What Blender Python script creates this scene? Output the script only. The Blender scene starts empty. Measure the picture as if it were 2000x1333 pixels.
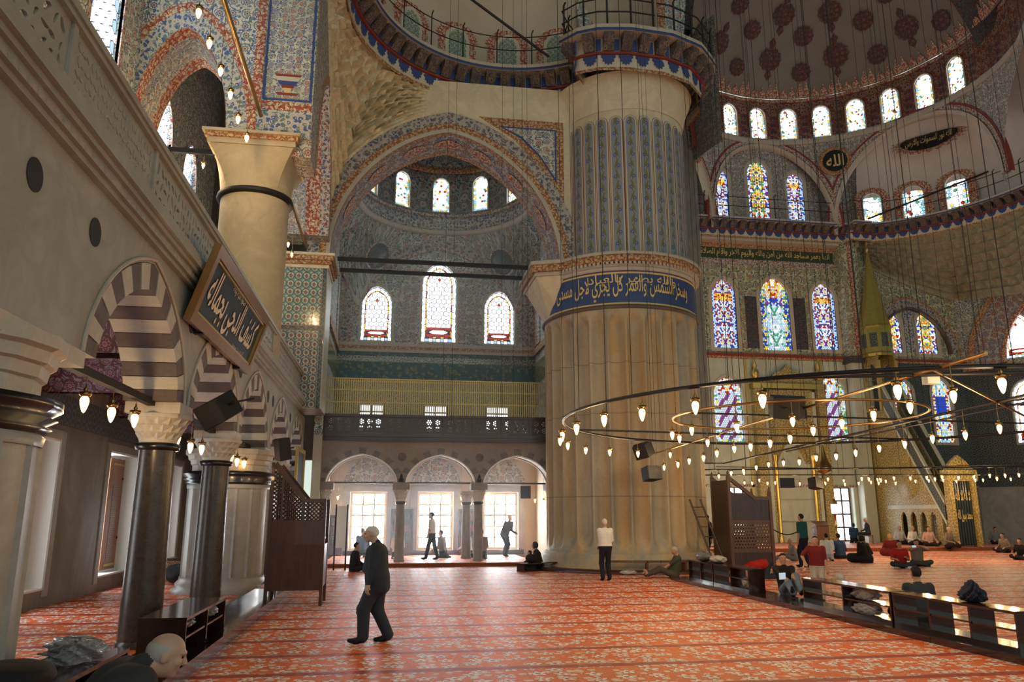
import bpy, bmesh, math, random
import numpy as np
from mathutils import Vector, Matrix
from mathutils.geometry import tessellate_polygon
PI = math.pi
R = math.radians
sc = bpy.context.scene
C = sc.collection

# ---------------------------------------------------------------- camera
FPX, HORY, EYE, YAW = 1500.0, 1001.0, 1.85, R(8.84)
PITCH = math.atan((HORY - 666.5) / FPX)
cam_d = bpy.data.cameras.new('camera')
cam_d.sensor_width = 36
cam_d.lens = FPX / 2000 * 36
cam_d.clip_end = 500
cam = bpy.data.objects.new('camera', cam_d)
C.objects.link(cam)
cam.location = (0, 0, EYE)
cam.rotation_euler = (PI / 2 + PITCH, 0, -YAW)
sc.camera = cam

# ---------------------------------------------------------------- world, exposure
wd = bpy.data.worlds.new('world')
sc.world = wd
wd.use_nodes = True
wd.node_tree.nodes['Background'].inputs[0].default_value = (0.86, 1.0, 0.90, 1)
wd.node_tree.nodes['Background'].inputs[1].default_value = 0.56
sc.view_settings.view_transform = 'Standard'
sc.view_settings.look = 'None'
sc.view_settings.exposure = 0.58
sc.view_settings.gamma = 1.0
sc.view_settings.use_curve_mapping = False
sc.cycles.use_adaptive_sampling = True
sc.cycles.adaptive_threshold = 0.05
sc.cycles.max_bounces = 4
sc.cycles.diffuse_bounces = 3
sc.cycles.glossy_bounces = 2
sc.cycles.transmission_bounces = 4
sc.cycles.volume_bounces = 0
sc.cycles.caustics_reflective = False
sc.cycles.caustics_refractive = False
sc.cycles.sample_clamp_indirect = 6.0
SKYLIT = 3.6       # daylight arriving through window glass

# ---------------------------------------------------------------- helpers
def ray(px, py):
    x, y, z = px - 1000.0, FPX, -(py - 666.5)
    c, s = math.cos(PITCH), math.sin(PITCH)
    y, z = y * c - z * s, y * s + z * c
    c, s = math.cos(-YAW), math.sin(-YAW)
    return Vector((x * c - y * s, x * s + y * c, z))
def at(px, py, x=None, y=None, z=None):
    r = ray(px, py)
    t = x / r.x if x is not None else (y / r.y if y is not None else (z - EYE) / r.z)
    return Vector((0, 0, EYE)) + r * t

class MB:
    """collects polygons; build() links them as one mesh object"""
    def __init__(s):
        s.v = []; s.f = []; s.m = []; s.uv = []; s.sm = []
    def add(s, vs, fs, m=0, uv=None, smooth=False):
        o = len(s.v)
        s.v.extend([tuple(v) for v in vs])
        for f in fs:
            s.f.append(tuple(i + o for i in f)); s.m.append(m); s.sm.append(smooth)
            s.uv.append(None if uv is None else [uv[i] for i in f])
        return s
    def box(s, a, b, m=0):
        (x0, y0, z0), (x1, y1, z1) = a, b
        v = [(x0,y0,z0),(x1,y0,z0),(x1,y1,z0),(x0,y1,z0),(x0,y0,z1),(x1,y0,z1),(x1,y1,z1),(x0,y1,z1)]
        return s.add(v, [(0,3,2,1),(4,5,6,7),(0,1,5,4),(1,2,6,5),(2,3,7,6),(3,0,4,7)], m)
    def obox(s, c, ux, uy, uz, m=0):
        """box from centre and three half-axis vectors"""
        c, ux, uy, uz = Vector(c), Vector(ux), Vector(uy), Vector(uz)
        v = [c+ux*i+uy*j+uz*k for k in (-1,1) for i,j in ((-1,-1),(1,-1),(1,1),(-1,1))]
        return s.add(v, [(0,3,2,1),(4,5,6,7),(0,1,5,4),(1,2,6,5),(2,3,7,6),(3,0,4,7)], m)
    def grid(s, P, m=0, uv=None, smooth=True, closed=False):
        """P[i][j] points"""
        n, k = len(P), len(P[0])
        vs = [p for row in P for p in row]
        fs = []
        for i in range(n if closed else n - 1):
            i2 = (i + 1) % n
            for j in range(k - 1):
                fs.append((i*k+j, i2*k+j, i2*k+j+1, i*k+j+1))
        u = None if uv is None else [q for row in uv for q in row]
        return s.add(vs, fs, m, u, smooth)
    def lathe(s, prof, c=(0,0,0), n=24, m=0, smooth=True, a0=0, a1=2*PI, rfun=None, uvs=None):
        """prof [(r,z)...] revolved about z through c"""
        full = abs(a1 - a0 - 2*PI) < 1e-6
        P = []; U = []
        for i in range(n + 1):
            a = a0 + (a1 - a0) * i / n
            row = []; ur = []; L = 0
            for j, (r, z) in enumerate(prof):
                if j: L += math.hypot(r - prof[j-1][0], z - prof[j-1][1])
                rr = r if rfun is None else rfun(r, z, a)
                row.append((c[0]+rr*math.cos(a), c[1]+rr*math.sin(a), c[2]+z))
                ur.append((a * max(p[0] for p in prof), L))
            P.append(row); U.append(ur)
        return s.grid(P, m, U, smooth)
    def tube(s, pts, r, n=8, m=0, closed=False, smooth=True):
        pts = [Vector(p) for p in pts]
        k = len(pts)
        rs = r if isinstance(r, (list, tuple)) else [r] * k
        P = []; up = None
        for i, p in enumerate(pts):
            a = pts[(i-1) % k] if (closed or i) else p
            b = pts[(i+1) % k] if (closed or i < k-1) else p
            t = (b - a).normalized()
            if up is None:
                up = Vector((0,0,1)) if abs(t.z) < .9 else Vector((1,0,0))
            x = t.cross(up).normalized(); up = x.cross(t).normalized()
            P.append([p + (x*math.cos(2*PI*j/n) + up*math.sin(2*PI*j/n))*rs[i] for j in range(n)] )
        vs = [q for row in P for q in row]; fs = []
        for i in range(k if closed else k - 1):
            i2 = (i+1) % k
            for j in range(n):
                j2 = (j+1) % n
                fs.append((i*n+j, i*n+j2, i2*n+j2, i2*n+j))
        s.add(vs, fs, m, None, smooth)
        if not closed:
            s.add(P[0], [tuple(reversed(range(n)))], m); s.add(P[-1], [tuple(range(n))], m)
        return s
    def plate(s, outline, holes, frame, th, m=0, mside=None, back=True):
        """flat plate with holes. outline / holes: 2D point lists; frame(u,v,w) -> 3D, w from 0 (front) to th"""
        loops = [outline] + list(holes)
        tri = tessellate_polygon([[Vector((p[0], p[1], 0)) for p in l] for l in loops])
        flat = [p for l in loops for p in l]
        uv = [(p[0], p[1]) for p in flat]
        s.add([frame(p[0], p[1], 0) for p in flat], tri, m, uv)
        if back:
            s.add([frame(p[0], p[1], th) for p in flat], [tuple(reversed(t)) for t in tri], m, uv)
        if th:
            for l in loops:
                k = len(l)
                vs = [frame(p[0], p[1], 0) for p in l] + [frame(p[0], p[1], th) for p in l]
                s.add(vs, [(i, (i+1) % k, k+(i+1) % k, k+i) for i in range(k)], m if mside is None else mside)
        return s
    def arch_wall(s, u0, u1, z0, zt, arches, frame, th, m=0):
        """rectangular wall with arched notches cut from its lower edge; arches: curves from left to right springing"""
        lower = [(u0, z0)]
        for a in arches: lower += a
        lower.append((u1, z0))
        n = len(lower)
        up = [(p[0], zt) for p in lower]
        for w, flip in ((0, False), (th, True)):
            vs = [frame(*p, w) for p in lower] + [frame(*p, w) for p in up]
            fs = [(i, i+1, n+i+1, n+i) for i in range(n-1) if lower[i+1][0]-lower[i][0] > 1e-6]
            s.add(vs, [tuple(reversed(f)) for f in fs] if flip else fs, m, [(p[0], p[1]) for p in lower+up])
        vs = [frame(*p, 0) for p in lower] + [frame(*p, th) for p in lower]
        s.add(vs, [(i, n+i, n+i+1, i+1) for i in range(n-1)], m)
        q = [(u0, z0), (u0, zt), (u1, zt), (u1, z0)]
        vs = [frame(*p, 0) for p in q] + [frame(*p, th) for p in q]
        s.add(vs, [(0, 1, 5, 4), (1, 2, 6, 5), (2, 3, 7, 6)], m)
        return s
    def prism(s, poly, frame, th, m=0):
        return s.plate(poly, [], frame, th, m)
    def mesh(s, name, mats):
        me = bpy.data.meshes.new(name)
        me.from_pydata(s.v, [], s.f)
        for mt in (mats if isinstance(mats, (list, tuple)) else [mats]):
            me.materials.append(mt)
        me.polygons.foreach_set('material_index', s.m)
        me.polygons.foreach_set('use_smooth', s.sm)
        V = np.array(s.v, dtype=np.float64)
        ul = me.uv_layers.new(name='UVMap')
        out = []
        for f, uv in zip(s.f, s.uv):
            if uv is not None:
                for q in uv: out.extend((q[0], q[1]))
            else:
                p = V[list(f[:3])]
                n = np.abs(np.cross(p[1]-p[0], p[2]-p[0]))
                a = int(np.argmax(n))
                i, j = ((1,2),(0,2),(0,1))[a]
                for k in f: out.extend((V[k][i], V[k][j]))
        ul.data.foreach_set('uv', out)
        me.validate()
        return me
    def build(s, name, mats, parent=None, loc=None):
        return link(name, s.mesh(name, mats), parent, loc)

def link(name, data, parent=None, loc=None):
    o = bpy.data.objects.new(name, data)
    C.objects.link(o)
    if parent is not None: o.parent = parent
    if loc is not None: o.location = loc
    return o
def tag(o, label=None, cat=None, group=None, kind=None):
    if label: o['label'] = label
    if cat: o['category'] = cat
    if group: o['group'] = group
    if kind: o['kind'] = kind
    return o
def thing(name, label, cat, loc=(0,0,0), rz=0.0, group=None):
    o = link(name, None, None, loc)
    o.rotation_euler = (0, 0, rz)
    o.empty_display_size = 0.1
    return tag(o, label, cat, group)
def struct(name, label=None, parent=None):
    o = link(name, None, parent)
    o.empty_display_size = 0.1
    return tag(o, label, None, None, 'structure')
def copy_tree(o, parent=None, **props):
    c = o.copy(); C.objects.link(c); c.parent = parent
    for k, v in props.items(): c[k] = v
    for ch in o.children: copy_tree(ch, c)
    return c
def bevel(o, w, seg=2):
    md = o.modifiers.new('bevel', 'BEVEL'); md.width = w; md.segments = seg; md.limit_method = 'ANGLE'
    return o

# frames: map plate coordinates to the building
def frameX(x0, sgn=-1):      # wall in a plane of constant X: u = Y, v = Z, depth goes to x0 + sgn*w
    return lambda u, v, w: (x0 + sgn*w, u, v)
def frameY(y0, sgn=1):       # wall in a plane of constant Y: u = X, v = Z
    return lambda u, v, w: (u, y0 + sgn*w, v)
def frameO(o, ux, uz, n):    # any origin and axes; n points away from the viewer
    o, ux, uz, n = Vector(o), Vector(ux), Vector(uz), Vector(n)
    return lambda u, v, w: tuple(o + ux*u + uz*v + n*w)

def arch_h(s, kind):
    """height 0..1 over s in -1..1"""
    a = min(1.0, abs(s))
    if kind == 'round': return math.sqrt(max(0, 1 - a*a))
    if kind == 'four':   # depressed pointed arch
        return .76*(1 - a**2.2)**.55 + .24*(1 - a)
    if kind == 'point':
        return .86*math.sqrt(max(0, 1 - a*a)) + .14*(1 - a)
    if kind == 'ogee':
        return .80*(1 - a**2.6)**.6 + .20*(1 - a)**1.25
def arch_pts(c, hs, z0, rise, kind='point', n=20):
    """curve from left springing to right springing"""
    r = []
    for i in range(n + 1):
        a = PI*(1 - i/n); s = math.cos(a)
        r.append((c + hs*s, z0 + rise*arch_h(s, kind)))
    return r
def arch_hole(c, hs, zb, zs, rise, kind='point', n=14):
    """closed loop of an arched opening from sill zb"""
    return [(c + hs, zb), (c - hs, zb)][::-1][::-1] and ([(c - hs, zb)] + arch_pts(c, hs, zs, rise, kind, n) + [(c + hs, zb)])
def inset_arch(c, hs, zb, zs, rise, d, kind='point', n=14):
    return arch_hole(c, hs - d, zb + d, zs, rise - d, kind, n)
def clip_convex(poly, clip):
    """Sutherland-Hodgman; clip is a convex loop in either direction"""
    ar = sum(clip[i][0]*clip[(i+1) % len(clip)][1] - clip[(i+1) % len(clip)][0]*clip[i][1] for i in range(len(clip)))
    if ar < 0: clip = clip[::-1]
    out = poly
    for i in range(len(clip)):
        ax, ay = clip[i]; bx, by = clip[(i+1) % len(clip)]
        ins = lambda p: (bx-ax)*(p[1]-ay) - (by-ay)*(p[0]-ax) >= -1e-9
        res = []
        for j in range(len(out)):
            p, q = out[j], out[(j+1) % len(out)]
            ip, iq = ins(p), ins(q)
            if ip: res.append(p)
            if ip != iq:
                d1 = (bx-ax)*(p[1]-ay) - (by-ay)*(p[0]-ax)
                d2 = (bx-ax)*(q[1]-ay) - (by-ay)*(q[0]-ax)
                t = d1/(d1-d2)
                res.append((p[0]+(q[0]-p[0])*t, p[1]+(q[1]-p[1])*t))
        out = res
        if len(out) < 3: return []
    return out
def shrink(poly, d):
    cx = sum(p[0] for p in poly)/len(poly); cy = sum(p[1] for p in poly)/len(poly)
    r = []
    for p in poly:
        l = math.hypot(p[0]-cx, p[1]-cy) or 1
        k = max(0.2, 1 - d/l)
        r.append((cx+(p[0]-cx)*k, cy+(p[1]-cy)*k))
    return r
# ---------------------------------------------------------------- materials
class G:
    """small node-graph writer for one material"""
    def __init__(s, name):
        s.mat = bpy.data.materials.new(name); s.mat.use_nodes = True
        s.nt = s.mat.node_tree; s.nt.nodes.clear()
        s.out = s.nt.nodes.new('ShaderNodeOutputMaterial')
        s._uv = None
    def n(s, t, **k):
        nd = s.nt.nodes.new(t)
        for a, v in k.items(): setattr(nd, a, v)
        return nd
    def put(s, sock, v):
        if isinstance(v, bpy.types.NodeSocket): s.nt.links.new(v, sock)
        elif v is not None:
            if sock.type == 'RGBA' and isinstance(v, (tuple, list)) and len(v) == 3: v = (*v, 1)
            sock.default_value = v
    def math(s, op, a, b=None, c=None, clamp=False):
        nd = s.n('ShaderNodeMath', operation=op, use_clamp=clamp)
        for i, v in enumerate((a, b, c)): s.put(nd.inputs[i], v)
        return nd.outputs[0]
    def mix(s, f, a, b, mode='MIX'):
        nd = s.n('ShaderNodeMix', data_type='RGBA', blend_type=mode)
        s.put(nd.inputs[0], f); s.put(nd.inputs[6], a); s.put(nd.inputs[7], b)
        return nd.outputs[2]
    def uv(s):
        if s._uv is None: s._uv = s.n('ShaderNodeTexCoord').outputs['UV']
        return s._uv
    def objc(s): return s.n('ShaderNodeTexCoord').outputs['Object']
    def pos(s): return s.n('ShaderNodeNewGeometry').outputs['Position']
    def vmul(s, v, k):
        nd = s.n('ShaderNodeVectorMath', operation='MULTIPLY')
        s.put(nd.inputs[0], v); nd.inputs[1].default_value = k if isinstance(k, (tuple, list)) else (k, k, k)
        return nd.outputs[0]
    def vadd(s, a, b):
        nd = s.n('ShaderNodeVectorMath', operation='ADD'); s.put(nd.inputs[0], a); s.put(nd.inputs[1], b)
        return nd.outputs[0]
    def vsub(s, a, b):
        nd = s.n('ShaderNodeVectorMath', operation='SUBTRACT'); s.put(nd.inputs[0], a); s.put(nd.inputs[1], b)
        return nd.outputs[0]
    def sep(s, v):
        nd = s.n('ShaderNodeSeparateXYZ'); s.put(nd.inputs[0], v); return nd.outputs
    def comb(s, x=0, y=0, z=0):
        nd = s.n('ShaderNodeCombineXYZ')
        for i, v in enumerate((x, y, z)): s.put(nd.inputs[i], v)
        return nd.outputs[0]
    def noise(s, v, scale, detail=3, rough=.55, dist=0, col=False):
        nd = s.n('ShaderNodeTexNoise'); s.put(nd.inputs['Vector'], v)
        nd.inputs['Scale'].default_value = scale; nd.inputs['Detail'].default_value = detail
        nd.inputs['Roughness'].default_value = rough; nd.inputs['Distortion'].default_value = dist
        return nd.outputs['Color' if col else 'Fac']
    def vor(s, v, scale, rnd=1.0, feat='F1', dim='2D'):
        nd = s.n('ShaderNodeTexVoronoi', feature=feat, voronoi_dimensions=dim); s.put(nd.inputs['Vector'], v)
        nd.inputs['Scale'].default_value = scale; nd.inputs['Randomness'].default_value = rnd
        return nd
    def ramp(s, f, stops, interp='LINEAR'):
        nd = s.n('ShaderNodeValToRGB'); cr = nd.color_ramp; cr.interpolation = interp
        while len(cr.elements) < len(stops): cr.elements.new(.5)
        for e, (p, c) in zip(cr.elements, stops):
            e.position = p; e.color = (*c, 1) if len(c) == 3 else c
        s.put(nd.inputs[0], f); return nd.outputs[0]
    def less(s, a, b): return s.math('LESS_THAN', a, b)
    def band(s, a, c, w):     # 1 where |a-c| < w
        return s.less(s.math('ABSOLUTE', s.math('SUBTRACT', a, c)), w)
    def surf(s, col, rough=.6, spec=.4, metal=0.0, bump=None, bs=.3, bd=.02, emit=None, es=0, coat=0, sheen=0):
        b = s.n('ShaderNodeBsdfPrincipled')
        s.put(b.inputs['Base Color'], col); s.put(b.inputs['Roughness'], rough)
        b.inputs['Specular IOR Level'].default_value = spec; s.put(b.inputs['Metallic'], metal)
        b.inputs['Coat Weight'].default_value = coat
        b.inputs['Sheen Weight'].default_value = sheen
        if emit is not None:
            s.put(b.inputs['Emission Color'], emit); b.inputs['Emission Strength'].default_value = es
        if bump is not None:
            bn = s.n('ShaderNodeBump'); bn.inputs['Strength'].default_value = bs; bn.inputs['Distance'].default_value = bd
            s.put(bn.inputs['Height'], bump); s.nt.links.new(bn.outputs[0], b.inputs['Normal'])
        s.nt.links.new(b.outputs[0], s.out.inputs[0])
        return s.mat
    def emission(s, col, st):
        e = s.n('ShaderNodeEmission'); s.put(e.inputs[0], col); e.inputs[1].default_value = st
        s.nt.links.new(e.outputs[0], s.out.inputs[0]); return s.mat

MT = {}
def flat(name, col, rough=.6, spec=.4, metal=0.0, coat=0, var=.0):
    if name in MT: return MT[name]
    g = G(name)
    c = col
    if var:
        nz = g.noise(g.objc(), 6, 4)
        c = g.mix(nz, tuple(x*(1-var) for x in col), tuple(min(1, x*(1+var)) for x in col))
    MT[name] = g.surf(c, rough, spec, metal, coat=coat); return MT[name]
def glow(name, col, st):
    if name not in MT: MT[name] = G(name).emission(col, st)
    return MT[name]

def stone(name, c0, c1, c2, scale=1.0, rough=.55, vein=.5, stretch=(1,1,1), bs=.15, joints=None, spec=.35):
    g = G(name); p = g.vmul(g.objc(), stretch)
    a = g.noise(p, 1.1*scale, 6, .62, .25); b = g.noise(p, 5*scale, 5, .65, .5)
    w = g.noise(p, 1.6*scale, 6, .62, .9)
    v = g.math('SUBTRACT', 1.0, g.math('MULTIPLY', g.math('ABSOLUTE', g.math('SUBTRACT', w, .5)), 9), clamp=True)
    col = g.mix(g.ramp(a, [(.3, (0,0,0)), (.7, (1,1,1))]), c0, c1)
    col = g.mix(g.math('MULTIPLY', v, vein), col, c2)
    col = g.mix(.22, col, g.mix(b, (0.25,0.25,0.25), (.8,.8,.8)), 'OVERLAY')
    h = b
    MT[name] = g.surf(col, rough, spec, bump=h, bs=bs, bd=.01)
    return MT[name]

def arabesque(g, uv, scale, base, vine, petals, core, leaf, rnd=.25, vinew=.035, size=.27, phase=(0,0)):
    """flowers in ringed vines with small leaves, painted on a base colour"""
    p = g.vadd(uv, (phase[0], phase[1], 0)) if phase != (0,0) else uv
    v = g.vor(p, scale, rnd)
    d = v.outputs['Distance']; loc = g.vsub(g.vmul(p, scale), v.outputs['Position']) if False else None
    nd = g.n('ShaderNodeVectorMath', operation='SUBTRACT')
    g.put(nd.inputs[0], p); g.put(nd.inputs[1], v.outputs['Position'])
    o = g.sep(nd.outputs[0])
    ang = g.math('ARCTAN2', o[1], o[0])
    pet = g.math('MULTIPLY_ADD', g.math('SINE', g.math('MULTIPLY', ang, 9.0)), .065, size)
    rnds = g.sep(v.outputs['Color'])
    fcol = g.ramp(rnds[0], [(i/len(petals), c) for i, c in enumerate(petals)], 'CONSTANT')
    # leaves
    w = g.noise(p, scale*.9, 2, .5, 0, True)
    pw = g.vadd(p, g.vmul(g.vsub(w, (.5,.5,.5)), .9/scale))
    l = g.vor(pw, scale*2.6, .9)
    lr = g.sep(l.outputs['Color'])
    col = g.mix(g.math('MULTIPLY', g.less(l.outputs['Distance'], .33), g.math('GREATER_THAN', lr[1], .25)), base,
                g.ramp(lr[0], [(0, leaf[0]), (.55, leaf[-1])], 'CONSTANT'))
    # winding vines: ring round the flower and warped contour lines
    wv = g.math('SINE', g.math('MULTIPLY', g.noise(p, scale*.55, 1, .5, .8), 42))
    col = g.mix(g.band(wv, 0.0, vinew*6), col, vine)
    col = g.mix(g.math('MULTIPLY', g.band(d, .43, vinew), g.math('GREATER_THAN', g.math('SINE', g.math('ADD', ang, g.math('MULTIPLY', rnds[1], 6.28))), -.35)), col, vine)
    col = g.mix(g.less(d, g.math('ADD', pet, .045)), col, base)
    col = g.mix(g.less(d, pet), col, fcol)
    col = g.mix(g.less(d, .15), col, base)
    col = g.mix(g.less(d, .10), col, core)
    return col
def painted(name, scale=2.2, base=(.70,.66,.52), vine=(.06,.11,.25), petals=((.07,.13,.32),(.10,.18,.36),(.32,.07,.05),(.12,.22,.17)),
            core=(.40,.06,.04), leaf=((.09,.15,.32),(.15,.24,.18)), rough=.7, age=.5, **k):
    g = G(name); uv = g.uv()
    c = arabesque(g, uv, scale, base, vine, petals, core, leaf, **k)
    st = g.noise(g.objc(), .7, 5, .65)
    c = g.mix(g.math('MULTIPLY', g.ramp(st, [(.35,(0,0,0)),(.75,(1,1,1))]), age), c, tuple(x*.55 for x in base))
    fine = g.noise(g.objc(), 14, 4, .7)
    c = g.mix(.25, c, g.mix(fine, (.2,.2,.2), (.85,.85,.85)), 'OVERLAY')
    MT[name] = g.surf(c, rough, .3)
    return MT[name]
def border(name, base=(.34,.06,.04), motif=(.66,.55,.36), motif2=(.50,.44,.36), scale=5.0, line=(.66,.6,.48), width=None, rough=.7):
    """band material: u runs along, v across (metres)"""
    g = G(name); uv = g.uv()
    u, v, _ = g.sep(uv)
    l = g.vor(g.vadd(uv, g.vmul(g.vsub(g.noise(uv, scale*1.1, 2, .5, 0, True), (.5,.5,.5)), 1.1/scale)), scale*1.15, .75)
    d = l.outputs['Distance']
    r = g.sep(l.outputs['Color'])
    col = g.mix(g.less(d, .38), base, g.mix(g.less(r[0], .5), motif, motif2))
    wv = g.math('SINE', g.math('MULTIPLY', g.noise(uv, scale*.5, 1, .5, .6), 40))
    col = g.mix(g.band(wv, 0, .16), col, motif)
    col = g.mix(g.math('MULTIPLY', g.less(d, .16), g.less(r[1], .45)), col, base)
    fine = g.noise(g.objc(), 9, 5, .7)
    col = g.mix(.3, col, g.mix(fine, (.2,.2,.2), (.8,.8,.8)), 'OVERLAY')
    MT[name] = g.surf(col, rough, .3)
    return MT[name]
def tiles(name, size=.25, base=(.20,.34,.30), line=(.05,.12,.16), motif=(.50,.50,.34), dot=(.40,.12,.06), rough=.18, rnd=0.0, coat=.3):
    """glazed wall tiles with a repeated flower"""
    g = G(name); uv = g.uv()
    v = g.vor(uv, 1/size, rnd); d = v.outputs['Distance']
    nd = g.n('ShaderNodeVectorMath', operation='SUBTRACT'); g.put(nd.inputs[0], uv); g.put(nd.inputs[1], v.outputs['Position'])
    o = g.sep(nd.outputs[0]); ang = g.math('ARCTAN2', o[1], o[0])
    pet = g.math('MULTIPLY_ADD', g.math('SINE', g.math('MULTIPLY', ang, 6.0)), .07, .30)
    l = g.vor(uv, 2.3/size, .8)
    col = g.mix(g.less(l.outputs['Distance'], .35), base, motif)
    col = g.mix(g.band(d, .46, .05), col, line)
    col = g.mix(g.less(d, pet), col, motif)
    col = g.mix(g.less(d, .2), col, line)
    col = g.mix(g.less(d, .13), col, dot)
    col = g.mix(.35, col, g.mix(g.noise(g.objc(), 2, 4), (.25,.25,.25), (.8,.8,.8)), 'OVERLAY')
    MT[name] = g.surf(col, rough, .5, coat=coat)
    return MT[name]
def wood(name, c0, c1, rough=.35, stretch=(1,1,.12), scale=9, coat=.2):
    g = G(name); p = g.vmul(g.objc(), stretch)
    a = g.noise(p, scale, 5, .6, 1.5)
    MT[name] = g.surf(g.mix(g.ramp(a, [(.3,(0,0,0)),(.7,(1,1,1))]), c0, c1), rough, .45, bump=a, bs=.08, bd=.005, coat=coat)
    return MT[name]

# stones
stone('marble_pale', (.345,.345,.29), (.43,.425,.365), (.24,.23,.19), .8, .5, .35)
stone('marble_grey', (.36,.35,.32), (.47,.46,.42), (.24,.23,.22), .6, .4, .4)
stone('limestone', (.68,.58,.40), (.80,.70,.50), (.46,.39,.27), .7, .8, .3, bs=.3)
stone('limestone_column', (.44,.37,.25), (.55,.48,.34), (.30,.25,.17), .7, .8, .3, bs=.3)  # same limestone in a darker tone, offsetting the lamps close by
def streaked(name):
    g = G(name); p = g.objc()
    st = g.noise(g.vmul(p, (2.6,2.6,.10)), 1.0, 4, .55, .2); bl = g.noise(g.vmul(p, (1,1,.5)), .8, 6, .65, .3); fn = g.noise(p, 9, 5, .7)
    c = g.mix(g.ramp(st, [(.36,(0,0,0)),(.62,(1,1,1))]), (.27,.265,.225), (.50,.33,.155))
    c = g.mix(g.math('MULTIPLY', g.ramp(bl, [(.42,(0,0,0)),(.68,(1,1,1))]), .6), c, (.50,.45,.36))
    c = g.mix(.25, c, g.mix(fn, (.2,.2,.2), (.85,.85,.85)), 'OVERLAY')
    MT[name] = g.surf(c, .62, .35, bump=fn, bs=.2, bd=.01)
streaked('pillar_stone')
stone('stone_dark', (.115,.085,.075), (.17,.13,.115), (.075,.06,.055), 2, .6, .3)
stone('stone_light', (.52,.47,.39), (.60,.55,.47), (.40,.35,.30), 2, .6, .3)
stone('porphyry', (.030,.027,.025), (.062,.047,.038), (.13,.105,.085), 7.0, .26, .18, spec=.35)
stone('wall_marble', (.20,.185,.155), (.29,.265,.22), (.13,.11,.09), .5, .45, .5, (1,1,.4))
stone('gallery_stone', (.22,.17,.13), (.29,.225,.175), (.15,.11,.09), 1, .7, .3)
stone('qibla_marble', (0.483,0.517,0.425), (0.632,0.667,0.540), (0.345,0.345,0.287), .4, .4, .4, (1,1,.3))
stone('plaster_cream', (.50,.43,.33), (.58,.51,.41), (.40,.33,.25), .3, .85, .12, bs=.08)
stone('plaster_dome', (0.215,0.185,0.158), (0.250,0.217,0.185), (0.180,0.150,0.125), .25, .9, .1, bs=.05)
stone('plaster_exedra', (.52,.49,.47), (.60,.57,.55), (.43,.40,.38), .25, .9, .1, bs=.05)
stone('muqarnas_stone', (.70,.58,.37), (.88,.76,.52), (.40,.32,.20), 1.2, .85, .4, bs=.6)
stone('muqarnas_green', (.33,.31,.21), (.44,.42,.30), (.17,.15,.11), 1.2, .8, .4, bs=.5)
stone('cornice_stone', (.50,.44,.36), (.58,.52,.44), (.36,.31,.26), 1.5, .6, .3)
flat('black_gloss', (.010,.010,.012), .28, .45, coat=.15)
flat('black_matte', (.012,.012,.013), .65)
flat('iron', (.018,.018,.020), .45, .5, .3)
flat('brass', (.42,.26,.10), .30, .5, 1.0)
flat('gold', (.62,.42,.12), .32, .5, .9)
flat('gold_dull', (.50,.38,.13), .45, .4, .4)
flat('gold_paint', (.72,.54,.22), .5, .4)
flat('blue_paint', (.045,.08,.24), .7)
flat('red_paint', (.26,.045,.03), .7)
flat('cream_paint', (.60,.55,.44), .7)
flat('script_cream', (.78,.68,.50), .55)
flat('sign_blue', (.008,.022,.032), .55, .3)
flat('sign_black', (.010,.014,.012), .3, .5)
flat('disc_slate', (.022,.026,.028), .7)
flat('band_blue', (.040,.075,.20), .55, var=.25)
flat('band_green', (.035,.060,.018), .5, var=.3)
flat('lead', (.035,.035,.04), .5)
flat('white_reveal', (.80,.80,.76), .5)
wood('wood_dark', (.026,.010,.007), (.060,.022,.014), .28)
wood('wood_red', (.042,.013,.008), (.078,.026,.014), .35)
wood('wood_brown', (.085,.036,.017), (.14,.062,.03), .4)
wood('wood_shutter', (.27,.10,.03), (.38,.15,.05), .4)
wood('wood_frame', (.42,.27,.13), (.52,.36,.19), .45)
wood('wood_rack', (.016,.008,.007), (.034,.015,.011), .16, coat=.4)
# painted decoration
painted('paint_blue', 3.0)
painted('paint_blue_small', 4.2)
painted('paint_blue_large', 1.5)
painted('paint_grey', 2.8, base=(.58,.56,.48), vine=(.10,.11,.16), petals=((.12,.14,.22),(.19,.20,.26),(.26,.10,.08),(.16,.18,.16)), leaf=((.14,.16,.24),(.20,.21,.20)))
painted('paint_teal', 2.6, base=(.62,.66,.60), vine=(.07,.11,.14), petals=((.08,.14,.20),(.36,.14,.08),(.11,.18,.22),(.24,.26,.12)), leaf=((.10,.16,.20),(.20,.24,.20)))
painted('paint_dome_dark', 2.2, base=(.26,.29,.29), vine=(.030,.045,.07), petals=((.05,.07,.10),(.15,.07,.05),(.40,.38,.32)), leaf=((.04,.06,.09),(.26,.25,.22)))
painted('paint_soffit', 2.0, base=(.50,.46,.38), vine=(.10,.12,.19), petals=((.28,.09,.07),(.12,.15,.26),(.25,.10,.08)), leaf=((.11,.14,.24),(.26,.13,.10)), size=.33)
painted('paint_qibla', 1.9, base=(.60,.61,.38), vine=(.10,.13,.14), petals=((.08,.11,.17),(.14,.17,.15),(.24,.13,.08)), leaf=((.11,.14,.16),(.19,.21,.13)))  # greenish base carries the cast of green light on this wall
painted('paint_red_ring', 2.2, base=(.17,.045,.030), vine=(.34,.24,.17), petals=((.36,.27,.20),(.08,.09,.15),(.28,.08,.05)), leaf=((.34,.25,.18),(.26,.10,.07)), core=(.09,.03,.02))
painted('paint_purple', 4.0, base=(.30,.22,.25), vine=(.10,.02,.03), petals=((.12,.02,.03),(.10,.08,.14)), leaf=((.14,.02,.03),(.16,.03,.04)), vinew=.09)
painted('paint_dark', 2.4, base=(.10,.10,.10), vine=(.03,.04,.06), petals=((.04,.05,.09),(.10,.03,.02)), leaf=((.03,.04,.07),(.10,.09,.07)))
border('band_red', scale=7.5)
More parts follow.
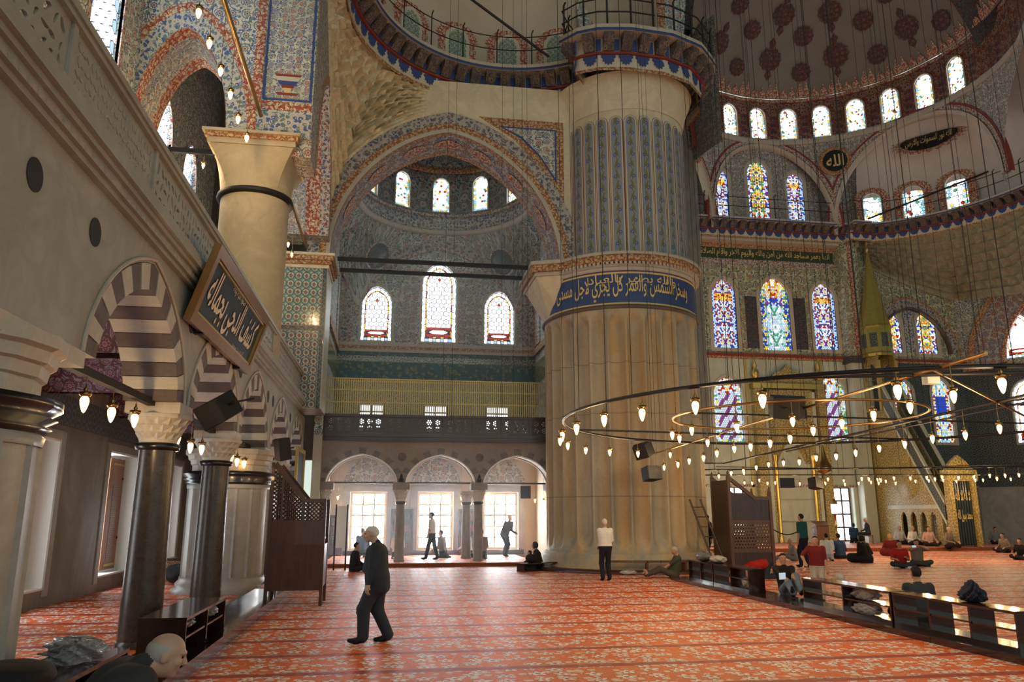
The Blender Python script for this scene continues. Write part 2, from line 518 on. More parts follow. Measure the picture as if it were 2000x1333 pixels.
border('band_redgold', base=(.30,.10,.045), motif=(.56,.42,.22), motif2=(.5,.38,.24), scale=8)
border('band_cream', base=(.55,.50,.40), motif=(.26,.08,.06), motif2=(.10,.13,.24), scale=7.5)
border('band_bluevine', base=(.56,.52,.43), motif=(.08,.13,.30), motif2=(.15,.22,.20), scale=6)
border('band_greycurl', base=(.47,.43,.36), motif=(.10,.12,.20), motif2=(.22,.17,.16), scale=5)
border('band_teal', base=(.035,.115,.135), motif=(.05,.16,.18), motif2=(.30,.28,.12), scale=5)
tiles('tile_green', .30)
tiles('tile_blue', .26, base=(.27,.33,.30), line=(.03,.07,.13), motif=(.42,.40,.30), dot=(.30,.08,.05), rnd=.6)
tiles('tile_gold', .22, base=(.24,.24,.12), line=(.10,.13,.10), motif=(.46,.40,.17), dot=(.30,.20,.08))
tiles('tile_dark', .30, base=(.075,.10,.10), line=(.03,.045,.06), motif=(.13,.15,.13), dot=(.06,.05,.04), rough=.35)
tiles('gold_relief', .34, base=(.34,.26,.09), line=(.20,.15,.05), motif=(.50,.39,.14), dot=(.26,.19,.07), rough=.4, rnd=.7, coat=0)
tiles('shutter_inlay', .11, base=(.22,.085,.03), line=(.07,.03,.02), motif=(.50,.28,.12), dot=(.05,.04,.05), rough=.35, coat=.1)

def make_carpet(name, dim=1.0):
    g = G(name); p = g.pos(); x, y, z = g.sep(p)
    P2 = g.comb(x, y, 0)
    row = g.math('FRACT', g.math('DIVIDE', g.math('ADD', y, 50.0), 1.22))      # 0..1 in a prayer row
    # motif lattice: staggered flowers with curved stems
    q = g.comb(g.math('MULTIPLY', x, 1.0), g.math('MULTIPLY', y, 1.0), 0)
    wn = g.noise(q, 3.0, 2, .5, 0, True)
    qw = g.vadd(q, g.vmul(g.vsub(wn, (.5,.5,.5)), .12))
    v = g.vor(qw, 3.0, .6); d = v.outputs['Distance']
    nd = g.n('ShaderNodeVectorMath', operation='SUBTRACT'); g.put(nd.inputs[0], qw); g.put(nd.inputs[1], v.outputs['Position'])
    o = g.sep(nd.outputs[0]); ang = g.math('ARCTAN2', o[1], o[0])
    pet = g.math('MULTIPLY_ADD', g.math('SINE', g.math('MULTIPLY', ang, 5.0)), .09, .25)
    r = g.sep(v.outputs['Color'])
    base = g.mix(g.noise(q, 1.3, 4), (.66,.105,.016), (.78,.150,.024))
    l = g.vor(qw, 7.0, .9); lr = g.sep(l.outputs['Color'])
    col = g.mix(g.math('MULTIPLY', g.less(l.outputs['Distance'], .36), g.less(lr[0], .42)), base, (.78,.62,.54))
    wv = g.math('SINE', g.math('MULTIPLY', g.noise(q, 2.2, 1, .5, .8), 34))
    col = g.mix(g.band(wv, 0, .20), col, (.72,.36,.22))
    col = g.mix(g.less(d, g.math('ADD', pet, .05)), col, (.40,.05,.02))
    col = g.mix(g.less(d, pet), col, g.mix(g.less(r[0], .5), (.86,.78,.72), (.74,.68,.66)))
    col = g.mix(g.less(d, .09), col, (.45,.07,.05))
    edge = g.math('ADD', row, g.math('MULTIPLY', g.math('SUBTRACT', g.noise(q, 2.6, 2), .5), .12))
    dark = g.less(edge, .14)
    col = g.mix(g.math('MULTIPLY', dark, .88), col, (.30,.022,.014))
    col = g.mix(g.band(row, .17, .012), col, (.55,.25,.12))
    nap = g.noise(q, 60, 3, .7)
    col = g.mix(.35, col, g.mix(nap, (.2,.2,.2), (.85,.85,.85)), 'OVERLAY')
    MT[name] = g.surf(col, .50, .18, bump=nap, bs=.25, bd=.01)
make_carpet('carpet')
def make_carpet_edge():
    g = G('carpet_edge'); 
    MT['carpet_edge'] = g.surf(g.mix(g.noise(g.objc(), 9, 4), (.17,.045,.02), (.28,.10,.04)), .8, .2)
make_carpet_edge()
# daylight glass: cool white, and the stained colours
DAY = (.90,.96,1.0)
def glass(name, c, k=1.0): return glow('glass_' + name, c, SKYLIT*k)
glass('clear', (.90,.96,1.0)); glass('milk', (.78,.88,.92), 0.341); glass('blue', (.05,.11,.70), 0.136); glass('paleblue', (.42,.62,.95), 0.260)
glass('red', (.75,.06,.03), 0.124); glass('yellow', (.95,.62,.10), 0.248); glass('green', (.10,.45,.22), 0.174); glass('purple', (.36,.10,.34), 0.136); glass('orange', (.95,.35,.05), 0.186)
glow('glass_day', (.90,.96,1.0), 26.0)
glow('glass_aisle', (.90,.96,1.0), 5.0)
glass('pearl', (.74,.82,.95), .19); glass('teal', (.25,.62,.62), .25)
glow('bulb', (1.0,.52,.17), 5.0)
# ================================================================ floor
fl = struct('floor', 'red patterned carpet covering the prayer hall floor')
MB().add([(-8,-14,0),(50,-14,0),(50,46,0),(-8,46,0)], [(0,1,2,3)]).build('carpet', MT['carpet'], fl)
# ================================================================ left arcade
def voussoirs(parent, c, hi, ho, z0, ri, ro, kind, n, frame, th, mats, proud=.012, legs=0, legn=0, name='voussoir'):
    """alternating arch stones between an inner and an outer curve, each a part of its own"""
    def pin(t): a = PI*(1-t); s = math.cos(a); return (c+hi*s, z0+ri*arch_h(s, kind))
    def pout(t): a = PI*(1-t); s = math.cos(a); return (c+ho*s, z0+ro*arch_h(s, kind))
    k = 0
    for i in range(n):
        t0, t1 = i/n + .0015, (i+1)/n - .0015
        tm = (t0+t1)/2
        poly = [pin(t0), pin(tm), pin(t1), pout(t1), pout(tm), pout(t0)]
        pr = proud if i % 2 else proud*.4
        fr = lambda u, v, w: frame(u, v, w*(th+2*pr) - pr)
        MB().prism(poly, fr, 1).build(name, mats[i % 2], parent)
    for side in (-1, 1):
        for j in range(legn):
            h = legs/legn
            a, b = sorted((c+side*hi, c+side*ho))
            zt = z0 - j*h
            poly = [(a, zt-h+.004), (b, zt-h+.004), (b, zt-.004), (a, zt-.004)]
            pr = proud if j % 2 == 0 else proud*.4
            fr = lambda u, v, w: frame(u, v, w*(th+2*pr) - pr)
            MB().prism(poly, fr, 1).build(name, mats[(j+1) % 2], parent)

ARC_Y = [4.15, 10.05, 14.2, 18.15, 22.3, 26.1]      # arch centres along the left arcade
AX, ATH, ZS = -3.1, .72, 3.42
wl = struct('wall_left', 'pale marble arcade wall on the left with striped arches')
MB().arch_wall(1.6, 28.2, ZS, 5.14, [arch_pts(c, 1.93, ZS, 1.55, 'four', 26) for c in ARC_Y], frameX(AX), ATH).build('spandrel_wall', MT['marble_pale'], wl)
for c in ARC_Y:
    voussoirs(wl, c, 1.58, 1.92, ZS, 1.20, 1.54, 'four', 17, frameX(AX), ATH, (MT['stone_dark'], MT['stone_light']))
    pts = arch_pts(c, 1.97, ZS, 1.60, 'four', 24)
    MB().tube([(AX+.012, p[0], p[1]) for p in pts], .026, 6).build('arch_moulding', MT['cornice_stone'], wl)
# impost blocks over columns and piers, one for each support
for yc, hw in ((7.15, 1.0), (12.15, .36), (16.2, .36), (20.2, .42), (24.2, .36), (28.0, .3)):
    m = MB()
    for i, (z0, z1) in enumerate(((3.26, 3.42),)):
        m.box((AX-ATH-.02, yc-hw, z0), (AX+.02, yc+hw, z1))
    m.build('impost', MT['stone_light'], wl)
for yc in (6.66, 8.06, 12.05, 16.1, 19.75, 20.6, 24.2):
    MB().lathe([(.0, .006), (.15, .006), (.15, .0)], n=28, smooth=False).build('disc', MT['disc_slate'], wl, (AX+.002, yc, 4.67)).rotation_euler = (0, PI/2, 0)
# cornice: stacked mouldings along the gallery edge
cr = struct('trim_1', 'moulded marble cornice under the left gallery balustrade')
for k, (z0, z1, x) in enumerate(((5.14, 5.20, -3.02), (5.20, 5.30, -2.97), (5.30, 5.36, -2.92), (5.36, 5.47, -2.86), (5.47, 5.57, -2.90))):
    MB().box((AX-ATH, 1.6, z0), (x, 25.92, z1)).build('moulding', MT['marble_pale'], cr)
for i in range(int((20-3)/.17)):      # low carved leaves under the cornice
    y = 3 + i*.17
    MB().add([(-2.969, y+.01, 5.20), (-2.969, y+.16, 5.20), (-2.969, y+.16, 5.27), (-2.969, y+.085, 5.298), (-2.969, y+.01, 5.27), (-2.955, y+.085, 5.24)],
             [(0,1,5), (1,2,5), (2,3,5), (3,4,5), (4,0,5)]).build('carved_leaf', MT['marble_pale'], cr)
# balustrade panels, pierced or carved
bal = thing('gallery_balustrade', 'carved and pierced pale marble balustrade along the left gallery', 'balustrade', (0,0,0))
random.seed(4)
def scroll_holes(y0, y1, z0, z1, step, sz):
    hs = []
    nr = int((z1-z0)/step); nc = int((y1-y0)/step)
    for i in range(nc):
        for j in range(nr):
            cx = y0+(i+.5)*(y1-y0)/nc + random.uniform(-.1, .1)*step; cz = z0+(j+.5)*(z1-z0)/nr + random.uniform(-.1, .1)*step
            a = random.uniform(0, PI); L = sz*random.uniform(.7, 1.1); w = L*random.uniform(.28, .5)
            bend = random.uniform(-.5, .5)*L
            pts = []
            for t in range(8):
                th = 2*PI*t/8
                x, y = L*math.cos(th), w*math.sin(th)
                y += bend*(x/L)**2
                pts.append((cx+x*math.cos(a)-y*math.sin(a), cz+x*math.sin(a)+y*math.cos(a)))
            hs.append(pts)
    return hs
yy = 2.0
for k, (y0, y1, kind) in enumerate(((2.0, 5.0, 'c'), (5.0, 6.9, 'p'), (6.9, 9.5, 'c'), (9.5, 13.3, 'p'), (13.3, 16.6, 'c'), (16.6, 19.6, 'p'), (19.6, 24.0, 'p'), (24.0, 25.92, 'p'))):
    o = [(y0+.02, 5.57), (y0+.02, 6.30), (y1-.02, 6.30), (y1-.02, 5.57)]
    if kind == 'p':
        MB().plate(o, scroll_holes(y0+.12, y1-.12, 5.68, 6.22, .16, .082), frameX(-3.06), .035).build('pierced_panel', MT['marble_pale'], bal)
    else:
        pn = MB().plate(o, [], frameX(-3.06), .07).build('carved_panel', MT['marble_pale'], bal)
        m = MB()
        for h in scroll_holes(y0+.12, y1-.12, 5.68, 6.22, .11, .05):
            m.prism(h, frameX(-3.052), .012)
        tag(m.build('relief', MT['marble_grey'], pn), kind='stuff')
    MB().box((-3.16, y0-.05, 5.57), (-3.03, y0+.05, 6.32)).build('baluster_post', MT['marble_pale'], bal)
for z0, z1, x in ((6.28, 6.34, -3.0), (6.34, 6.42, -2.97), (5.57, 5.64, -3.02)):
    MB().box((-3.17, 2, z0), (x, 25.92, z1)).build('rail', MT['marble_pale'], bal)
# gallery floor and the aisle vault beneath it
gf = struct('ceiling_aisle', 'painted vault over the left side aisle')
MB().box((-6.9, 2, 5.0), (-3.8, 28.2, 5.2)).build('slab', MT['paint_purple'], gf)
for c in ARC_Y:      # shallow vault in each bay
    P = []
    for i in range(13):
        s = -1 + i/6
        P.append([(-6.8+j*.38, c+1.85*s, 4.15+.80*arch_h(s, 'round')*(1-.10*abs(j-4)/4)) for j in range(9)])
    MB().grid(P, smooth=True).build('vault', MT['paint_purple'], gf)

# columns of polished dark stone
def muqarnas_cap(m, r0, r1, z0, z1, tiers=3, n=8):
    """capital of stacked pointed niches widening upwards, ending in an octagonal abacus"""
    for t in range(tiers):
        za, zb = z0+(z1-z0)*t/tiers, z0+(z1-z0)*(t+1)/tiers
        ra, rb = r0+(r1-r0)*t/tiers, r0+(r1-r0)*(t+1)/tiers
        k = 16 if r0 < .5 else 36
        for i in range(k):
            a = 2*PI*(i+.5*(t % 2))/k; h = PI/k
            p = lambda r, an, z: (r*math.cos(an), r*math.sin(an), z)
            v = [p(ra*.97, a-h, za), p(ra*.97, a+h, za), p(rb, a-h, zb), p(rb, a+h, zb), p(rb, a, zb), p(ra*.90, a, za+(zb-za)*.35)]
            m.add(v, [(0,5,2), (5,4,2), (5,1,3), (5,3,4), (0,1,5)])
    return m
def column(name, label, loc, r, ztop, cap=True, group=None, mat='porphyry'):
    t = thing(name, label, 'column', loc, 0, group)
    bs = MB().lathe([(r*1.16, 0), (r*1.16, .05), (r*1.08, .09)], n=32)
    bs.build('base', MT[mat], t)
    MB().lathe([(r*1.06, .06), (r*1.02, 1.0), (r*.93, ztop-.05)], n=36).build('shaft', MT[mat], t)
    MB().lathe([(r*.95, ztop-.06), (r*1.12, ztop-.05), (r*1.16, ztop-.01), (r*1.12, ztop+.04), (r*.98, ztop+.05)], n=32).build('collar', MT['black_gloss'], t)
    if cap:
        c = muqarnas_cap(MB().lathe([(r*.95, ztop+.04), (r*1.0, ztop+.10)], n=24), r*1.0, r*1.62, ztop+.09, ztop+.40).build('capital', MT['stone_light'], t)
        MB().lathe([(0, ztop+.46), (r*1.72, ztop+.46), (r*1.72, ztop+.40), (0, ztop+.40)], n=8, smooth=False).build('abacus', MT['stone_light'], t)
    return t
column('marble_column', 'nearest dark polished stone column with carved capital, left of the shoe rack', (-3.45, 12.2, 0), .27, 2.80)
column('marble_column', 'second dark stone column, rising behind the double shoe rack on the left', (-3.45, 16.2, 0), .27, 2.80)
column('marble_column', 'far stone column of the left arcade, behind the wooden pulpit', (-3.45, 24.2, 0), .27, 2.80)

# big panelled round piers
def big_pier(label, loc, r=.93):
    t = thing('round_pier', label, 'pier', loc)
    n = 64
    def rf(rr, z, a):   # sixteen flat panels with raised ribs
        k = (a*8/PI) % 1.0
        return rr*(1.0 if .10 < k < .90 else 1.035)
    MB().lathe([(r, .34), (r, 2.42)], n=n*2, rfun=rf, smooth=False).build('panelled_shaft', MT['marble_grey'], t)
    MB().lathe([(r*1.2, 0), (r*1.2, .08), (r*1.1, .12), (r*1.14, .2), (r*1.04, .30), (r*1.05, .36)], n=48).build('base', MT['marble_grey'], t)
    MB().lathe([(r*1.03, 2.40), (r*1.05, 2.48), (r*1.0, 2.52)], n=48).build('neck', MT['marble_grey'], t)
    MB().lathe([(r*1.02, 2.50), (r*1.10, 2.55), (r*1.04, 2.58), (r*1.14, 2.63), (r*1.08, 2.66), (r*1.17, 2.72), (r*1.17, 2.79), (r*1.0, 2.82)], n=48).build('black_ring', MT['black_gloss'], t)
    m = MB().lathe([(r*.96, 2.80), (r*.96, 2.96), (r*1.0, 2.98), (r*1.02, 3.08), (r*1.07, 3.10), (r*1.09, 3.20), (r*1.15, 3.23), (r*1.15, 3.34), (0, 3.34)], n=16, smooth=False)
    m.build('capital', MT['stone_light'], t)
    return t
big_pier('huge grey marble pier with black ring cut by the left edge of the picture', (-3.95, 7.05, 0))
big_pier('panelled grey marble pier with black ring beside the tall wooden pulpit', (-3.95, 20.2, 0))

# tie bars of the arcade
tb = thing('tie_bars', 'dark iron tie bars spanning the left arcade arches at the springing', 'tie bar')
for c in ARC_Y:
    MB().box((-3.53, c-1.8, 3.36), (-3.43, c+1.8, 3.46)).build('bar', MT['black_matte'], tb)

# ================================================================ outer wall of the side aisle
ow = struct('wall_aisle', 'grey marble outer wall of the left aisle with deep window recesses')
WOPEN = [(10.6, 13.0), (15.0, 17.25), (20.2, 22.4), (24.6, 26.9)]
holes = [[(a, .36), (a, 3.30), (b, 3.30), (b, .36)] for a, b in WOPEN]
MB().plate([(2, 0), (2, 4.9), (28.2, 4.9), (28.2, 0)], holes, frameX(-6.8), .42, mside=0).build('wall_face', MT['wall_marble'], ow)
for k, (a, b) in enumerate(WOPEN):
    w = struct(f'window_{k+1}', None); w['label'] = ['deep aisle window hidden behind the nearest pier', 'deep aisle window with wooden shutter beside the leftmost pier', 'deep aisle window with inlaid wooden shutter between pier and column', 'farthest aisle window, seen behind the dark column'][k]
    fr = MB()
    fr.box((-7.22, b-.015, .36), (-6.79, b+.02, 3.30))
    fr.box((-7.22, a, 3.28), (-6.79, b, 3.33))
    fr.box((-7.22, a, .33), (-6.79, b, .37))
    fr.build('reveal', MT['white_reveal'], w)
    for s in range(2):      # panes in the near half, shutter leaf over the far half
        for r in range(4):
            y0 = a+.08 + s*(b-a)*.27; z0 = .45 + r*.70
            MB().box((-7.20, y0, z0), (-7.185, y0+(b-a)*.25, z0+.66)).build('pane', MT['glass_aisle'], w)
    leaf = MB().box((-7.16, a+(b-a)*.50, .42), (-7.12, b-.03, 3.22)).build('shutter', MT['wood_shutter'], w)
    MB().box((-7.122, a+(b-a)*.66, .62), (-7.112, b-.34, 2.55)).build('inlay_panel', MT['shutter_inlay'], leaf)
    MB().box((-7.122, a+(b-a)*.60, .50), (-7.106, b-.05, .56)).build('brass_strip', MT['gold'], leaf)
    MB().box((-7.122, a+(b-a)*.60, 3.05), (-7.106, b-.05, 3.10)).build('brass_strip', MT['gold'], leaf)
    for zz in (1.2, 2.72):
        MB().lathe([(0, .03), (.03, .02), (.035, 0)], n=10).build('knob', MT['iron'], leaf, (-7.112, b-.12, zz)).rotation_euler = (0, PI/2, 0)
    for q, (y0, y1, z0, z1) in enumerate(((a-.22, a, .2, 3.5), (b, b+.22, .2, 3.5), (a, b, 3.32, 3.5))):
        MB().box((-6.81, y0, z0), (-6.765, y1, z1)).build('surround', MT['marble_grey'], w)
MB().box((-6.81, 2, 3.62), (-6.77, 28, 4.25)).build('carved_frieze', MT['tile_dark'], ow)
MB().box((-6.9, 27.9, 0), (-3.2, 28.2, 5.0)).build('end_wall', MT['wall_marble'], ow)
# upper outer wall with tall stained windows
UW = [(17.1, 12.0, .9), (21.7, 9.6, 1.0), (24.9, 9.4, .8)]      # centre Y, sill, half width
uw = struct('wall_gallery', 'painted outer wall of the upper left gallery')
hl = [arch_hole(c, hw, zb, zb+3.1, 1.25, 'point') for c, zb, hw in UW]
MB().plate([(4, 5.2), (4, 22), (28.2, 22), (28.2, 5.2)], hl, frameX(-6.9), .5).build('painted_wall', MT['paint_teal'], uw)
# ================================================================ stained windows
def hexcells(w, h, s):
    """honeycomb cells covering a w by h area centred on u=0, v from 0"""
    cells = []
    dx, dy = s*math.sqrt(3), s*1.5
    for j in range(-1, int(h/dy)+3):
        for i in range(-int(w/dx)-2, int(w/dx)+3):
            cx = i*dx + (dx/2 if j % 2 else 0); cy = j*dy
            cells.append(((cx, cy), [(cx+s*math.sin(PI*k/3), cy+s*math.cos(PI*k/3)) for k in range(6)]))
    return cells
def brickcells(w, h, cw, ch):
    cells = []
    for j in range(int(h/ch)+1):
        for i in range(-int(w/cw/2)-2, int(w/cw/2)+3):
            cx = i*cw + (cw/2 if j % 2 else 0); cy = (j+.5)*ch
            cells.append(((cx, cy), [(cx-cw/2, cy-ch/2), (cx+cw/2, cy-ch/2), (cx+cw/2, cy+ch/2), (cx-cw/2, cy+ch/2)]))
    return cells
GL = ['clear', 'milk', 'blue', 'paleblue', 'red', 'yellow', 'green', 'purple', 'orange', 'teal', 'pearl']
GI = {k: i for i, k in enumerate(GL)}
GMATS = [MT['glass_'+k] for k in GL]
NWIN = [4]
def stained(label, frame, hw, zb, zs, rise, style, kind='point', cell=.14, lead=.012, depth=.10, ring=.10, frame_mat='cornice_stone', seed=0, parent=None, dens=1.0):
    """arched stained-glass window; u centred on 0. Parts: surround, lead_backing, panes"""
    NWIN[0] += 1
    w = struct(f'window_{NWIN[0]}', label, parent)
    rnd = random.Random(seed*77+NWIN[0])
    loop = arch_hole(0, hw, zb, zs, rise, kind, 12)
    if ring:
        outer = arch_hole(0, hw+ring, zb-ring, zs, rise+ring, kind, 12)
        MB().plate(outer, [loop], lambda u, v, q: frame(u, v, q-.05), .10).build('surround', MT[frame_mat], w)
    MB().plate(loop, [], lambda u, v, q: frame(u, v, depth+.02+q), .03).build('lead_backing', MT['lead'], w)
    m = MB()
    h = zs+rise-zb
    def sym(x, y, per=9):      # same number for mirrored and repeated cells
        i, j = int(round(abs(x)/(cell*.87))), int(round((y-zb)/(cell*1.5)))
        return (math.sin((i*12.9898+(j % per)*78.233+seed*3.7+hw*31)) * 43758.5453) % 1.0
    bw = hw*.30
    inner = arch_hole(0, hw-bw, zb+bw*1.1, zs, rise-bw*1.1, kind, 12)
    def put(poly, g, d=0):
        poly = shrink(poly, lead)
        if len(poly) < 3: return
        m.add([frame(p[0], p[1], depth-d) for p in poly], [tuple(range(len(poly)))], GI[g])
    def fill(cells, clip, colour):
        for (cx, cy), poly in cells:
            q = clip_convex([(p[0], p[1]+zb) for p in poly], clip)
            if q: put(q, colour(cx, cy+zb))
    if style == 'hex':        # clear honeycomb with a coloured border, red cartouche below and a red jewel above
        # border ring, drawn as cells along the edge
        n = int((2*h)/(cell*1.5))
        L2 = arch_hole(0, hw, zb, zs, rise, kind, 40); I2 = arch_hole(0, hw-bw, zb+bw*1.1, zs, rise-bw*1.1, kind, 40)
        def along(lp, t):
            seg = [math.dist(lp[i], lp[i+1]) for i in range(len(lp)-1)]; T = sum(seg)*t
            for i, s_ in enumerate(seg):
                if T <= s_: k = T/s_ if s_ else 0; return (lp[i][0]+(lp[i+1][0]-lp[i][0])*k, lp[i][1]+(lp[i+1][1]-lp[i][1])*k)
                T -= s_
            return lp[-1]
        K = 23
        mid = lambda a, b, k: (a[0]+(b[0]-a[0])*k, a[1]+(b[1]-a[1])*k)
        for i in range(K):
            t0, t1 = i/K, (i+1)/K; tm = (t0+t1)/2
            a0, a1, am = along(L2, t0), along(L2, t1), along(L2, tm); b0, b1, bm = along(I2, t0), along(I2, t1), along(I2, tm)
            put([mid(a0,b0,.18), mid(a0,b0,.72), mid(am,bm,.78), mid(a1,b1,.72), mid(a1,b1,.18), am], 'clear')
            put([b0, mid(a0,b0,.74), mid(am,bm,.80), mid(a1,b1,.74), b1], 'yellow' if i % 3 else 'red')
            if i: put([mid(along(L2,t0-.012),b0,.05), mid(along(L2,t0+.012),b0,.05), mid(a0,b0,.30)], 'paleblue')
        for i in range(9):
            u0 = -hw+2*hw*i/9; u1 = u0+2*hw/9
            put([(u0, zb+.02), (u1, zb+.02), (u1, zb+bw*.75), (u0, zb+bw*.75)], 'clear' if i % 2 == 0 else 'paleblue')
            if 1 < i < 7: put([(u0, zb+bw*.78), (u1, zb+bw*.78), (u1, zb+bw*1.08), (u0, zb+bw*1.08)], 'yellow' if i % 2 else 'red')
        cl = hw-bw
        z1 = zb+bw*1.1; zc = z1+h*.115
        for i in range(3):      # cartouche
            u0 = -cl+2*cl*i/3
            put([(u0, z1), (u0+2*cl/3, z1), (u0+2*cl/3, z1+(zc-z1)*.28), (u0, z1+(zc-z1)*.28)], 'red')
            put([(u0, zc-(zc-z1)*.28), (u0+2*cl/3, zc-(zc-z1)*.28), (u0+2*cl/3, zc), (u0, zc)], 'red')
        mz = (z1+zc)/2; q = (zc-z1)*.2
        put([(-cl*.8, mz), (-cl*.5, mz-q), (cl*.5, mz-q), (cl*.8, mz), (cl*.5, mz+q), (-cl*.5, mz+q)], 'clear')
        put([(-cl, mz-q), (-cl*.85, mz), (-cl, mz+q)], 'red'); put([(cl, mz-q), (cl*.85, mz), (cl, mz+q)], 'red')
        fill(hexcells(2*hw, h, cell), clip_convex(I2[:-1] if I2[0] == I2[-1] else I2, [(-9, zc), (9, zc), (9, 99), (-9, 99)]), lambda x, y: 'clear')
        jz = zs+rise*.25
        put([(0, jz-cell*1.1), (cell*.8, jz), (0, jz+cell*1.1), (-cell*.8, jz)], 'red', .012)
    elif style == 'rosette':  # many small round lights
        def col(x, y):
            e = (abs(x) > hw-cell*1.6) or y < zb+cell*1.6
            r = rnd.random()
            if e: return ('paleblue', 'teal', 'yellow', 'clear')[int(r*4)] if r < .75*dens else 'clear'
            return 'clear' if r > .20*dens else ('yellow', 'milk', 'green', 'red')[int(r*20/dens) % 4]
        fill(hexcells(2*hw, h, cell), loop, col)
    elif style == 'jewel':    # dense coloured mosaic with a patterned border
        cells = hexcells(2*hw, h, cell)
        def col(x, y):
            e = abs(x)/hw; r = sym(x, y); t = (y-zb)/h
            if e > .72 or t < .06: return ('paleblue', 'blue', 'pearl', 'paleblue')[int(r*4)]
            if .70 < t < .80: return ('yellow', 'orange', 'red', 'yellow')[int(r*4)]
            return ('pearl', 'milk', 'paleblue', 'purple', 'pearl', 'blue', 'milk', 'red')[int(r*8)] if r > .06 else 'yellow'
        fill(cells, loop, col)
    elif style == 'flower':   # blue field, yellow flowers up the border
        cells = hexcells(2*hw, h, cell)
        def col(x, y):
            e = abs(x)/hw; r = sym(x, y); t = (y-zb)/h
            if e > .62: return 'yellow' if (int(y/cell/3) % 2 == 0 and e < .88 and r > .35) else ('blue', 'paleblue', 'blue', 'green', 'pearl')[int(r*5)]
            if .62 < t < .74: return ('blue', 'purple', 'paleblue')[int(r*3)]
            if t > .74: return ('red', 'pearl', 'yellow', 'orange', 'milk')[int(r*5)]
            return ('milk', 'pearl', 'paleblue', 'teal', 'pearl', 'milk', 'green')[int(r*7)]
        fill(cells, loop, col)
    elif style == 'stripe':   # pale field with diagonal purple stripes, jewelled border
        cells = hexcells(2*hw, h, cell)
        def col(x, y):
            e = abs(x)/hw; r = sym(x, y); t = (y-zb)/h
            if e > .68 or t < .05: return ('yellow', 'pearl', 'paleblue', 'milk', 'green')[int(r*5)]
            if t > .74: return ('pearl', 'paleblue', 'red', 'milk', 'yellow')[int(r*5)]
            return 'purple' if math.sin((x-y*.8)*9) > .35 else 'pearl'
        fill(cells, loop, col)
    elif style == 'bluegold': # deep blue with gold border
        cells = hexcells(2*hw, h, cell)
        def col(x, y):
            e = abs(x)/hw; r = sym(x, y); t = (y-zb)/h
            if e > .60: return ('yellow', 'paleblue', 'pearl', 'red')[int(r*4)]
            if .45 < t < .72: return 'blue'
            return ('milk', 'blue', 'paleblue', 'yellow', 'teal')[int(r*5)]
        fill(cells, loop, col)
    elif style == 'orange':
        cells = hexcells(2*hw, h, cell)
        def col(x, y):
            e = abs(x)/hw; r = sym(x, y); t = (y-zb)/h
            if e > .62: return ('paleblue', 'blue', 'milk', 'red')[int(r*4)]
            if t < .12: return ('paleblue', 'red', 'pearl')[int(r*3)]
            return ('orange', 'yellow', 'yellow', 'blue', 'green', 'milk')[int(r*6)]
        fill(cells, loop, col)
    elif style == 'tall':     # plain clear lights with leaded borders
        def col(x, y):
            return 'paleblue' if abs(x) > hw*.7 and rnd.random() < .4 else 'clear'
        fill(hexcells(2*hw, h, hw*.21), loop, col)
    tag(m.build('panes', GMATS, w), kind='stuff')
    return w
for k, (c, zb, hw) in enumerate(UW):
    stained(['tall clear leaded window at the top left behind the balustrade', 'tall leaded gallery window under the painted arch', 'tall leaded gallery window left of the round column'][k],
            frameO((-6.92, c, 0), (0,1,0), (0,0,1), (-1,0,0)), hw, zb, zb+3.1, 1.25, 'tall', ring=.16, lead=.022, frame_mat='band_cream', parent=None)
# ================================================================ helpers for painted arches
def arch_strip(frame, c, hs0, r0, hs1, r1, z0, kind, mat, parent, name, proud=.03, th=.04, n=40, legs=0.0):
    """flat ring between two arch curves, standing a little proud of its wall; u runs along the arch"""
    A = arch_pts(c, hs0, z0, r0, kind, n); B = arch_pts(c, hs1, z0, r1, kind, n)
    if legs:
        A = [(A[0][0], z0-legs)] + A + [(A[-1][0], z0-legs)]; B = [(B[0][0], z0-legs)] + B + [(B[-1][0], z0-legs)]
    m = MB(); L = 0
    for i in range(len(A)-1):
        l = math.dist(B[i], B[i+1]); w = math.dist(A[i], B[i])
        v = [frame(*A[i], -proud), frame(*A[i+1], -proud), frame(*B[i+1], -proud), frame(*B[i], -proud)]
        m.add(v, [(0,1,2,3)], 0, [(L,0), (L+l,0), (L+l,w), (L,w)])
        m.add([frame(*A[i], -proud), frame(*A[i+1], -proud), frame(*A[i+1], th), frame(*A[i], th)], [(0,3,2,1)], 0, [(L,0), (L+l,0), (L+l,.1), (L,.1)])
        m.add([frame(*B[i], -proud), frame(*B[i+1], -proud), frame(*B[i+1], th), frame(*B[i], th)], [(0,1,2,3)], 0, [(L,0), (L+l,0), (L+l,.1), (L,.1)])
        L += l
    return m.build(name, MT[mat], parent)
def soffit(frame, c, hs, rise, z0, kind, d0, d1, mat, parent, name, n=36, legs=0.0):
    A = arch_pts(c, hs, z0, rise, kind, n)
    if legs: A = [(A[0][0], z0-legs)] + A + [(A[-1][0], z0-legs)]
    P = []; U = []; L = 0
    for i, p in enumerate(A):
        if i: L += math.dist(A[i-1], p)
        P.append([frame(*p, d0), frame(*p, d1)]); U.append([(L, d0), (L, d1)])
    return MB().grid(P, 0, U, True).build(name, MT[mat], parent)
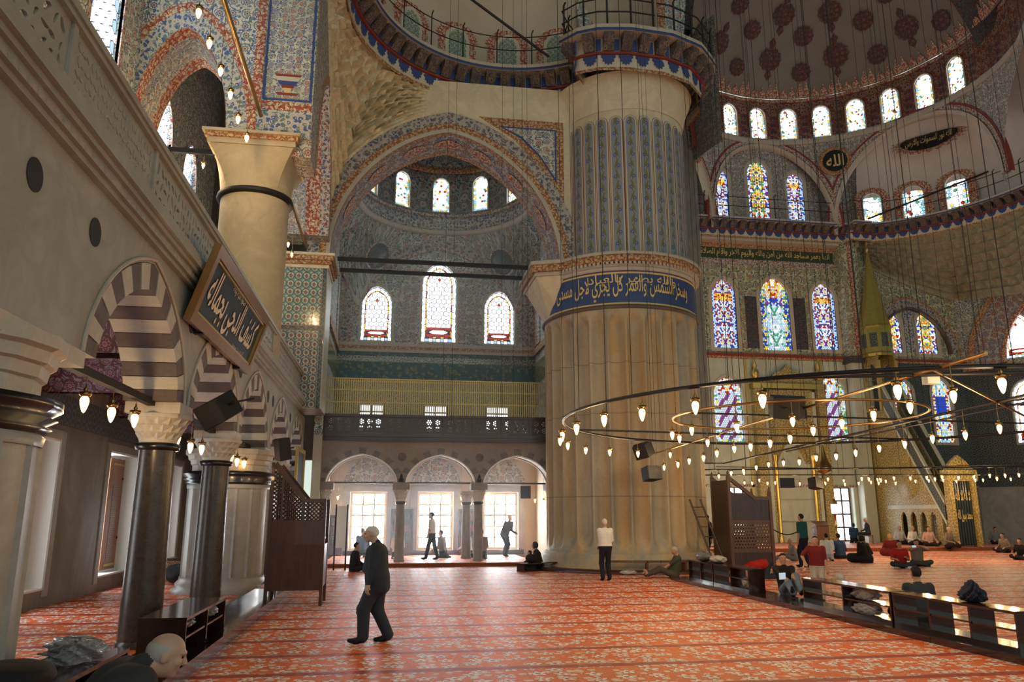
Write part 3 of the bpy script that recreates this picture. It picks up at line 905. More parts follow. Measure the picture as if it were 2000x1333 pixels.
def rect_strip(frame, u0, v0, u1, v1, mat, parent, name, proud=.03, th=.03):
    """proud rectangular band; texture u runs along its longer side"""
    m = MB(); w, h = u1-u0, v1-v0
    uvf = (lambda u, v: (u, v)) if w >= h else (lambda u, v: (v, u))
    q = [(u0,v0), (u1,v0), (u1,v1), (u0,v1)]
    m.add([frame(*p, -proud) for p in q], [(0,1,2,3)], 0, [uvf(*p) for p in q])
    m.add([frame(*p, -proud) for p in q] + [frame(*p, th) for p in q], [(0,4,5,1), (1,5,6,2), (2,6,7,3), (3,7,4,0)], 0, [uvf(*p) for p in q]*2)
    return m.build(name, MT[mat], parent)

# ================================================================ round column on the gallery
rc = thing('round_column', 'stout round limestone column with gilded capital standing on the left gallery', 'column', (-3.85, 20.2, 5.2))
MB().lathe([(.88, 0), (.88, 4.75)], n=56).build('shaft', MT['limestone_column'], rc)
MB().lathe([(.86, 4.72), (.97, 4.74), (.99, 4.80), (.97, 4.87), (.88, 4.89)], n=56).build('black_ring', MT['black_matte'], rc)
def square_cap(parent, r, half, z0, z1, mat, name='capital', hy=None):
    hy = hy or half
    m = MB(); P = []
    for i in range(65):
        a = 2*PI*i/64; ca, sa = math.cos(a), math.sin(a)
        k = 1/max(abs(ca), abs(sa))
        row = []
        for j in range(7):
            t = j/6; e = t**1.5
            row.append(((r*(1-e)+half*k*e)*ca, (r*(1-e)+hy*k*e)*sa, z0+(z1-z0)*t))
        P.append(row)
    m.grid(P, smooth=False)
    return m.build(name, MT[mat], parent)
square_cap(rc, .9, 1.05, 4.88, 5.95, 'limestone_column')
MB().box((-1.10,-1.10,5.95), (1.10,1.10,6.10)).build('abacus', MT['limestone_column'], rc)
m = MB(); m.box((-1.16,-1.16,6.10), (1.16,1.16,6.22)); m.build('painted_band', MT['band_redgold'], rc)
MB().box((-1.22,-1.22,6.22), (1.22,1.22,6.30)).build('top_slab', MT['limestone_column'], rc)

# painted arch crossing the gallery, facing the viewer
PF = frameY(19.3)
pa = struct('wall_pier_arch', 'blue and red painted arch and pier above the gilded capital')
c0, hs0, ri0, zz0 = -5.75, 1.18, 3.0, 11.5
MB().arch_wall(-7.6, -2.4, zz0, 21.5, [arch_pts(c0, hs0, zz0, ri0, 'point', 30)], PF, 1.9).build('painted_wall', MT['paint_blue'], pa)
arch_strip(PF, c0, hs0+.02, ri0+.02, hs0+.52, ri0+.52, zz0, 'point', 'band_bluevine', pa, 'vine_band', .012, .02)
arch_strip(PF, c0, hs0+.52, ri0+.52, hs0+.76, ri0+.76, zz0, 'point', 'band_red', pa, 'red_band', .018, .02)
soffit(PF, c0, hs0-.012, ri0-.012, zz0, 'point', -.02, .42, 'band_red', pa, 'soffit_red', legs=.0)
soffit(PF, c0, hs0-.012, ri0-.012, zz0, 'point', .42, 1.40, 'paint_blue_small', pa, 'soffit_blue')
soffit(PF, c0, hs0-.012, ri0-.012, zz0, 'point', 1.40, 1.92, 'band_red', pa, 'soffit_red')
# tall framed panel with a flower vase on the pier
for (u0, v0, u1, v1, mt, nm) in ((-3.98, 12.28, -3.74, 21, 'band_red', 'red_border'), (-3.74, 12.28, -2.42, 12.52, 'band_red', 'red_border'), (-4.55, 11.52, -2.42, 12.20, 'band_bluevine', 'vine_border'),
                                 (-3.71, 12.56, -3.66, 21, 'blue_paint', 'blue_line'), (-3.66, 12.56, -2.44, 12.61, 'blue_paint', 'blue_line'), (-2.5, 12.61, -2.44, 21, 'blue_paint', 'blue_line')):
    rect_strip(PF, u0, v0, u1, v1, mt, pa, nm, .014, .01)
rect_strip(PF, -3.64, 12.63, -2.52, 21, 'paint_blue_small', pa, 'flower_panel', .012, .01)
vs = struct('painted_vase', None, pa)
for k, (hw, z0, z1, mt) in enumerate(((.30, 12.72, 12.79, 'red_paint'), (.10, 12.79, 12.93, 'gold_paint'), (.18, 12.93, 13.02, 'red_paint'), (.26, 13.02, 13.14, 'blue_paint'), (.33, 13.14, 13.27, 'cream_paint'), (.36, 13.27, 13.34, 'red_paint'))):
    MB().prism([(-3.08-hw*.8, z0), (-3.08+hw*.8, z0), (-3.08+hw, z1), (-3.08-hw, z1)], lambda u, v, w: PF(u, v, w-.022), .012).build('vase_band', MT[mt], vs)

# arch parallel to the nave above the gallery, between the round column and the tiled pier
SF = frameX(-2.38)
sw = struct('wall_side_arch', 'painted side arch between the round column and the tiled pier')
c1, hs1, ri1, zz1 = 22.95, 2.35, 4.2, 11.0
MB().arch_wall(19.36, 26.35, zz1, 21.5, [arch_pts(c1, hs1, zz1, ri1, 'point', 30)], SF, 1.75).build('painted_wall', MT['paint_grey'], sw)
soffit(SF, c1, hs1-.015, ri1-.015, zz1, 'point', -.01, .30, 'band_cream', sw, 'soffit_edge')
soffit(SF, c1, hs1-.015, ri1-.015, zz1, 'point', .30, .78, 'band_red', sw, 'soffit_red')
soffit(SF, c1, hs1-.015, ri1-.015, zz1, 'point', .78, 1.76, 'paint_blue_small', sw, 'soffit_blue')
arch_strip(SF, c1, hs1, ri1, hs1+.30, ri1+.30, zz1, 'point', 'band_redgold', sw, 'red_band', .015, .02)

# ================================================================ tiled pier carrying the great arch
tp = thing('tiled_pier', 'square pier covered in green and blue tiles rising from the left gallery', 'pier', (-3.14, 26.9, 0))
MB().box((-.76,-.9,5.2), (.74,.9,10.1)).build('core', MT['marble_grey'], tp)
fr = frameO((0,-.9,0), (1,0,0), (0,0,1), (0,1,0)); fx = frameO((.74,0,0), (0,1,0), (0,0,1), (-1,0,0))
rect_strip(fr, -.72, 7.86, .70, 8.0, 'tile_dark', tp, 'tile_border', .028, .01)
def tile_mesh(w, h, mt, sz):      # one glazed tile with chamfered edges, its flower centred
    e = .006
    v = [(-w/2, 0, -h/2), (w/2, 0, -h/2), (w/2, 0, h/2), (-w/2, 0, h/2), (-w/2+e, -.014, -h/2+e), (w/2-e, -.014, -h/2+e), (w/2-e, -.014, h/2-e), (-w/2+e, -.014, h/2-e)]
    uv = [(sz*(.5+x/w), sz*(.5+z/h)) for x, y, z in v]
    return MB().add(v, [(0,1,5,4), (1,2,6,5), (2,3,7,6), (3,0,4,7), (4,5,6,7)], 0, uv).mesh('tile', MT[mt])
rect_strip(fr, -.73, 5.2, .71, 10.06, 'cornice_stone', tp, 'grout_bed', .006, .005)
TW = 1.30/5
for mt, sz, z0, n in (('tile_green', .30, 8.02, 7), ('tile_blue', .26, 5.22, 9)):
    th_ = (10.04-8.02)/7 if mt == 'tile_green' else (7.84-5.22)/9
    me_ = [tile_mesh(TW-.006, th_-.006, mt, sz)]
    for i in range(5):
        for j in range(n):
            link('tile', me_[0], tp, (-.72+TW*(i+.5), -.906, z0+th_*(j+.5)))
rect_strip(fr, .60, 5.2, .72, 10.05, 'tile_dark', tp, 'tile_border', .03, .01)
rect_strip(fx, -.88, 5.2, .88, 10.05, 'qibla_marble', tp, 'side_panel', .02, .01)
for z0, z1, e, mt in ((10.05, 10.17, .05, 'limestone'), (10.17, 10.30, .12, 'band_redgold'), (10.30, 10.46, .2, 'band_redgold'), (10.46, 10.55, .24, 'limestone')):
    MB().box((-.76-e,-.9-e,z0), (.74+e,.9+e,z1)).build('cornice', MT[mt], tp)

# ================================================================ great arch of the corner bay
BF = frameY(26.0)
CX, HS, RI, ZB = 1.72, 4.08, 4.92, 10.6
ga = struct('wall_great_arch', 'wall with the great painted arch opening into the corner bay')
MB().arch_wall(-2.4, 6.6, ZB, 17.6, [arch_pts(CX, HS, ZB, RI, 'point', 48)], BF, 1.8).build('stone_face', MT['limestone'], ga)
arch_strip(BF, CX, HS-.01, RI-.01, HS+.14, RI+.14, ZB, 'point', 'cornice_stone', ga, 'edge_moulding', .04, .05)
arch_strip(BF, CX, HS+.14, RI+.14, HS+.36, RI+.36, ZB, 'point', 'band_redgold', ga, 'red_band', .02, .02)
arch_strip(BF, CX, HS+.36, RI+.36, HS+.78, RI+.78, ZB, 'point', 'band_greycurl', ga, 'leaf_border', .05, .04)
soffit(BF, CX, HS-.02, RI-.02, ZB, 'point', -.02, .22, 'band_redgold', ga, 'soffit_edge', 48)
soffit(BF, CX, HS-.02, RI-.02, ZB, 'point', .22, 1.52, 'paint_soffit', ga, 'soffit_painting', 48)
soffit(BF, CX, HS-.02, RI-.02, ZB, 'point', 1.52, 1.82, 'band_redgold', ga, 'soffit_edge', 48)
# red cartouches on the soffit
for t in (.16, .28, .40, .5, .60, .72, .84):
    P = []
    for i in range(9):
        tt = t + (i-4)*.0085*(1.3 if t == .5 else 1); a = PI*(1-tt); s = math.cos(a)
        w = .36*math.sqrt(max(0, 1-((i-4)/4.2)**2))
        x, z = CX+(HS-.045)*s, ZB+(RI-.045)*arch_h(s, 'point')
        P.append([(x, 26.87-w, z), (x, 26.87+w, z)])
    MB().grid(P, 0, [[(i*.1, 0), (i*.1, .7)] for i in range(9)], True).build('cartouche', MT['band_red'], ga)
# right spandrel panel: scroll work framed in red and gold
for pts, mt, nm, pr in (([(2.8,16.25),(6.0,16.25),(6.0,12.2),(5.62,13.3),(4.9,14.6),(4.1,15.45)], 'band_redgold', 'spandrel_frame', .02),
                        ([(3.55,15.92),(5.72,15.92),(5.72,13.75),(5.1,14.75),(4.35,15.5)], 'blue_paint', 'spandrel_line', .03),
                        ([(3.75,15.86),(5.66,15.86),(5.66,13.98),(5.1,14.85),(4.4,15.55)], 'paint_blue', 'spandrel_panel', .036)):
    MB().prism(pts, lambda u, v, w: BF(u, v, w-pr), .03).build(nm, MT[mt], ga)
tb2 = thing('tie_rods', 'pair of black tie rods across the great arch of the corner bay', 'tie rod')
for y, z in ((26.25, 10.52), (27.55, 10.52)):
    MB().box((-2.1, y-.06, z-.065), (4.95, y+.06, z+.065)).build('rod', MT['black_matte'], tb2)

# ================================================================ corner bay: walls, windows, dome
BX0, BX1, BY = -2.45, 6.15, 33.0
bw = struct('wall_back_bay', 'far wall of the corner bay with stained windows and tile bands')
hl = [arch_hole(c, hw, zb, zs, ri, 'point') for c, hw, zb, zs, ri in ((-.85,.66,9.12,10.75,.80), (1.86,.76,9.14,11.75,1.0), (4.55,.67,9.14,10.75,.80))]
sm = [[(x, 5.3), (x, 6.32), (x+1.1, 6.32), (x+1.1, 5.3)] for x in (-1.46, 1.25, 3.95)]
gw = [[(x, .30), (x, 2.68), (x+1.50, 2.68), (x+1.50, .30)] for x in (-1.62, 1.14, 3.90)]
MB().plate([(BX0-.3, 0), (BX0-.3, 4.5), (BX1+.3, 4.5), (BX1+.3, 0)], gw, frameY(BY), .5).build('lower_wall', MT['plaster_cream'], bw)
MB().plate([(BX0-.3, 4.5), (BX0-.3, 8.5), (BX1+.3, 8.5), (BX1+.3, 4.5)], sm, frameY(BY), .5).build('tile_wall', MT['tile_gold'], bw)
MB().plate([(BX0-.3, 8.5), (BX0-.3, 15), (BX1+.3, 15), (BX1+.3, 8.5)], hl, frameY(BY), .4).build('painted_wall', MT['paint_teal'], bw)
WF = frameY(BY)
for z0, z1, mt, pr in ((8.86, 9.0, 'cornice_stone', .12), (8.70, 8.86, 'band_redgold', .16), (8.58, 8.70, 'cornice_stone', .20), (8.44, 8.58, 'band_teal', .10), (8.18, 8.44, 'tile_blue', .05), (7.36, 8.16, 'band_teal', .03), (7.26, 7.36, 'gold_dull', .05)):
    rect_strip(WF, BX0, z0, BX1, z1, mt, bw, 'wall_band', pr, .01)
arch_strip(WF, 1.85, 3.92, 4.55, 4.26, 4.90, 9.0, 'point', 'band_greycurl', bw, 'arch_border', .05, .02)
arch_strip(WF, 1.85, 3.76, 4.38, 3.92, 4.55, 9.0, 'point', 'band_cream', bw, 'arch_line', .07, .02)
for x in (.50, 3.20):
    rect_strip(WF, x-.42, 9.1, x+.42, 11.6, 'paint_grey', bw, 'flower_panel', .03, .01)
for k, (c, hw, zb, zs, ri) in enumerate(((-.85,.66,9.12,10.75,.80), (1.86,.76,9.14,11.75,1.0), (4.55,.67,9.14,10.75,.80))):
    stained(['left of the three stained windows under the great arch', 'tall middle stained window under the great arch', 'right of the three stained windows under the great arch'][k],
            frameO((c, BY, 0), (1,0,0), (0,0,1), (0,1,0)), hw, zb, zs, ri, 'hex', cell=.125, lead=.020)
for k, x in enumerate((-1.46, 1.25, 3.95)):
    NWIN[0] += 1
    w = struct(f'window_{NWIN[0]}', ['left', 'middle', 'right'][k] + ' small square window behind the gilded gallery screen')
    m = MB(); m.box((x, 33.08, 5.3), (x+1.1, 33.2, 5.36)); m.box((x, 33.08, 6.0), (x+1.1, 33.2, 6.06)); m.box((x+.52, 33.085, 5.302), (x+.58, 33.195, 6.298)); m.box((x+.002, 33.085, 5.302), (x+.08, 33.195, 6.298)); m.box((x+1.02, 33.085, 5.302), (x+1.098, 33.195, 6.298))
    m.build('frame', MT['wood_brown'], w)
    for i in range(2):
        MB().box((x+.09+.49*i, 33.16, 5.37), (x+.51+.50*i, 33.18, 5.99)).build('pane', MT['glass_clear'], w)
    MB().box((x+.09, 33.16, 6.07), (x+1.01, 33.18, 6.30)).build('pane', MT['glass_milk'], w)
for k, x in enumerate((-1.62, 1.14, 3.90)):
    NWIN[0] += 1
    w = struct(f'window_{NWIN[0]}', ['tall bright floor window behind the walking man in the dark suit', 'tall bright floor window behind the young man in a white shirt', 'tall bright floor window nearest the giant pillar'][k])
    m = MB()
    for i in range(4):
        e = .055 if i in (0, 3) else .034
        u = x+.05+i*1.40/3; m.box((u-e, 33.20, .32), (u+e, 33.28, 2.66))
    for j in range(6):
        e = .055 if j in (0, 5) else (.042 if j == 3 else .026)
        v = .36+j*2.27/5; m.box((x+.03, 33.206, v-e), (x+1.47, 33.274, v+e))
    m.build('frame', MT['wood_frame'], w)
    for i in range(3):
        for j in range(5):
            u = x+.05+i*1.40/3; v = .36+j*2.27/5
            MB().box((u+.03, 33.25, v+.02), (u+1.40/3-.03, 33.262, v+2.27/5-.02)).build('pane', MT['glass_day'], w)
    for u0, u1 in ((x-.30, x), (x+1.5, x+1.80)):
        MB().box((u0, 32.94, .13), (u1, 33.02, 2.9)).build('surround', MT['marble_grey'], w)
    MB().box((x-.30, 32.93, 2.68), (x+1.8, 33.02, 2.92)).build('lintel', MT['marble_grey'], w)
    MB().box((x-.2, 32.80, .13), (x+1.7, 33.02, .32)).build('sill_box', MT['wood_dark'], w)
    lun = arch_hole(x+.75, 1.05, 3.0, 3.0, 1.15, 'ogee', 20)
    MB().prism(lun, lambda u, v, q: WF(u, v, q-.03), .03).build('painted_lunette', MT['paint_grey'], w)
for s, x in ((1, BX0), (-1, BX1)):
    side = struct('wall_bay_left' if s > 0 else 'wall_bay_right', 'painted side wall of the corner bay')
    f = frameX(x, -s)
    MB().plate([(28.08, 4.5), (28.08, 15), (33, 15), (33, 4.5)], [], f, .3).build('painted_wall', MT['paint_teal'], side)
    MB().plate([(28.0, 0), (28.0, 4.5), (33, 4.5), (33, 0)], [], f, .3).build('lower_wall', MT['plaster_cream'], side)
    rect_strip(f, 31.6, 9.0, 32.3, 14, 'band_bluevine', side, 'painted_border', .04, .01)
    rect_strip(f, 32.35, 9.0, 32.9, 14, 'band_red', side, 'painted_border', .04, .01)
    rect_strip(f, 27.8, 7.3, 33, 8.2, 'tile_gold', side, 'tile_band', .04, .01)
    rect_strip(f, 27.8, 8.58, 33, 8.86, 'band_redgold', side, 'tile_band', .10, .01)

def vault_patch(c, R, zr, rect, zc, a0, a1, na, nt, disp=None, bulge=.0, tilt=0):
    """surface from a square plan (rect x0,y0,x1,y1) at height zc(a) up to a ring of radius R at zr"""
    P = []; U = []
    for i in range(na+1):
        a = a0+(a1-a0)*i/na; ca, sa = math.cos(a), math.sin(a)
        k = 1e9
        if ca > 1e-6: k = min(k, (rect[2]-c[0])/ca)
        if ca < -1e-6: k = min(k, (rect[0]-c[0])/ca)
        if sa > 1e-6: k = min(k, (rect[3]-c[1])/sa)
        if sa < -1e-6: k = min(k, (rect[1]-c[1])/sa)
        k = max(k, R)
        zb = zc(a); row = []; ur = []
        for j in range(nt+1):
            t = j/nt
            r = k+(R-k)*(t**1.25 if bulge == 0 else t**(1+bulge)); z = zb+(zr-zb)*t
            if disp: r, z = disp(r, z, a, t, k)
            row.append((c[0]+r*ca, c[1]+r*sa, z)); ur.append((a*R, t*(zr-zb)+.3*(k-r)))
        P.append(row); U.append(ur)
    return P, U
DC, DR, DZ = (1.85, 29.5), 3.5, 14.25
dm = struct('ceiling_bay_dome', 'dark painted dome with a ring of windows over the corner bay')
def zcorner(a):
    q = abs((math.degrees(a) % 90) - 45)/45      # 0 at a corner, 1 on an axis
    return 9.4 + 4.7*math.sqrt(max(0, 1-(1-q)**2))**.9
P, U = vault_patch(DC, DR, DZ, (BX0, 26.2, BX1, 32.98), zcorner, R(-22), R(202), 64, 10)
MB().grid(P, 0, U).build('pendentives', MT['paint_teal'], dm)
for k, (z0, z1, r, mt) in enumerate(((14.10, 14.30, 3.42, 'cornice_stone'), (14.30, 14.95, 3.52, 'band_bluevine'), (14.95, 15.1, 3.46, 'band_cream'))):
    MB().lathe([(r+.15, z0), (r, z0), (r, z1), (r+.15, z1)], (*DC, 0), n=60, a0=R(-28), a1=R(208)).build('ring_band', MT[mt], dm)
NF = 12
for i in range(NF):      # drum facets; windows in those that are seen
    a = R(90)+2*PI*i/NF
    if math.sin(a) < -.3: continue
    ca, sa = math.cos(a), math.sin(a)
    half = 3.52*math.tan(PI/NF)
    f = frameO((DC[0]+3.52*ca, DC[1]+3.52*sa, 0), (sa, -ca, 0), (0,0,1), (ca, sa, 0))
    hole = arch_hole(0, .36, 15.22, 16.45, .40, 'round', 12)
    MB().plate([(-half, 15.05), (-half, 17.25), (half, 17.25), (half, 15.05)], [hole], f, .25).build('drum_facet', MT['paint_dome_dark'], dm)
    if math.sin(a) > -.2:
        nm = {0: 'middle window in the drum of the small dome', 1: 'left window in the drum of the small dome', 11: 'right window in the drum of the small dome'}.get(i, 'hidden drum window of the small dome')
        w_ = stained(nm, f, .36, 15.22, 16.45, .40, 'rosette', 'round', cell=.062, lead=.007, ring=.05, depth=.08)
        if 'hidden' in nm: w_['group'] = 'small dome windows'
MB().lathe([(3.40, 17.05), (3.38, 17.35), (3.5, 17.35)], (*DC, 0), n=60, a0=R(-28), a1=R(208)).build('ring_band', MT['band_redgold'], dm)
prof = [(3.45*math.cos(t), 17.3+2.6*math.sin(t)) for t in np.linspace(0, PI/2, 14)]
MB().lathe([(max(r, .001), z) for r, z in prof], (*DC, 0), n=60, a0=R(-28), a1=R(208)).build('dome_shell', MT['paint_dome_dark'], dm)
# blue roundels on the pendentives
for a in (R(134), R(46)):
    k = 3.95; x, y = DC[0]+k*math.cos(a), DC[1]+k*math.sin(a)
    n = Vector((-math.cos(a), -math.sin(a), -.55)).normalized()
    o = MB().lathe([(0, .05), (.50, .05), (.56, .02), (.60, 0)], n=28).build('roundel', MT['tile_dark'], dm, (x, y, 12.75))
    o.rotation_euler = n.to_track_quat('Z', 'Y').to_euler()
    o2 = MB().lathe([(.58, .0), (.58, .06), (.66, .06), (.66, 0)], n=28).build('roundel_ring', MT['band_cream'], dm, (x, y, 12.75))
    o2.rotation_euler = o.rotation_euler
# ================================================================ gallery inside the corner bay
GY = 28.3
gl = struct('wall_gallery_bay', 'brown stone gallery front with three pointed arches')
GC = (-1.03, 1.78, 4.60)
MB().arch_wall(-2.5, 6.15, 2.9, 4.4, [arch_pts(c, 1.26, 2.9, 1.0, 'ogee', 24) for c in GC], frameY(GY), .75).build('stone_front', MT['gallery_stone'], gl)
for c in GC:
    voussoirs(gl, c, 1.25, 1.50, 2.9, .99, 1.24, 'ogee', 17, frameY(GY), .03, (MT['stone_dark'], MT['gallery_stone']), .02)
    for y in (GY-.03, GY+.78):
        MB().tube([(p[0], y, p[1]) for p in arch_pts(c, 1.24, 2.9, .98, 'ogee', 30)], .028, 6).build('white_moulding', MT['white_reveal'], gl)
for x in (.38, 3.2):
    MB().lathe([(0, .03), (.13, .03), (.15, 0)], n=18).build('disc', MT['stone_dark'], gl, (x, GY, 3.80)).rotation_euler = (PI/2, 0, 0)
tg = thing('gallery_tie_bar', 'thin dark tie bar across the three gallery arches', 'tie bar')
MB().box((-2.4, GY+.30, 2.86), (6.1, GY+.36, 2.92)).build('bar', MT['iron'], tg)
for x, lab in ((.38, 'slim stone column between the left and middle gallery arches'), (3.2, 'slim stone column between the middle and right gallery arches'), (6.0, 'slim stone column at the right end of the gallery, beside the pillar'), (-2.3, 'slim stone column at the left end of the gallery arches')):
    t = column('gallery_column', lab, (x, GY+.36, .13), .165, 2.05, mat='gallery_stone')
    MB().box((-.30,-.36,2.51), (.30,.36,2.78)).build('impost_block', MT['gallery_stone'], t)
cb = column('gallery_column', 'brownish column just left of the right gallery column, standing deeper', (2.92, 30.2, .13), .17, 2.05, mat='gallery_stone')
gs = struct('ceiling_gallery', 'dark timber underside and floor slab of the bay gallery')
MB().box((-2.45, GY-.12, 4.38), (6.15, 32.99, 4.62)).build('slab', MT['wood_dark'], gs)
for z0, z1, e in ((4.36, 4.42, .10), (4.42, 4.50, .16), (4.50, 4.62, .22)):
    MB().box((-2.45, GY-e, z0), (6.15, GY, z1)).build('moulding', MT['wood_dark'], gs)
# pierced balustrade of the bay gallery
gb = thing('bay_balustrade', 'dark pierced balustrade across the bay gallery', 'balustrade')
def star_holes(u0, u1, v0, v1, s):
    hs = []
    n = max(1, int((u1-u0)/s)); rows = 2
    for i in range(n):
        for j in range(rows):
            cx = u0+(i+.5)*(u1-u0)/n; cy = v0+(j+.5)*(v1-v0)/rows
            for k in range(6):
                a = PI/3*k + (PI/6 if (i+j) % 2 else 0); r1 = s*.30
                p = (cx+r1*math.cos(a), cy+r1*math.sin(a)); q = s*.115
                hs.append([(p[0]+q*math.cos(a+b), p[1]+q*math.sin(a+b)) for b in (0, PI/2, PI, 1.5*PI)])
            hs.append([(cx+s*.09*math.cos(b), cy+s*.09*math.sin(b)) for b in np.linspace(0, 2*PI, 7)[:-1]])
    return hs
for i in range(8):
    u0 = -2.42+i*1.07; u1 = u0+1.07
    MB().plate([(u0+.04, 4.64), (u0+.04, 5.22), (u1-.04, 5.22), (u1-.04, 4.64)], star_holes(u0+.08, u1-.08, 4.68, 5.18, .25), frameY(GY-.10), .05).build('pierced_panel', MT['wood_dark'], gb)
    MB().box((u0-.04, GY-.14, 4.62), (u0+.04, GY-.02, 5.26)).build('post', MT['wood_dark'], gb)
MB().box((-2.45, GY-.16, 5.22), (6.15, GY, 5.31)).build('rail', MT['wood_dark'], gb)
# gilded screen of thin vertical bars above it
gsr = thing('gilded_screen', 'tall gilded screen of thin vertical bars above the bay balustrade', 'screen')
m = MB()
for i in range(108):
    x = -2.40+i*.079
    MB().box((x-.016, GY-.07, 5.31), (x+.016, GY-.04, 6.62)).build('bar', MT['gold_dull'], gsr)
for z in (5.75, 6.2, 6.62):
    MB().box((-2.45, GY-.08, z-.02), (6.12, GY-.04, z+.02)).build('rail', MT['gold_dull'], gsr)
# raised platform of the bay
pf = struct('floor_platform_bay', 'low carpeted platform under the bay gallery')
MB().box((-2.2, 27.75, 0.0), (5.2, 33, .13), 0).build('platform_carpet', MT['carpet'], pf)
MB().box((-2.2, 27.70, 0.0), (5.2, 27.75, .125)).build('step_edge', MT['carpet_edge'], pf)
# ================================================================ writing: Arabic letters joined by hand
AR = {  # isolated, final, initial, medial presentation forms
 'ا':(0xFE8D,0xFE8E,0,0),'ب':(0xFE8F,0xFE90,0xFE91,0xFE92),'ت':(0xFE95,0xFE96,0xFE97,0xFE98),'ج':(0xFE9D,0xFE9E,0xFE9F,0xFEA0),'ح':(0xFEA1,0xFEA2,0xFEA3,0xFEA4),
 'خ':(0xFEA5,0xFEA6,0xFEA7,0xFEA8),'د':(0xFEA9,0xFEAA,0,0),'ر':(0xFEAD,0xFEAE,0,0),'ز':(0xFEAF,0xFEB0,0,0),'س':(0xFEB1,0xFEB2,0xFEB3,0xFEB4),'ش':(0xFEB5,0xFEB6,0xFEB7,0xFEB8),
 'ص':(0xFEB9,0xFEBA,0xFEBB,0xFEBC),'ع':(0xFEC9,0xFECA,0xFECB,0xFECC),'ف':(0xFED1,0xFED2,0xFED3,0xFED4),'ق':(0xFED5,0xFED6,0xFED7,0xFED8),'ك':(0xFED9,0xFEDA,0xFEDB,0xFEDC),
 'ل':(0xFEDD,0xFEDE,0xFEDF,0xFEE0),'م':(0xFEE1,0xFEE2,0xFEE3,0xFEE4),'ن':(0xFEE5,0xFEE6,0xFEE7,0xFEE8),'ه':(0xFEE9,0xFEEA,0xFEEB,0xFEEC),'و':(0xFEED,0xFEEE,0,0),
 'ى':(0xFEEF,0xFEF0,0,0),'ي':(0xFEF1,0xFEF2,0xFEF3,0xFEF4)}
def shape(t):
    res = []
    for w in t.split(' '):
        r = []; i = 0; joined = False
        while i < len(w):
            ch = w[i]
            if ch == 'ل' and i+1 < len(w) and w[i+1] == 'ا':
                r.append(chr(0xFEFC if joined else 0xFEFB)); joined = False; i += 2; continue
            f = AR.get(ch)
            if f is None: r.append(ch); joined = False; i += 1; continue
            nxt = i+1 < len(w) and f[2] != 0 and w[i+1] in AR
            r.append(chr(f[3] if joined and nxt else f[2] if nxt else f[1] if joined else f[0]))
            joined = nxt; i += 1
        res.append(''.join(reversed(r)))
    return ' '.join(reversed(res))
def text_polys(txt, fit_w, fit_h, slant=0.0, bold=.02):
    """vertices and faces of the lettering, scaled into fit_w x fit_h and centred"""
    cu = bpy.data.curves.new('lettering', 'FONT'); cu.body = txt; cu.resolution_u = 3; cu.offset = bold; cu.fill_mode = 'FRONT' if False else 'BOTH'
    o = bpy.data.objects.new('lettering', cu); C.objects.link(o)
    bpy.context.view_layer.update()
    me = o.evaluated_get(bpy.context.evaluated_depsgraph_get()).to_mesh()
    V = np.array([v.co[:2] for v in me.vertices]); F = [tuple(p.vertices) for p in me.polygons]
    bpy.data.objects.remove(o); bpy.data.curves.remove(cu)
    lo, hi = V.min(0), V.max(0); V = (V-(lo+hi)/2)/(hi-lo)
    V[:, 0] = V[:, 0]*fit_w + slant*V[:, 1]*fit_h; V[:, 1] *= fit_h
    return V, F
def lettering(txt, fit_w, fit_h, frame, mat, parent, name='lettering', th=.012, **k):
    V, F = text_polys(shape(txt), fit_w, fit_h, **k)
    m = MB(); n = len(V)
    m.add([frame(v[0], v[1], -th) for v in V], F)
    return m.build(name, MT[mat], parent)

# ================================================================ the giant fluted pillar
PC = (8.24, 26.85); PR = 2.80
pl = thing('fluted_pillar', 'giant fluted stone pillar with a blue inscription band and painted upper shaft', 'pillar', (PC[0], PC[1], 0))
NFL = 28
def flute(rr, z, a):
    k = (a/(2*PI)*NFL) % 1.0
    e = min(max((z-.72)/.35, 0), 1)*min(max((8.42-z)/.30, 0), 1)      # channels close in a curve at both ends
    x = (k-.5)/.44
    edge = math.sqrt(max(0, 1-x*x))
    if z < 1.2: edge = max(0, edge-(1-min(max((z-.62)/.45, 0), 1))*1.0)
    if z > 8.0: edge = max(0, edge-(1-min(max((8.50-z)/.40, 0), 1))*1.0)
    return rr - .30*edge*(1 if e > 0 else 0)
zs = [.55, .62, .68, .74, .80, .88, .96, 1.06, 1.2, 2, 3.5, 5, 6.5, 7.6, 8.0, 8.1, 8.2, 8.28, 8.36, 8.44, 8.52, 8.6]
MB().lathe([(PR, z) for z in zs], n=NFL*16, rfun=flute).build('fluted_shaft', MT['pillar_stone'], pl)
MB().lathe([(PR+.30, 0), (PR+.30, .16), (PR+.20, .20), (PR+.20, .40), (PR+.10, .44), (PR+.12, .52), (PR, .58)], n=96).build('plinth', MT['pillar_stone'], pl)
MB().lathe([(PR+.02, 8.56), (PR+.10, 8.60), (PR+.08, 8.66), (PR-.02, 8.70)], n=96).build('ring_moulding', MT['stone_dark'], pl)
MB().lathe([(PR-.02, 8.68), (PR-.02, 9.95)], n=96).build('inscription_band', MT['band_blue'], pl)
for z in (8.74, 9.82):
    MB().lathe([(PR-.02, z-.03), (PR+.005, z-.03), (PR+.005, z+.03), (PR-.02, z+.03)], n=96).build('gold_line', MT['gold_paint'], pl)
for z in (2.35, 5.05, 6.75):
    MB().lathe([(PR+.004, z-.012), (PR+.004, z+.012)], n=NFL*16, rfun=lambda rr, zz, a: flute(rr, 3.0, a)).build('stone_joint', MT['gallery_stone'], pl)
def on_pillar(r, a0):
    return lambda u, v, w: ((r-w)*math.cos(a0+u/r), (r-w)*math.sin(a0+u/r), v)
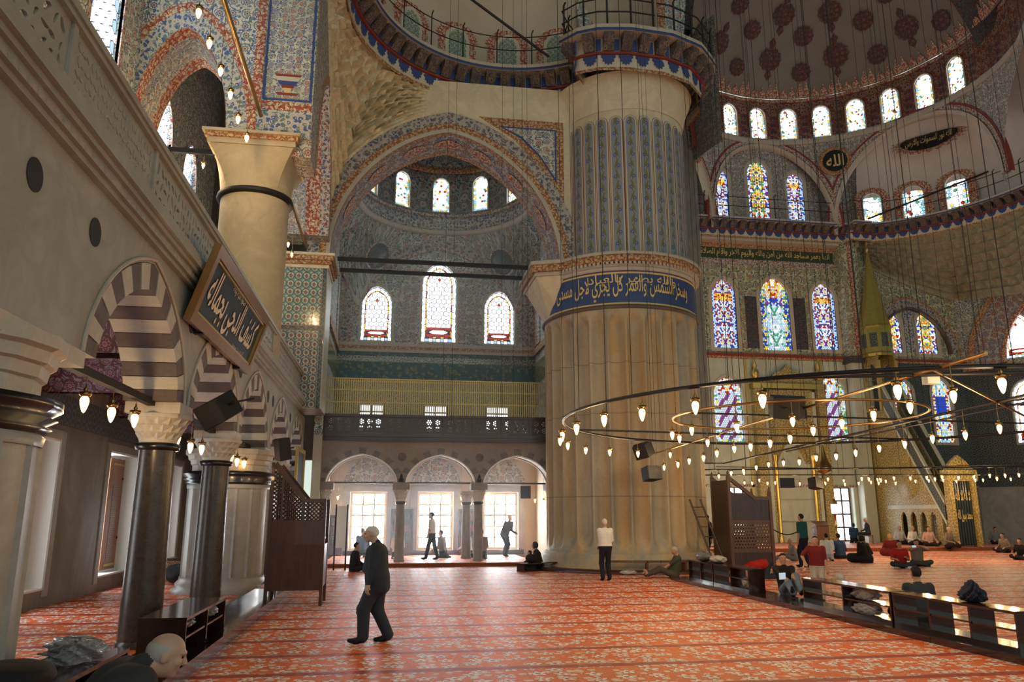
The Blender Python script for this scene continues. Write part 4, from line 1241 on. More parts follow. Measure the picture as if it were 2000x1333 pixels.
bf = on_pillar(PR-.01, R(-106))
lt = lettering('وسخر الشمس والقمر كل يجري لاجل مسمى', 5.3, .92, lambda u, v, w: bf(u+.1, v+9.28, w), 'gold_paint', pl, 'inscription', .02, bold=.012)
lettering('والله بصير بالعباد', 3.2, .42, lambda u, v, w: bf(u+.5, v+9.58, w), 'gold_paint', pl, 'inscription', .018, bold=.008)
for k, (z0, z1, e, mt) in enumerate(((9.90, 10.04, .04, 'cornice_stone'), (10.04, 10.12, .10, 'cornice_stone'), (10.18, 10.42, .20, 'band_redgold'), (10.42, 10.52, .24, 'cornice_stone'))):
    MB().lathe([(PR-.1, z0), (PR+e, z0), (PR+e+.02, z1), (PR-.5, z1)], n=96).build('cornice_ring', MT[mt], pl)
for i in range(120):     # dentils under the cornice
    a = 2*PI*i/120
    if math.sin(a) > .5: continue
    r = PR+.10
    MB().obox((r*math.cos(a), r*math.sin(a), 10.13), (.07*math.cos(a), .07*math.sin(a), 0), (-.045*math.sin(a), .045*math.cos(a), 0), (0,0,.05)).build('dentil', MT['cornice_stone'], pl)
# painted upper shaft
UR = 2.34; UO = (.28, -.06)
MB().lathe([(UR, 10.5), (UR, 17.4)], (*UO, 0), n=96).build('upper_shaft', MT['limestone'], pl)
def leafy():
    g = G('pillar_leaves'); u, v, _ = g.sep(g.uv())
    row = g.math('DIVIDE', v, .42); saw = g.math('FRACT', row)
    side = g.math('MULTIPLY_ADD', g.math('MODULO', g.math('FLOOR', row), 2.0), 2.0, -1.0)
    us = g.math('MULTIPLY', u, side)
    mid_ = g.math('ADD', g.math('MULTIPLY', saw, .20), -.11)
    lw = g.math('MULTIPLY', g.math('SINE', g.math('MULTIPLY', saw, PI)), .042)
    bend = g.math('MULTIPLY', g.math('SINE', g.math('MULTIPLY', saw, 2*PI)), .018)
    leaf = g.less(g.math('ABSOLUTE', g.math('SUBTRACT', us, g.math('ADD', mid_, bend))), lw)
    fx_ = g.math('SUBTRACT', us, .055); fy_ = g.math('MULTIPLY', g.math('SUBTRACT', saw, .28), .42)
    rr_ = g.math('SQRT', g.math('ADD', g.math('MULTIPLY', fx_, fx_), g.math('MULTIPLY', fy_, fy_)))
    an_ = g.math('MULTIPLY_ADD', g.math('SINE', g.math('MULTIPLY', g.math('ARCTAN2', fy_, fx_), 6.0)), .014, .068)
    col = g.mix(g.less(rr_, an_), (.27,.29,.33), (.095,.13,.36))
    col = g.mix(g.less(rr_, .026), col, (.36,.36,.44))
    col = g.mix(g.less(g.math('ABSOLUTE', g.math('ADD', u, g.math('MULTIPLY', g.math('SINE', g.math('MULTIPLY', v, 2*PI/.84)), .035))), .010), col, (.15,.14,.05))
    col = g.mix(leaf, col, (.21,.19,.05))
    col = g.mix(.3, col, g.mix(g.noise(g.objc(), 8, 4), (.2,.2,.2), (.8,.8,.8)), 'OVERLAY')
    MT['pillar_leaves'] = g.surf(col, .7, .3)
leafy()
for i in range(26):
    a = R(-215) + 2*PI*i/28
    pitch = 2*PI*UR/28
    for hw, mt, pr, nm in ((pitch*.47, 'red_paint', .010, 'flute_outline'), (pitch*.435, 'cream_paint', .018, 'flute_edge'), (pitch*.335, 'pillar_leaves', .027, 'flute_panel')):
        top = 15.95-(pitch*.47-hw)
        P = []; U = []
        m = MB()
        f = on_pillar(UR+pr, a)
        cols = [-1, -.8, -.5, 0, .5, .8, 1]
        Pt = [f(s*hw, top-hw+hw*math.sqrt(max(0, 1-s*s)), 0) for s in cols]; Pb = [f(s*hw, 10.52, 0) for s in cols]
        Pt = [(p[0]+UO[0], p[1]+UO[1], p[2]) for p in Pt]; Pb = [(p[0]+UO[0], p[1]+UO[1], p[2]) for p in Pb]
        off = .42*(i % 2)
        m.grid([[b, t] for b, t in zip(Pb, Pt)], 0, [[(s*hw, 10.52+off), (s*hw, t[2]+off)] for s, t in zip(cols, Pt)])
        m.build(nm, MT[mt], pl)
# corbel block where the great arch lands on the pillar
m = MB()
top = [(-3.35,-1.05), (-2.1,-1.55), (-1.2,-1.6), (-1.2,1.4), (-3.35,1.2)]; bot = [(-2.75,-.35), (-2.3,-.8), (-1.5,-1.0), (-1.5,.8), (-2.75,.6)]
v = [(x, y, 10.05) for x, y in top]+[(x, y, 8.75) for x, y in bot]
m.add(v, [(0,1,2,3,4), (5,9,8,7,6)]+[(i, 5+i, 5+(i+1) % 5, (i+1) % 5) for i in range(5)])
m.build('corbel', MT['limestone'], pl)
for z0, z1, e, mt in ((10.05, 10.18, .06, 'cornice_stone'), (10.18, 10.42, .16, 'band_redgold'), (10.42, 10.55, .22, 'cornice_stone')):
    m = MB(); pts = [(x-(e if x < -2 else 0), y+(-e if y < 0 else e)) for x, y in top]
    m.add([(x, y, z0) for x, y in pts]+[(x, y, z1) for x, y in pts], [(4,3,2,1,0), (5,6,7,8,9)]+[(i, (i+1) % 5, 5+(i+1) % 5, 5+i) for i in range(5)])
    m.build('corbel_cornice', MT[mt], pl)

# ================================================================ squinch of broken stalactite stone and the exedra above
XC = (3.6, 21.3); XR = 5.45; XZ = 17.45
random.seed(11)
sq = struct('ceiling_squinch', 'rough honey coloured stalactite stone squinch left of the great arch')
hsh = lambda i, j: (math.sin(i*127.1+j*311.7)*43758.5453) % 1.0
def mq(r, z, a, t, k):
    tier = t*12; j = int(tier); ft = tier-j
    s = a*XR/.34 + (.5 if j % 2 else 0); i = math.floor(s); fs = s-i
    niche = math.sin(PI*fs)**.6*math.sin(PI*min(1, ft*1.15))**.5 if 0 < fs < 1 else 0
    amp = min(1, 4*t, 6*(1-t)+.1)*min(1, (k-XR)*1.5+.25)
    return r + (.34*niche + .26*(hsh(i, j)-.5) - .10*ft)*amp, z + .14*(hsh(i+7, j)-.5)*amp
def zsq(a):
    d = math.degrees(a)
    x = XC[0]+6.0*math.cos(a)
    # follows the outer edge of the great arch on the back wall, then climbs the side wall
    k = min((26.0-XC[1])/max(math.sin(a), 1e-6), (-2.38-XC[0])/min(math.cos(a), -1e-6) if math.cos(a) < 0 else 1e9)
    px, py = XC[0]+k*math.cos(a), XC[1]+k*math.sin(a)
    if py >= 25.99:
        s = (px-CX)/(HS+.78)
        return min(XZ-.3, ZB+(RI+.78)*arch_h(max(-1, min(1, s)), 'point'))
    return min(XZ-.3, 12.3+max(0, (25.9-py))*1.0)
P, U = vault_patch(XC, XR, XZ, (-2.39, 10, 20, 25.97), zsq, R(92), R(182), 230, 100, mq)
MB().grid(P, 0, U, False).build('stalactite_stone', MT['muqarnas_stone'], sq)
P, U = vault_patch(XC, XR, XZ, (-2.39, 10, 20, 25.97), lambda a: 16.3, R(40), R(93), 40, 6)
MB().grid(P, 0, U, True).build('plain_stone', MT['limestone'], sq)

painted('bracket_paint', 4.0, base=(.16,.12,.10), vine=(.05,.04,.05), petals=((.09,.07,.07),(.22,.17,.13)), leaf=((.24,.19,.15),(.08,.06,.06)), core=(.06,.05,.05))
def bracket_cornice(parent, path, z0, zt, inward, sp, mat_corbel='stone_dark', leaf=True):
    """walkway cornice along a plan path: fringe band, row of brackets, slab. path: points; inward: unit vectors towards the room"""
    n = len(path)
    def strip(za, zb, e0, e1, mt, nm, v0=0):
        P = []; U = []; L = 0
        for i in range(n):
            if i: L += math.dist(path[i-1], path[i])
            (x, y), (ix, iy) = path[i], inward[i]
            P.append([(x+ix*e0, y+iy*e0, za), (x+ix*e1, y+iy*e1, zb)]); U.append([(L, 0), (L, zb-za+abs(e1-e0))])
        return MB().grid(P, 0, U, True).build(nm, MT[mt], parent)
    h = zt-z0
    strip(z0-.22*h, z0-.12*h, .04, .05, 'band_redgold', 'red_fringe')
    strip(z0-.12*h, z0+.25*h, .05, .10, 'cream_paint', 'fringe_band')
    strip(z0+.25*h, z0+.25*h, .10, .20, 'red_paint', 'fringe_lip')
    strip(z0+.25*h, z0+.32*h, .20, .20, 'red_paint', 'fringe_lip')
    strip(z0+.32*h, z0+.80*h, .12, .12, 'cream_paint', 'corbel_wall')
    strip(z0+.80*h, z0+.80*h, .0, .62, 'cornice_stone', 'walkway_underside')
    strip(z0+.80*h, z0+.88*h, .62, .62, 'blue_paint', 'blue_edge')
    strip(z0+.88*h, zt, .64, .64, 'cornice_stone', 'walkway_edge')
    strip(zt, zt, .64, -.3, 'cornice_stone', 'walkway_top')
    # brackets and leaves
    L = 0; acc = 0; k = 0
    for i in range(1, n):
        seg = math.dist(path[i-1], path[i])
        while acc <= L+seg:
            t = (acc-L)/seg
            x = path[i-1][0]+(path[i][0]-path[i-1][0])*t; y = path[i-1][1]+(path[i][1]-path[i-1][1])*t
            ix, iy = inward[i]; tx, ty = -iy, ix
            za, zb = z0+.34*h, z0+.79*h
            v = []
            for s in (-1, 1):
                for (e, z) in ((.12, za), (.22, za), (.56, zb-.14*h), (.56, zb), (.12, zb)):
                    v.append((x+ix*e+tx*s*sp*.30, y+iy*e+ty*s*sp*.30, z))
            MB().add(v, [(4,3,2,1,0), (5,6,7,8,9)]+[(j, (j+1) % 5, 5+(j+1) % 5, 5+j) for j in range(5)]).build('bracket', MT['bracket_paint'], parent)
            hx, hy = x+tx*sp*.5, y+ty*sp*.5
            MB().obox((hx+ix*.135, hy+iy*.135, (za+zb)/2), (tx*sp*.15, ty*sp*.15, 0), (ix*.02, iy*.02, 0), (0, 0, (zb-za)*.42)).build('blue_panel', MT['blue_paint'], parent)
            if leaf:
                zl, zm = z0+.24*h, z0-.09*h
                q = sp*.42
                pts = [(-q, zl)] + [(q*1.05*(1.0 if n_ % 2 else .78)*math.cos(PI+PI*n_/14), zl+(zl-zm)*(1.0 if n_ % 2 else .78)*math.sin(PI+PI*n_/14)) for n_ in range(1, 14)] + [(q, zl)]
                MB().prism(pts, lambda u, v_, w: (x+ix*(.115-w)+tx*u, y+iy*(.115-w)+ty*u, v_), .02).build('leaf', MT['blue_paint'], parent)
            acc += sp; k += 1
        L += seg
def railing(parent, path, z0, h, sp, r=.02, mat='iron', rails=(.55, 1.0)):
    for q in rails:
        MB().tube([(x, y, z0+h*q) for x, y in path], r, 6).build('rail', MT[mat], parent)
    L = 0; acc = 0
    for i in range(1, len(path)):
        seg = math.dist(path[i-1], path[i])
        while acc <= L+seg:
            t = (acc-L)/seg
            x = path[i-1][0]+(path[i][0]-path[i-1][0])*t; y = path[i-1][1]+(path[i][1]-path[i-1][1])*t
            MB().tube([(x, y, z0), (x, y, z0+h*1.12), (x+.05, y-.1, z0+h*1.2)], r*1.3, 6).build('post', MT[mat], parent)
            acc += sp
        L += seg
# exedra cornice
angs = np.linspace(R(185), R(52), 46)
path = [(XC[0]+XR*math.cos(a), XC[1]+XR*math.sin(a)) for a in angs]; inw = [(-math.cos(a), -math.sin(a)) for a in angs]
ec = struct('trim_2', 'painted bracketed cornice curving under the exedra')
bracket_cornice(ec, path, XZ, 18.6, inw, .62)
er = thing('exedra_railing', 'black iron railing along the curved exedra cornice', 'railing')
railing(er, [(XC[0]+(XR-.5)*math.cos(a), XC[1]+(XR-.5)*math.sin(a)) for a in angs], 18.6, 1.25, 1.35)
MB().tube([(1.2, 24.9, 21.2), (5.4, 25.6, 18.75)], .05, 8).build('brace', MT['iron'], er)
# exedra shell, cream plaster with painted blind windows
ex = struct('ceiling_exedra', 'cream plaster half dome with painted blind windows')
prof = [(5.62*math.cos(t), 19.6+5.2*math.sin(t)) for t in np.linspace(0, 1.35, 12)]
MB().lathe([(5.62, 18.5)]+prof, (*XC, 0), n=60, a0=R(20), a1=R(200)).build('shell', MT['plaster_cream'], ex)
tiles('blind_glass', .22, base=(.50,.49,.40), line=(.13,.22,.18), motif=(.16,.27,.22), dot=(.60,.58,.48), rough=.8, coat=0)
for k, d in enumerate((128, 107, 86, 66, 150)):
    a = R(d); f = frameO((XC[0]+5.55*math.cos(a), XC[1]+5.55*math.sin(a), 0), (math.sin(a), -math.cos(a), 0), (0,0,1), (math.cos(a), math.sin(a), 0))
    b = struct('painted_window', None, ex)
    crown = arch_hole(0, .78, 18.62, 19.75, .85, 'point', 22); sp = []
    for i, p in enumerate(crown):
        sp.append(p)
        if 0 < i < len(crown)-2:
            q = crown[i+1]; mx, mz = (p[0]+q[0])/2, (p[1]+q[1])/2; l = math.hypot(mx, mz-19.75) or 1
            sp.append((mx+mx/l*.16, mz+max(0, mz-19.75)/l*.16))
    MB().prism(sp, lambda u, v, w: f(u, v, w-.03), .03).build('red_crown', MT['band_red'], b)
    MB().prism(arch_hole(0, .50, 18.62, 19.75, .60, 'point', 16), lambda u, v, w: f(u, v, w-.045), .03).build('cream_arch', MT['cream_paint'], b)
    MB().prism(arch_hole(0, .36, 18.64, 19.75, .45, 'point', 16), lambda u, v, w: f(u, v, w-.058), .03).build('lattice_painting', MT['blind_glass'], b)
# cornice and walkway on top of the pillar
pcn = struct('trim_3', 'bracketed walkway cornice crowning the giant pillar')
CC = (PC[0]+.25, PC[1]-.1)
pth = [(XC[0]+XR*math.cos(R(52)), XC[1]+XR*math.sin(R(52))-.2), (6.15, 24.35), (6.9, 23.95), (7.9, 23.8), (9.3, 23.9), (10.4, 24.35), (11.2, 25.2), (11.6, 26.4), (11.5, 27.6)]
fine = []
for i in range(len(pth)-1):
    for t in np.linspace(0, 1, 5)[:-1]: fine.append((pth[i][0]+(pth[i+1][0]-pth[i][0])*t, pth[i][1]+(pth[i+1][1]-pth[i][1])*t))
fine.append(pth[-1])
inn = []
for i in range(len(fine)):
    a, b = fine[max(0, i-1)], fine[min(len(fine)-1, i+1)]
    tx, ty = b[0]-a[0], b[1]-a[1]; l = math.hypot(tx, ty); inn.append((ty/l, -tx/l))
bracket_cornice(pcn, fine, 17.55, 18.75, inn, .62)
MB().lathe([(2.36, 16.2), (2.5, 16.9), (2.75, 17.5)], (PC[0]+.28, PC[1]-.06, 0), n=64).build('stone_flare', MT['limestone'], pcn)
pr_ = thing('pillar_railing', 'black iron railing with hooked posts around the pillar walkway', 'railing')
railing(pr_, [(x+ix*.5, y+iy*.5) for (x, y), (ix, iy) in zip(fine, inn)], 18.75, 1.15, .85, .028, rails=(.5, .95))
# painted springer of the main arch above the pillar
ms = struct('wall_main_springer', 'painted springing of the main arch above the giant pillar')
F2 = frameY(25.6)
MB().plate([(6.7, 18.6), (6.2, 26), (11.4, 26), (10.7, 18.6)], [], F2, 2).build('painted_wall', MT['paint_blue'], ms)
for x in (7.1, 9.6):
    rect_strip(F2, x, 18.7, x+.5, 25, 'band_redgold', ms, 'border', .03, .01)
# ================================================================ qibla wall
QY = 42.0
QF = frameY(QY)
qw = struct('wall_qibla', 'far qibla wall of pale marble, tiles and painted plaster with stained windows')
QW = [  # centre, half width, sill, spring, rise, style, kind, cell, label
 (19.40, .76, 11.35, 14.55, 1.05, 'jewel', 'point', .062, 'left tall blue and white stained window above the mihrab'),
 (22.65, .95, 11.30, 14.50, 1.30, 'flower', 'point', .070, 'middle stained window with yellow flowers above the mihrab'),
 (25.85, .76, 11.45, 14.55, 1.05, 'jewel', 'point', .062, 'right tall blue and white stained window above the mihrab'),
 (19.30, .90, 5.80, 8.55, 1.05, 'stripe', 'point', .072, 'stained window with purple stripes left of the gilded mihrab'),
 (25.85, .88, 5.95, 8.75, 1.05, 'stripe', 'point', .072, 'stained window with purple stripes right of the gilded mihrab'),
 (19.60, .58, 19.5, 22.10, .70, 'jewel', 'point', .062, 'left window under the tympanum arch above the walkway'),
 (22.15, .70, 19.5, 22.65, .85, 'orange', 'point', .066, 'middle yellow and blue window under the tympanum arch'),
 (24.62, .58, 19.6, 22.15, .68, 'jewel', 'point', .062, 'right window under the tympanum arch above the walkway'),
 (30.20, .66, 11.4, 13.2, .80, 'orange', 'round', .062, 'left window with orange flowers beside the minbar spire'),
 (32.62, .66, 11.4, 13.2, .80, 'orange', 'round', .062, 'right window with orange flowers beyond the minbar spire'),
 (30.55, .62, 6.0, 8.9, .80, 'bluegold', 'point', .066, 'deep blue stained window just above the minbar stair'),
 (33.10, .62, 5.95, 9.0, .85, 'bluegold', 'point', .066, 'deep blue stained window right of the minbar stair')]
hl = [arch_hole(q[0], q[1], q[2], q[3], q[4], q[6]) for q in QW]
low = [h for h, q in zip(hl, QW) if q[2] < 10.5]; mid = [h for h, q in zip(hl, QW) if 10.5 < q[2] < 17 and q[0] < 28]; top = [h for h, q in zip(hl, QW) if q[2] > 17]; midr = [h for h, q in zip(hl, QW) if 10.5 < q[2] < 17 and q[0] > 28]
dw = [[(25.0, .2), (25.0, 3.30), (26.65, 3.30), (26.65, .2)], [(18.4, .2), (18.4, 3.3), (20.0, 3.3), (20.0, .2)]]
lowL = [h for h in low if h[0][0] < 28]; lowR = [h for h in low if h[0][0] > 28]
MB().plate([(14.5, 0), (14.5, 10.95), (28.6, 10.95), (28.6, 0)], lowL+dw, QF, .5).build('marble_wall', MT['qibla_marble'], qw)
MB().plate([(28.6, 3.4), (28.6, 10.95), (35, 10.95), (35, 3.4)], lowR, QF, .5).build('tile_wall', MT['tile_dark'], qw)
MB().plate([(28.6, 0), (28.6, 3.4), (35, 3.4), (35, 0)], [], QF, .5).build('marble_wall', MT['wall_marble'], qw)
MB().plate([(14.5, 10.95), (14.5, 18.6), (28.2, 18.6), (28.2, 10.95)], mid, QF, .4).build('painted_wall', MT['paint_qibla'], qw)
MB().plate([(28.2, 10.95), (28.2, 18.6), (35, 18.6), (35, 10.95)], midr, QF, .4).build('painted_wall', MT['paint_qibla'], qw)
MB().plate([(14.5, 18.6), (14.5, 25), (30.6, 25), (30.6, 18.6)], top, QF, .4).build('tympanum', MT['paint_grey'], qw)
for q in QW:
    c, hw, zb, zs, ri, st, kd, cell, lab = q
    stained(lab, frameO((c, QY, 0), (1,0,0), (0,0,1), (0,1,0)), hw, zb, zs, ri, st, kd, cell=cell, lead=.008, ring=.22 if zb > 10 else .16, frame_mat='plaster_cream')
for u0, u1, z0, z1, mt, pr in ((14.5, 27.1, 10.86, 11.02, 'red_paint', .16), (14.5, 27.1, 10.72, 10.86, 'band_redgold', .10), (29.2, 35, 10.86, 11.0, 'red_paint', .14), (29.2, 35, 10.74, 10.86, 'band_redgold', .10),
                           (17.6, 27.0, 17.62, 18.1, 'band_redgold', .05), (17.6, 27.0, 16.55, 16.92, 'band_cream', .05), (17.9, 26.75, 16.92, 17.62, 'band_green', .04), (14.5, 35, 3.25, 3.4, 'band_cream', .06)):
    rect_strip(QF, u0, z0, u1, z1, mt, qw, 'wall_band', pr, .01)
lettering('انما يعمر مساجد الله من امن بالله واليوم الاخر واقام الصلاة', 8.4, .58, lambda u, v, w: QF(22.3+u, 17.27+v, w-.045), 'gold_paint', qw, 'inscription', .02, bold=.015)
for x in (21.15, 24.2):
    rect_strip(QF, x-.42, 11.4, x+.42, 14.6, 'paint_dark', qw, 'painted_panel', .03, .01)
for x in (14.9, 17.45):
    rect_strip(QF, x-.3, 11.2, x+.3, 16.5, 'band_bluevine', qw, 'painted_panel', .03, .01)
for x0, x1 in ((20.4, 20.55), (25.2, 25.35), (17.9, 18.1), (26.9, 27.05), (23.9, 24.05)):
    rect_strip(QF, x0, .2, x1, 10.7, 'gold_dull' if x0 in (20.4, 25.2) else 'qibla_marble', qw, 'marble_strip', .06, .01)
# floor windows of the qibla wall
for k, (x, lab) in enumerate(((25.0, 'bright floor window behind the man on the chair, right of the mihrab'), (18.4, 'floor window of the qibla wall seen above the right pulpit'))):
    NWIN[0] += 1
    w = struct(f'window_{NWIN[0]}', lab)
    m = MB()
    for i in range(4): u = x+.04+i*1.52/3; m.box((u-.04, 42.28, .2), (u+.04, 42.36, 3.3))
    for j in range(5): v = .24+j*3.0/4; m.box((x, 42.286, v-.04), (x+1.6, 42.354, v+.04))
    m.build('frame', MT['wood_red'], w)
    for i in range(3):
        for j in range(4):
            u = x+.04+i*1.52/3; v = .24+j*.75
            MB().box((u+.045, 42.32, v+.045), (u+.46, 42.335, v+.70)).build('pane', MT['glass_clear'], w)
    MB().box((x+1.66, 41.96, .2), (x+1.70+.35, 42.02, 3.4)).build('surround', MT['qibla_marble'], w)
# tiled pilaster
pi_ = struct('wall_pilaster', 'dark painted pilaster behind the minbar spire')
MB().box((26.85, 41.2, 10.9), (27.9, 42, 18.3)).build('shaft', MT['paint_qibla'], pi_)
MB().box((26.9, 41.3, 0), (27.6, 42, 10.9)).build('lower_shaft', MT['qibla_marble'], pi_)
MB().box((26.75, 41.1, 10.55), (28.0, 42, 10.95)).build('moulding', MT['paint_dark'], pi_)
f = frameY(41.2)
rect_strip(f, 27.2, 11, 27.55, 18.2, 'band_red', pi_, 'painted_border', .02, .01)
# ---------------------------------------------------------------- mihrab
mh = thing('mihrab', 'gilded marble mihrab niche with pointed golden crest on the qibla wall', 'mihrab', (22.95, QY, .17))
f = frameO((0, -.05, 0), (1,0,0), (0,0,1), (0,1,0))
for s in (-1, 1):
    MB().box((s*1.95-.28, -.45, 0), (s*1.95+.28, 0, 8.9)).build('jamb', MT['gold_relief'], mh)
    MB().box((s*1.50-.10, -.35, 0), (s*1.50+.10, 0, 8.6)).build('inner_jamb', MT['qibla_marble'], mh)
    MB().lathe([(.16, 0), (.16, .25), (.11, .35), (.11, 4.5), (.18, 4.75), (.18, 4.9)], (s*1.15, -.32, 0), n=16).build('colonnette', MT['gold'], mh)
    MB().lathe([(.10, 9.35), (.22, 9.55), (.22, 9.75), (.08, 9.95), (.14, 10.1), (.03, 10.5), (.0, 10.8)], (s*2.0, -.25, 0), n=14).build('finial', MT['gold'], mh)
MB().box((-2.3, -.52, 8.75), (2.3, 0, 9.05)).build('entablature', MT['gold'], mh)
MB().prism([(-2.15, 9.05), (2.15, 9.05), (2.05, 9.30), (1.2, 9.32), (.75, 9.75), (.35, 9.85), (0, 10.25), (-.35, 9.85), (-.75, 9.75), (-1.2, 9.32), (-2.05, 9.30)], lambda u, v, w: f(u, v, w-.30), .25).build('crest', MT['gold_relief'], mh)
m = MB()
P = [[(1.08*math.cos(a), -.02+.45*math.sin(a)*0+.55*math.sin(a)-.30, z) for z in (0, 4.4)] for a in np.linspace(PI, 0, 13)]
m.grid(P); m.build('niche', MT['qibla_marble'], mh)
h = MB()
for t in range(5):     # stalactite hood
    z0, z1 = 4.4+t*.5, 4.9+t*.5; r0, r1 = 1.08*(1-t/5.2), 1.08*(1-(t+1)/5.2)
    for i in range(9):
        a0, a1 = PI*i/9, PI*(i+1)/9; am = (a0+a1)/2
        p = lambda r, a, z: (r*math.cos(a), -.28+.5*r*math.sin(a), z)
        h.add([p(r0, a0, z0), p(r0, a1, z0), p(r1, a0, z1), p(r1, a1, z1), p((r0+r1)/2*.97, am, (z0+z1)/2)], [(0,1,4), (1,3,4), (3,2,4), (2,0,4)])
h.build('stalactite_hood', MT['gold_relief'], mh)
sp = [(-1.4, 0), (-1.4, 8.7), (1.4, 8.7), (1.4, 0)] + [(1.08, 0), (1.08, 4.4), (.0, 7.0), (-1.08, 4.4), (-1.08, 0)]
MB().plate(sp, [], lambda u, v, w: f(u, v, w-.26), .08).build('spandrel', MT['gold_relief'], mh)
for z, t in ((7.35, 'كلما دخل عليها زكريا المحراب'),):
    MB().box((-1.0, -.36, z-.32), (1.0, -.30, z+.32)).build('inscription_panel', MT['sign_black'], mh)
    lettering(t, 1.8, .44, lambda u, v, w: (u, -.365+w, z+v), 'gold_paint', mh, 'inscription', .01, bold=.015)
for z in (1.2, 2.4, 3.5):
    MB().box((-1.3, -.30, z-.02), (1.3, -.27, z+.02)).build('marble_joint', MT['marble_grey'], mh)
# ---------------------------------------------------------------- minbar
mn = thing('minbar', 'tall gilded marble minbar with conical spire, long stair and curtained gate', 'minbar', (28.25, 40.7, .17))
X0, X1 = -.55, .55
side = [(0.8, 0), (-5.2, 0), (-5.2, .5), (-.9, 7.6), (.8, 7.6)]
arches = []
for i in range(4):
    c = -3.9+i*.78; arches.append(arch_hole(c, .24, .15, 1.25, .45, 'point', 8))
for s, x in ((1, X0), (-1, X1)):
    MB().plate([(.8, 0), (-4.55, 0), (-4.55, 1.4), (-.9, 7.4), (.8, 7.4)], arches if True else [], lambda u, v, w: (x+s*w, u, v), .10).build('side_wall', MT['gold_relief'], mn)
    MB().plate([(-4.6, 1.85), (-4.6, 2.05), (-.3, 2.05), (-.3, 1.85)], [], lambda u, v, w: (x-s*.04+s*w, u, v), .05).build('marble_band', MT['qibla_marble'], mn)
    MB().prism([(-4.9, 1.05), (-4.9, 2.1), (-.9, 8.7), (-.9, 7.4)], lambda u, v, w: (x-s*.05+s*w, u, v), .12).build('parapet', MT['tile_dark'], mn)
    MB().prism([(-4.95, 1.0), (-4.95, 1.22), (-.9, 7.62), (-.9, 7.4)], lambda u, v, w: (x-s*.08+s*w, u, v), .16).build('string_moulding', MT['qibla_marble'], mn)
    MB().prism([(-4.95, 2.05), (-4.95, 2.22), (-.9, 8.85), (-.9, 8.65)], lambda u, v, w: (x-s*.08+s*w, u, v), .16).build('handrail', MT['qibla_marble'], mn)
MB().lathe([(0, .06), (.85, .06), (.95, 0)], n=28).build('rosette', MT['gold_relief'], mn, (X0-.01, -2.1, 3.3)).rotation_euler = (0, -PI/2, 0)
for i in range(16):
    MB().box((X0+.1, -4.7+i*.24, .3+i*.42), (X1-.1, -4.44+i*.24, .45+i*.42)).build('step', MT['qibla_marble'], mn)
# tower
for sx in (-1, 1):
    for sy in (-1, 1):
        MB().box((sx*.55-.10, .0+sy*.70-.10, 7.4), (sx*.55+.10, .0+sy*.70+.10, 10.3)).build('tower_post', MT['gold_dull'], mn)
for s, x in ((1, X0-.02), (-1, X1+.02)):
    MB().plate([(-.72, 9.2), (-.72, 10.7), (.72, 10.7), (.72, 9.2)][::1] + [], [arch_hole(0, .5, 9.21, 9.6, .6, 'point', 10)], lambda u, v, w: (x+s*w, u, v), .08).build('tower_arch', MT['gold_relief'], mn)
m = MB(); n = 8
def ring8(r, z): return [(r*math.cos(2*PI*(i+.5)/n), r*math.sin(2*PI*(i+.5)/n), z) for i in range(n)]
flat('spire_gold', (.40,.36,.10), .38, .5, .55, var=.25)
def faceted(prof, mt, nm):
    m = MB()
    for (r0, z0), (r1, z1) in zip(prof, prof[1:]):
        A, B = ring8(r0, z0), ring8(r1, z1)
        m.add(A+B, [(i, (i+1) % n, n+(i+1) % n, n+i) for i in range(n)])
    return m.build(nm, MT[mt], mn)
faceted([(.9, 10.6), (.95, 10.75), (.86, 10.85), (.86, 12.3), (.95, 12.4)], 'spire_gold', 'spire_drum')
for k, dz in enumerate((11.55,)):
    for i in range(n):
        a = 2*PI*i/n; r = .80
        MB().obox((r*math.cos(a), r*math.sin(a), dz), (.02*math.cos(a), .02*math.sin(a), 0), (-.2*math.sin(a), .2*math.cos(a), 0), (0,0,.42)).build('drum_panel', MT['tile_dark'], mn)
faceted([(.95, 12.4), (.88, 12.5), (.62, 13.7), (.36, 15.2), (.08, 17.0), (.03, 17.2)], 'spire_gold', 'spire')
MB().lathe([(.0, 17.1), (.09, 17.2), (.12, 17.35), (.05, 17.5), (.08, 17.65), (.02, 17.9), (.0, 18.2)], n=10).build('finial', MT['gold'], mn)
# gate with embroidered curtain
MB().box((-.75, -5.6, 0), (-.52, -5.2, 3.4)).build('gate_post', MT['gold_relief'], mn)
MB().box((.52, -5.6, 0), (.75, -5.2, 3.4)).build('gate_post', MT['gold_relief'], mn)
MB().box((-.85, -5.65, 3.2), (.85, -5.15, 3.75)).build('gate_lintel', MT['gold_relief'], mn)
MB().prism([(-.8, 3.75), (.8, 3.75), (.4, 4.2), (0, 4.5), (-.4, 4.2)], lambda u, v, w: (u, -5.5+w, v), .2).build('gate_crest', MT['gold_relief'], mn)
ct = MB()
P = [[(-.52+1.04*i/24, -5.45+.03*math.sin(i*1.9), z) for z in (.06, 3.2)] for i in range(25)]
ct.grid(P); cu = ct.build('curtain', MT['sign_black'], mn)
for t, z, h in (('لا اله الا الله', 2.5, .5), ('محمد رسول الله', 1.5, .6)):
    lettering(t, .8, h, lambda u, v, w: (u, -5.50+w, z+v), 'gold_paint', cu, 'embroidery', .008, bold=.01)
# ---------------------------------------------------------------- raised floor before the qibla wall
qp = struct('floor_platform_qibla', 'low carpeted step before the qibla wall')
MB().box((12.5, 35.2, 0), (34, 42, .17)).build('platform_carpet', MT['carpet'], qp)
MB().box((12.5, 35.14, 0), (34, 35.2, .165)).build('step_edge', MT['carpet_edge'], qp)

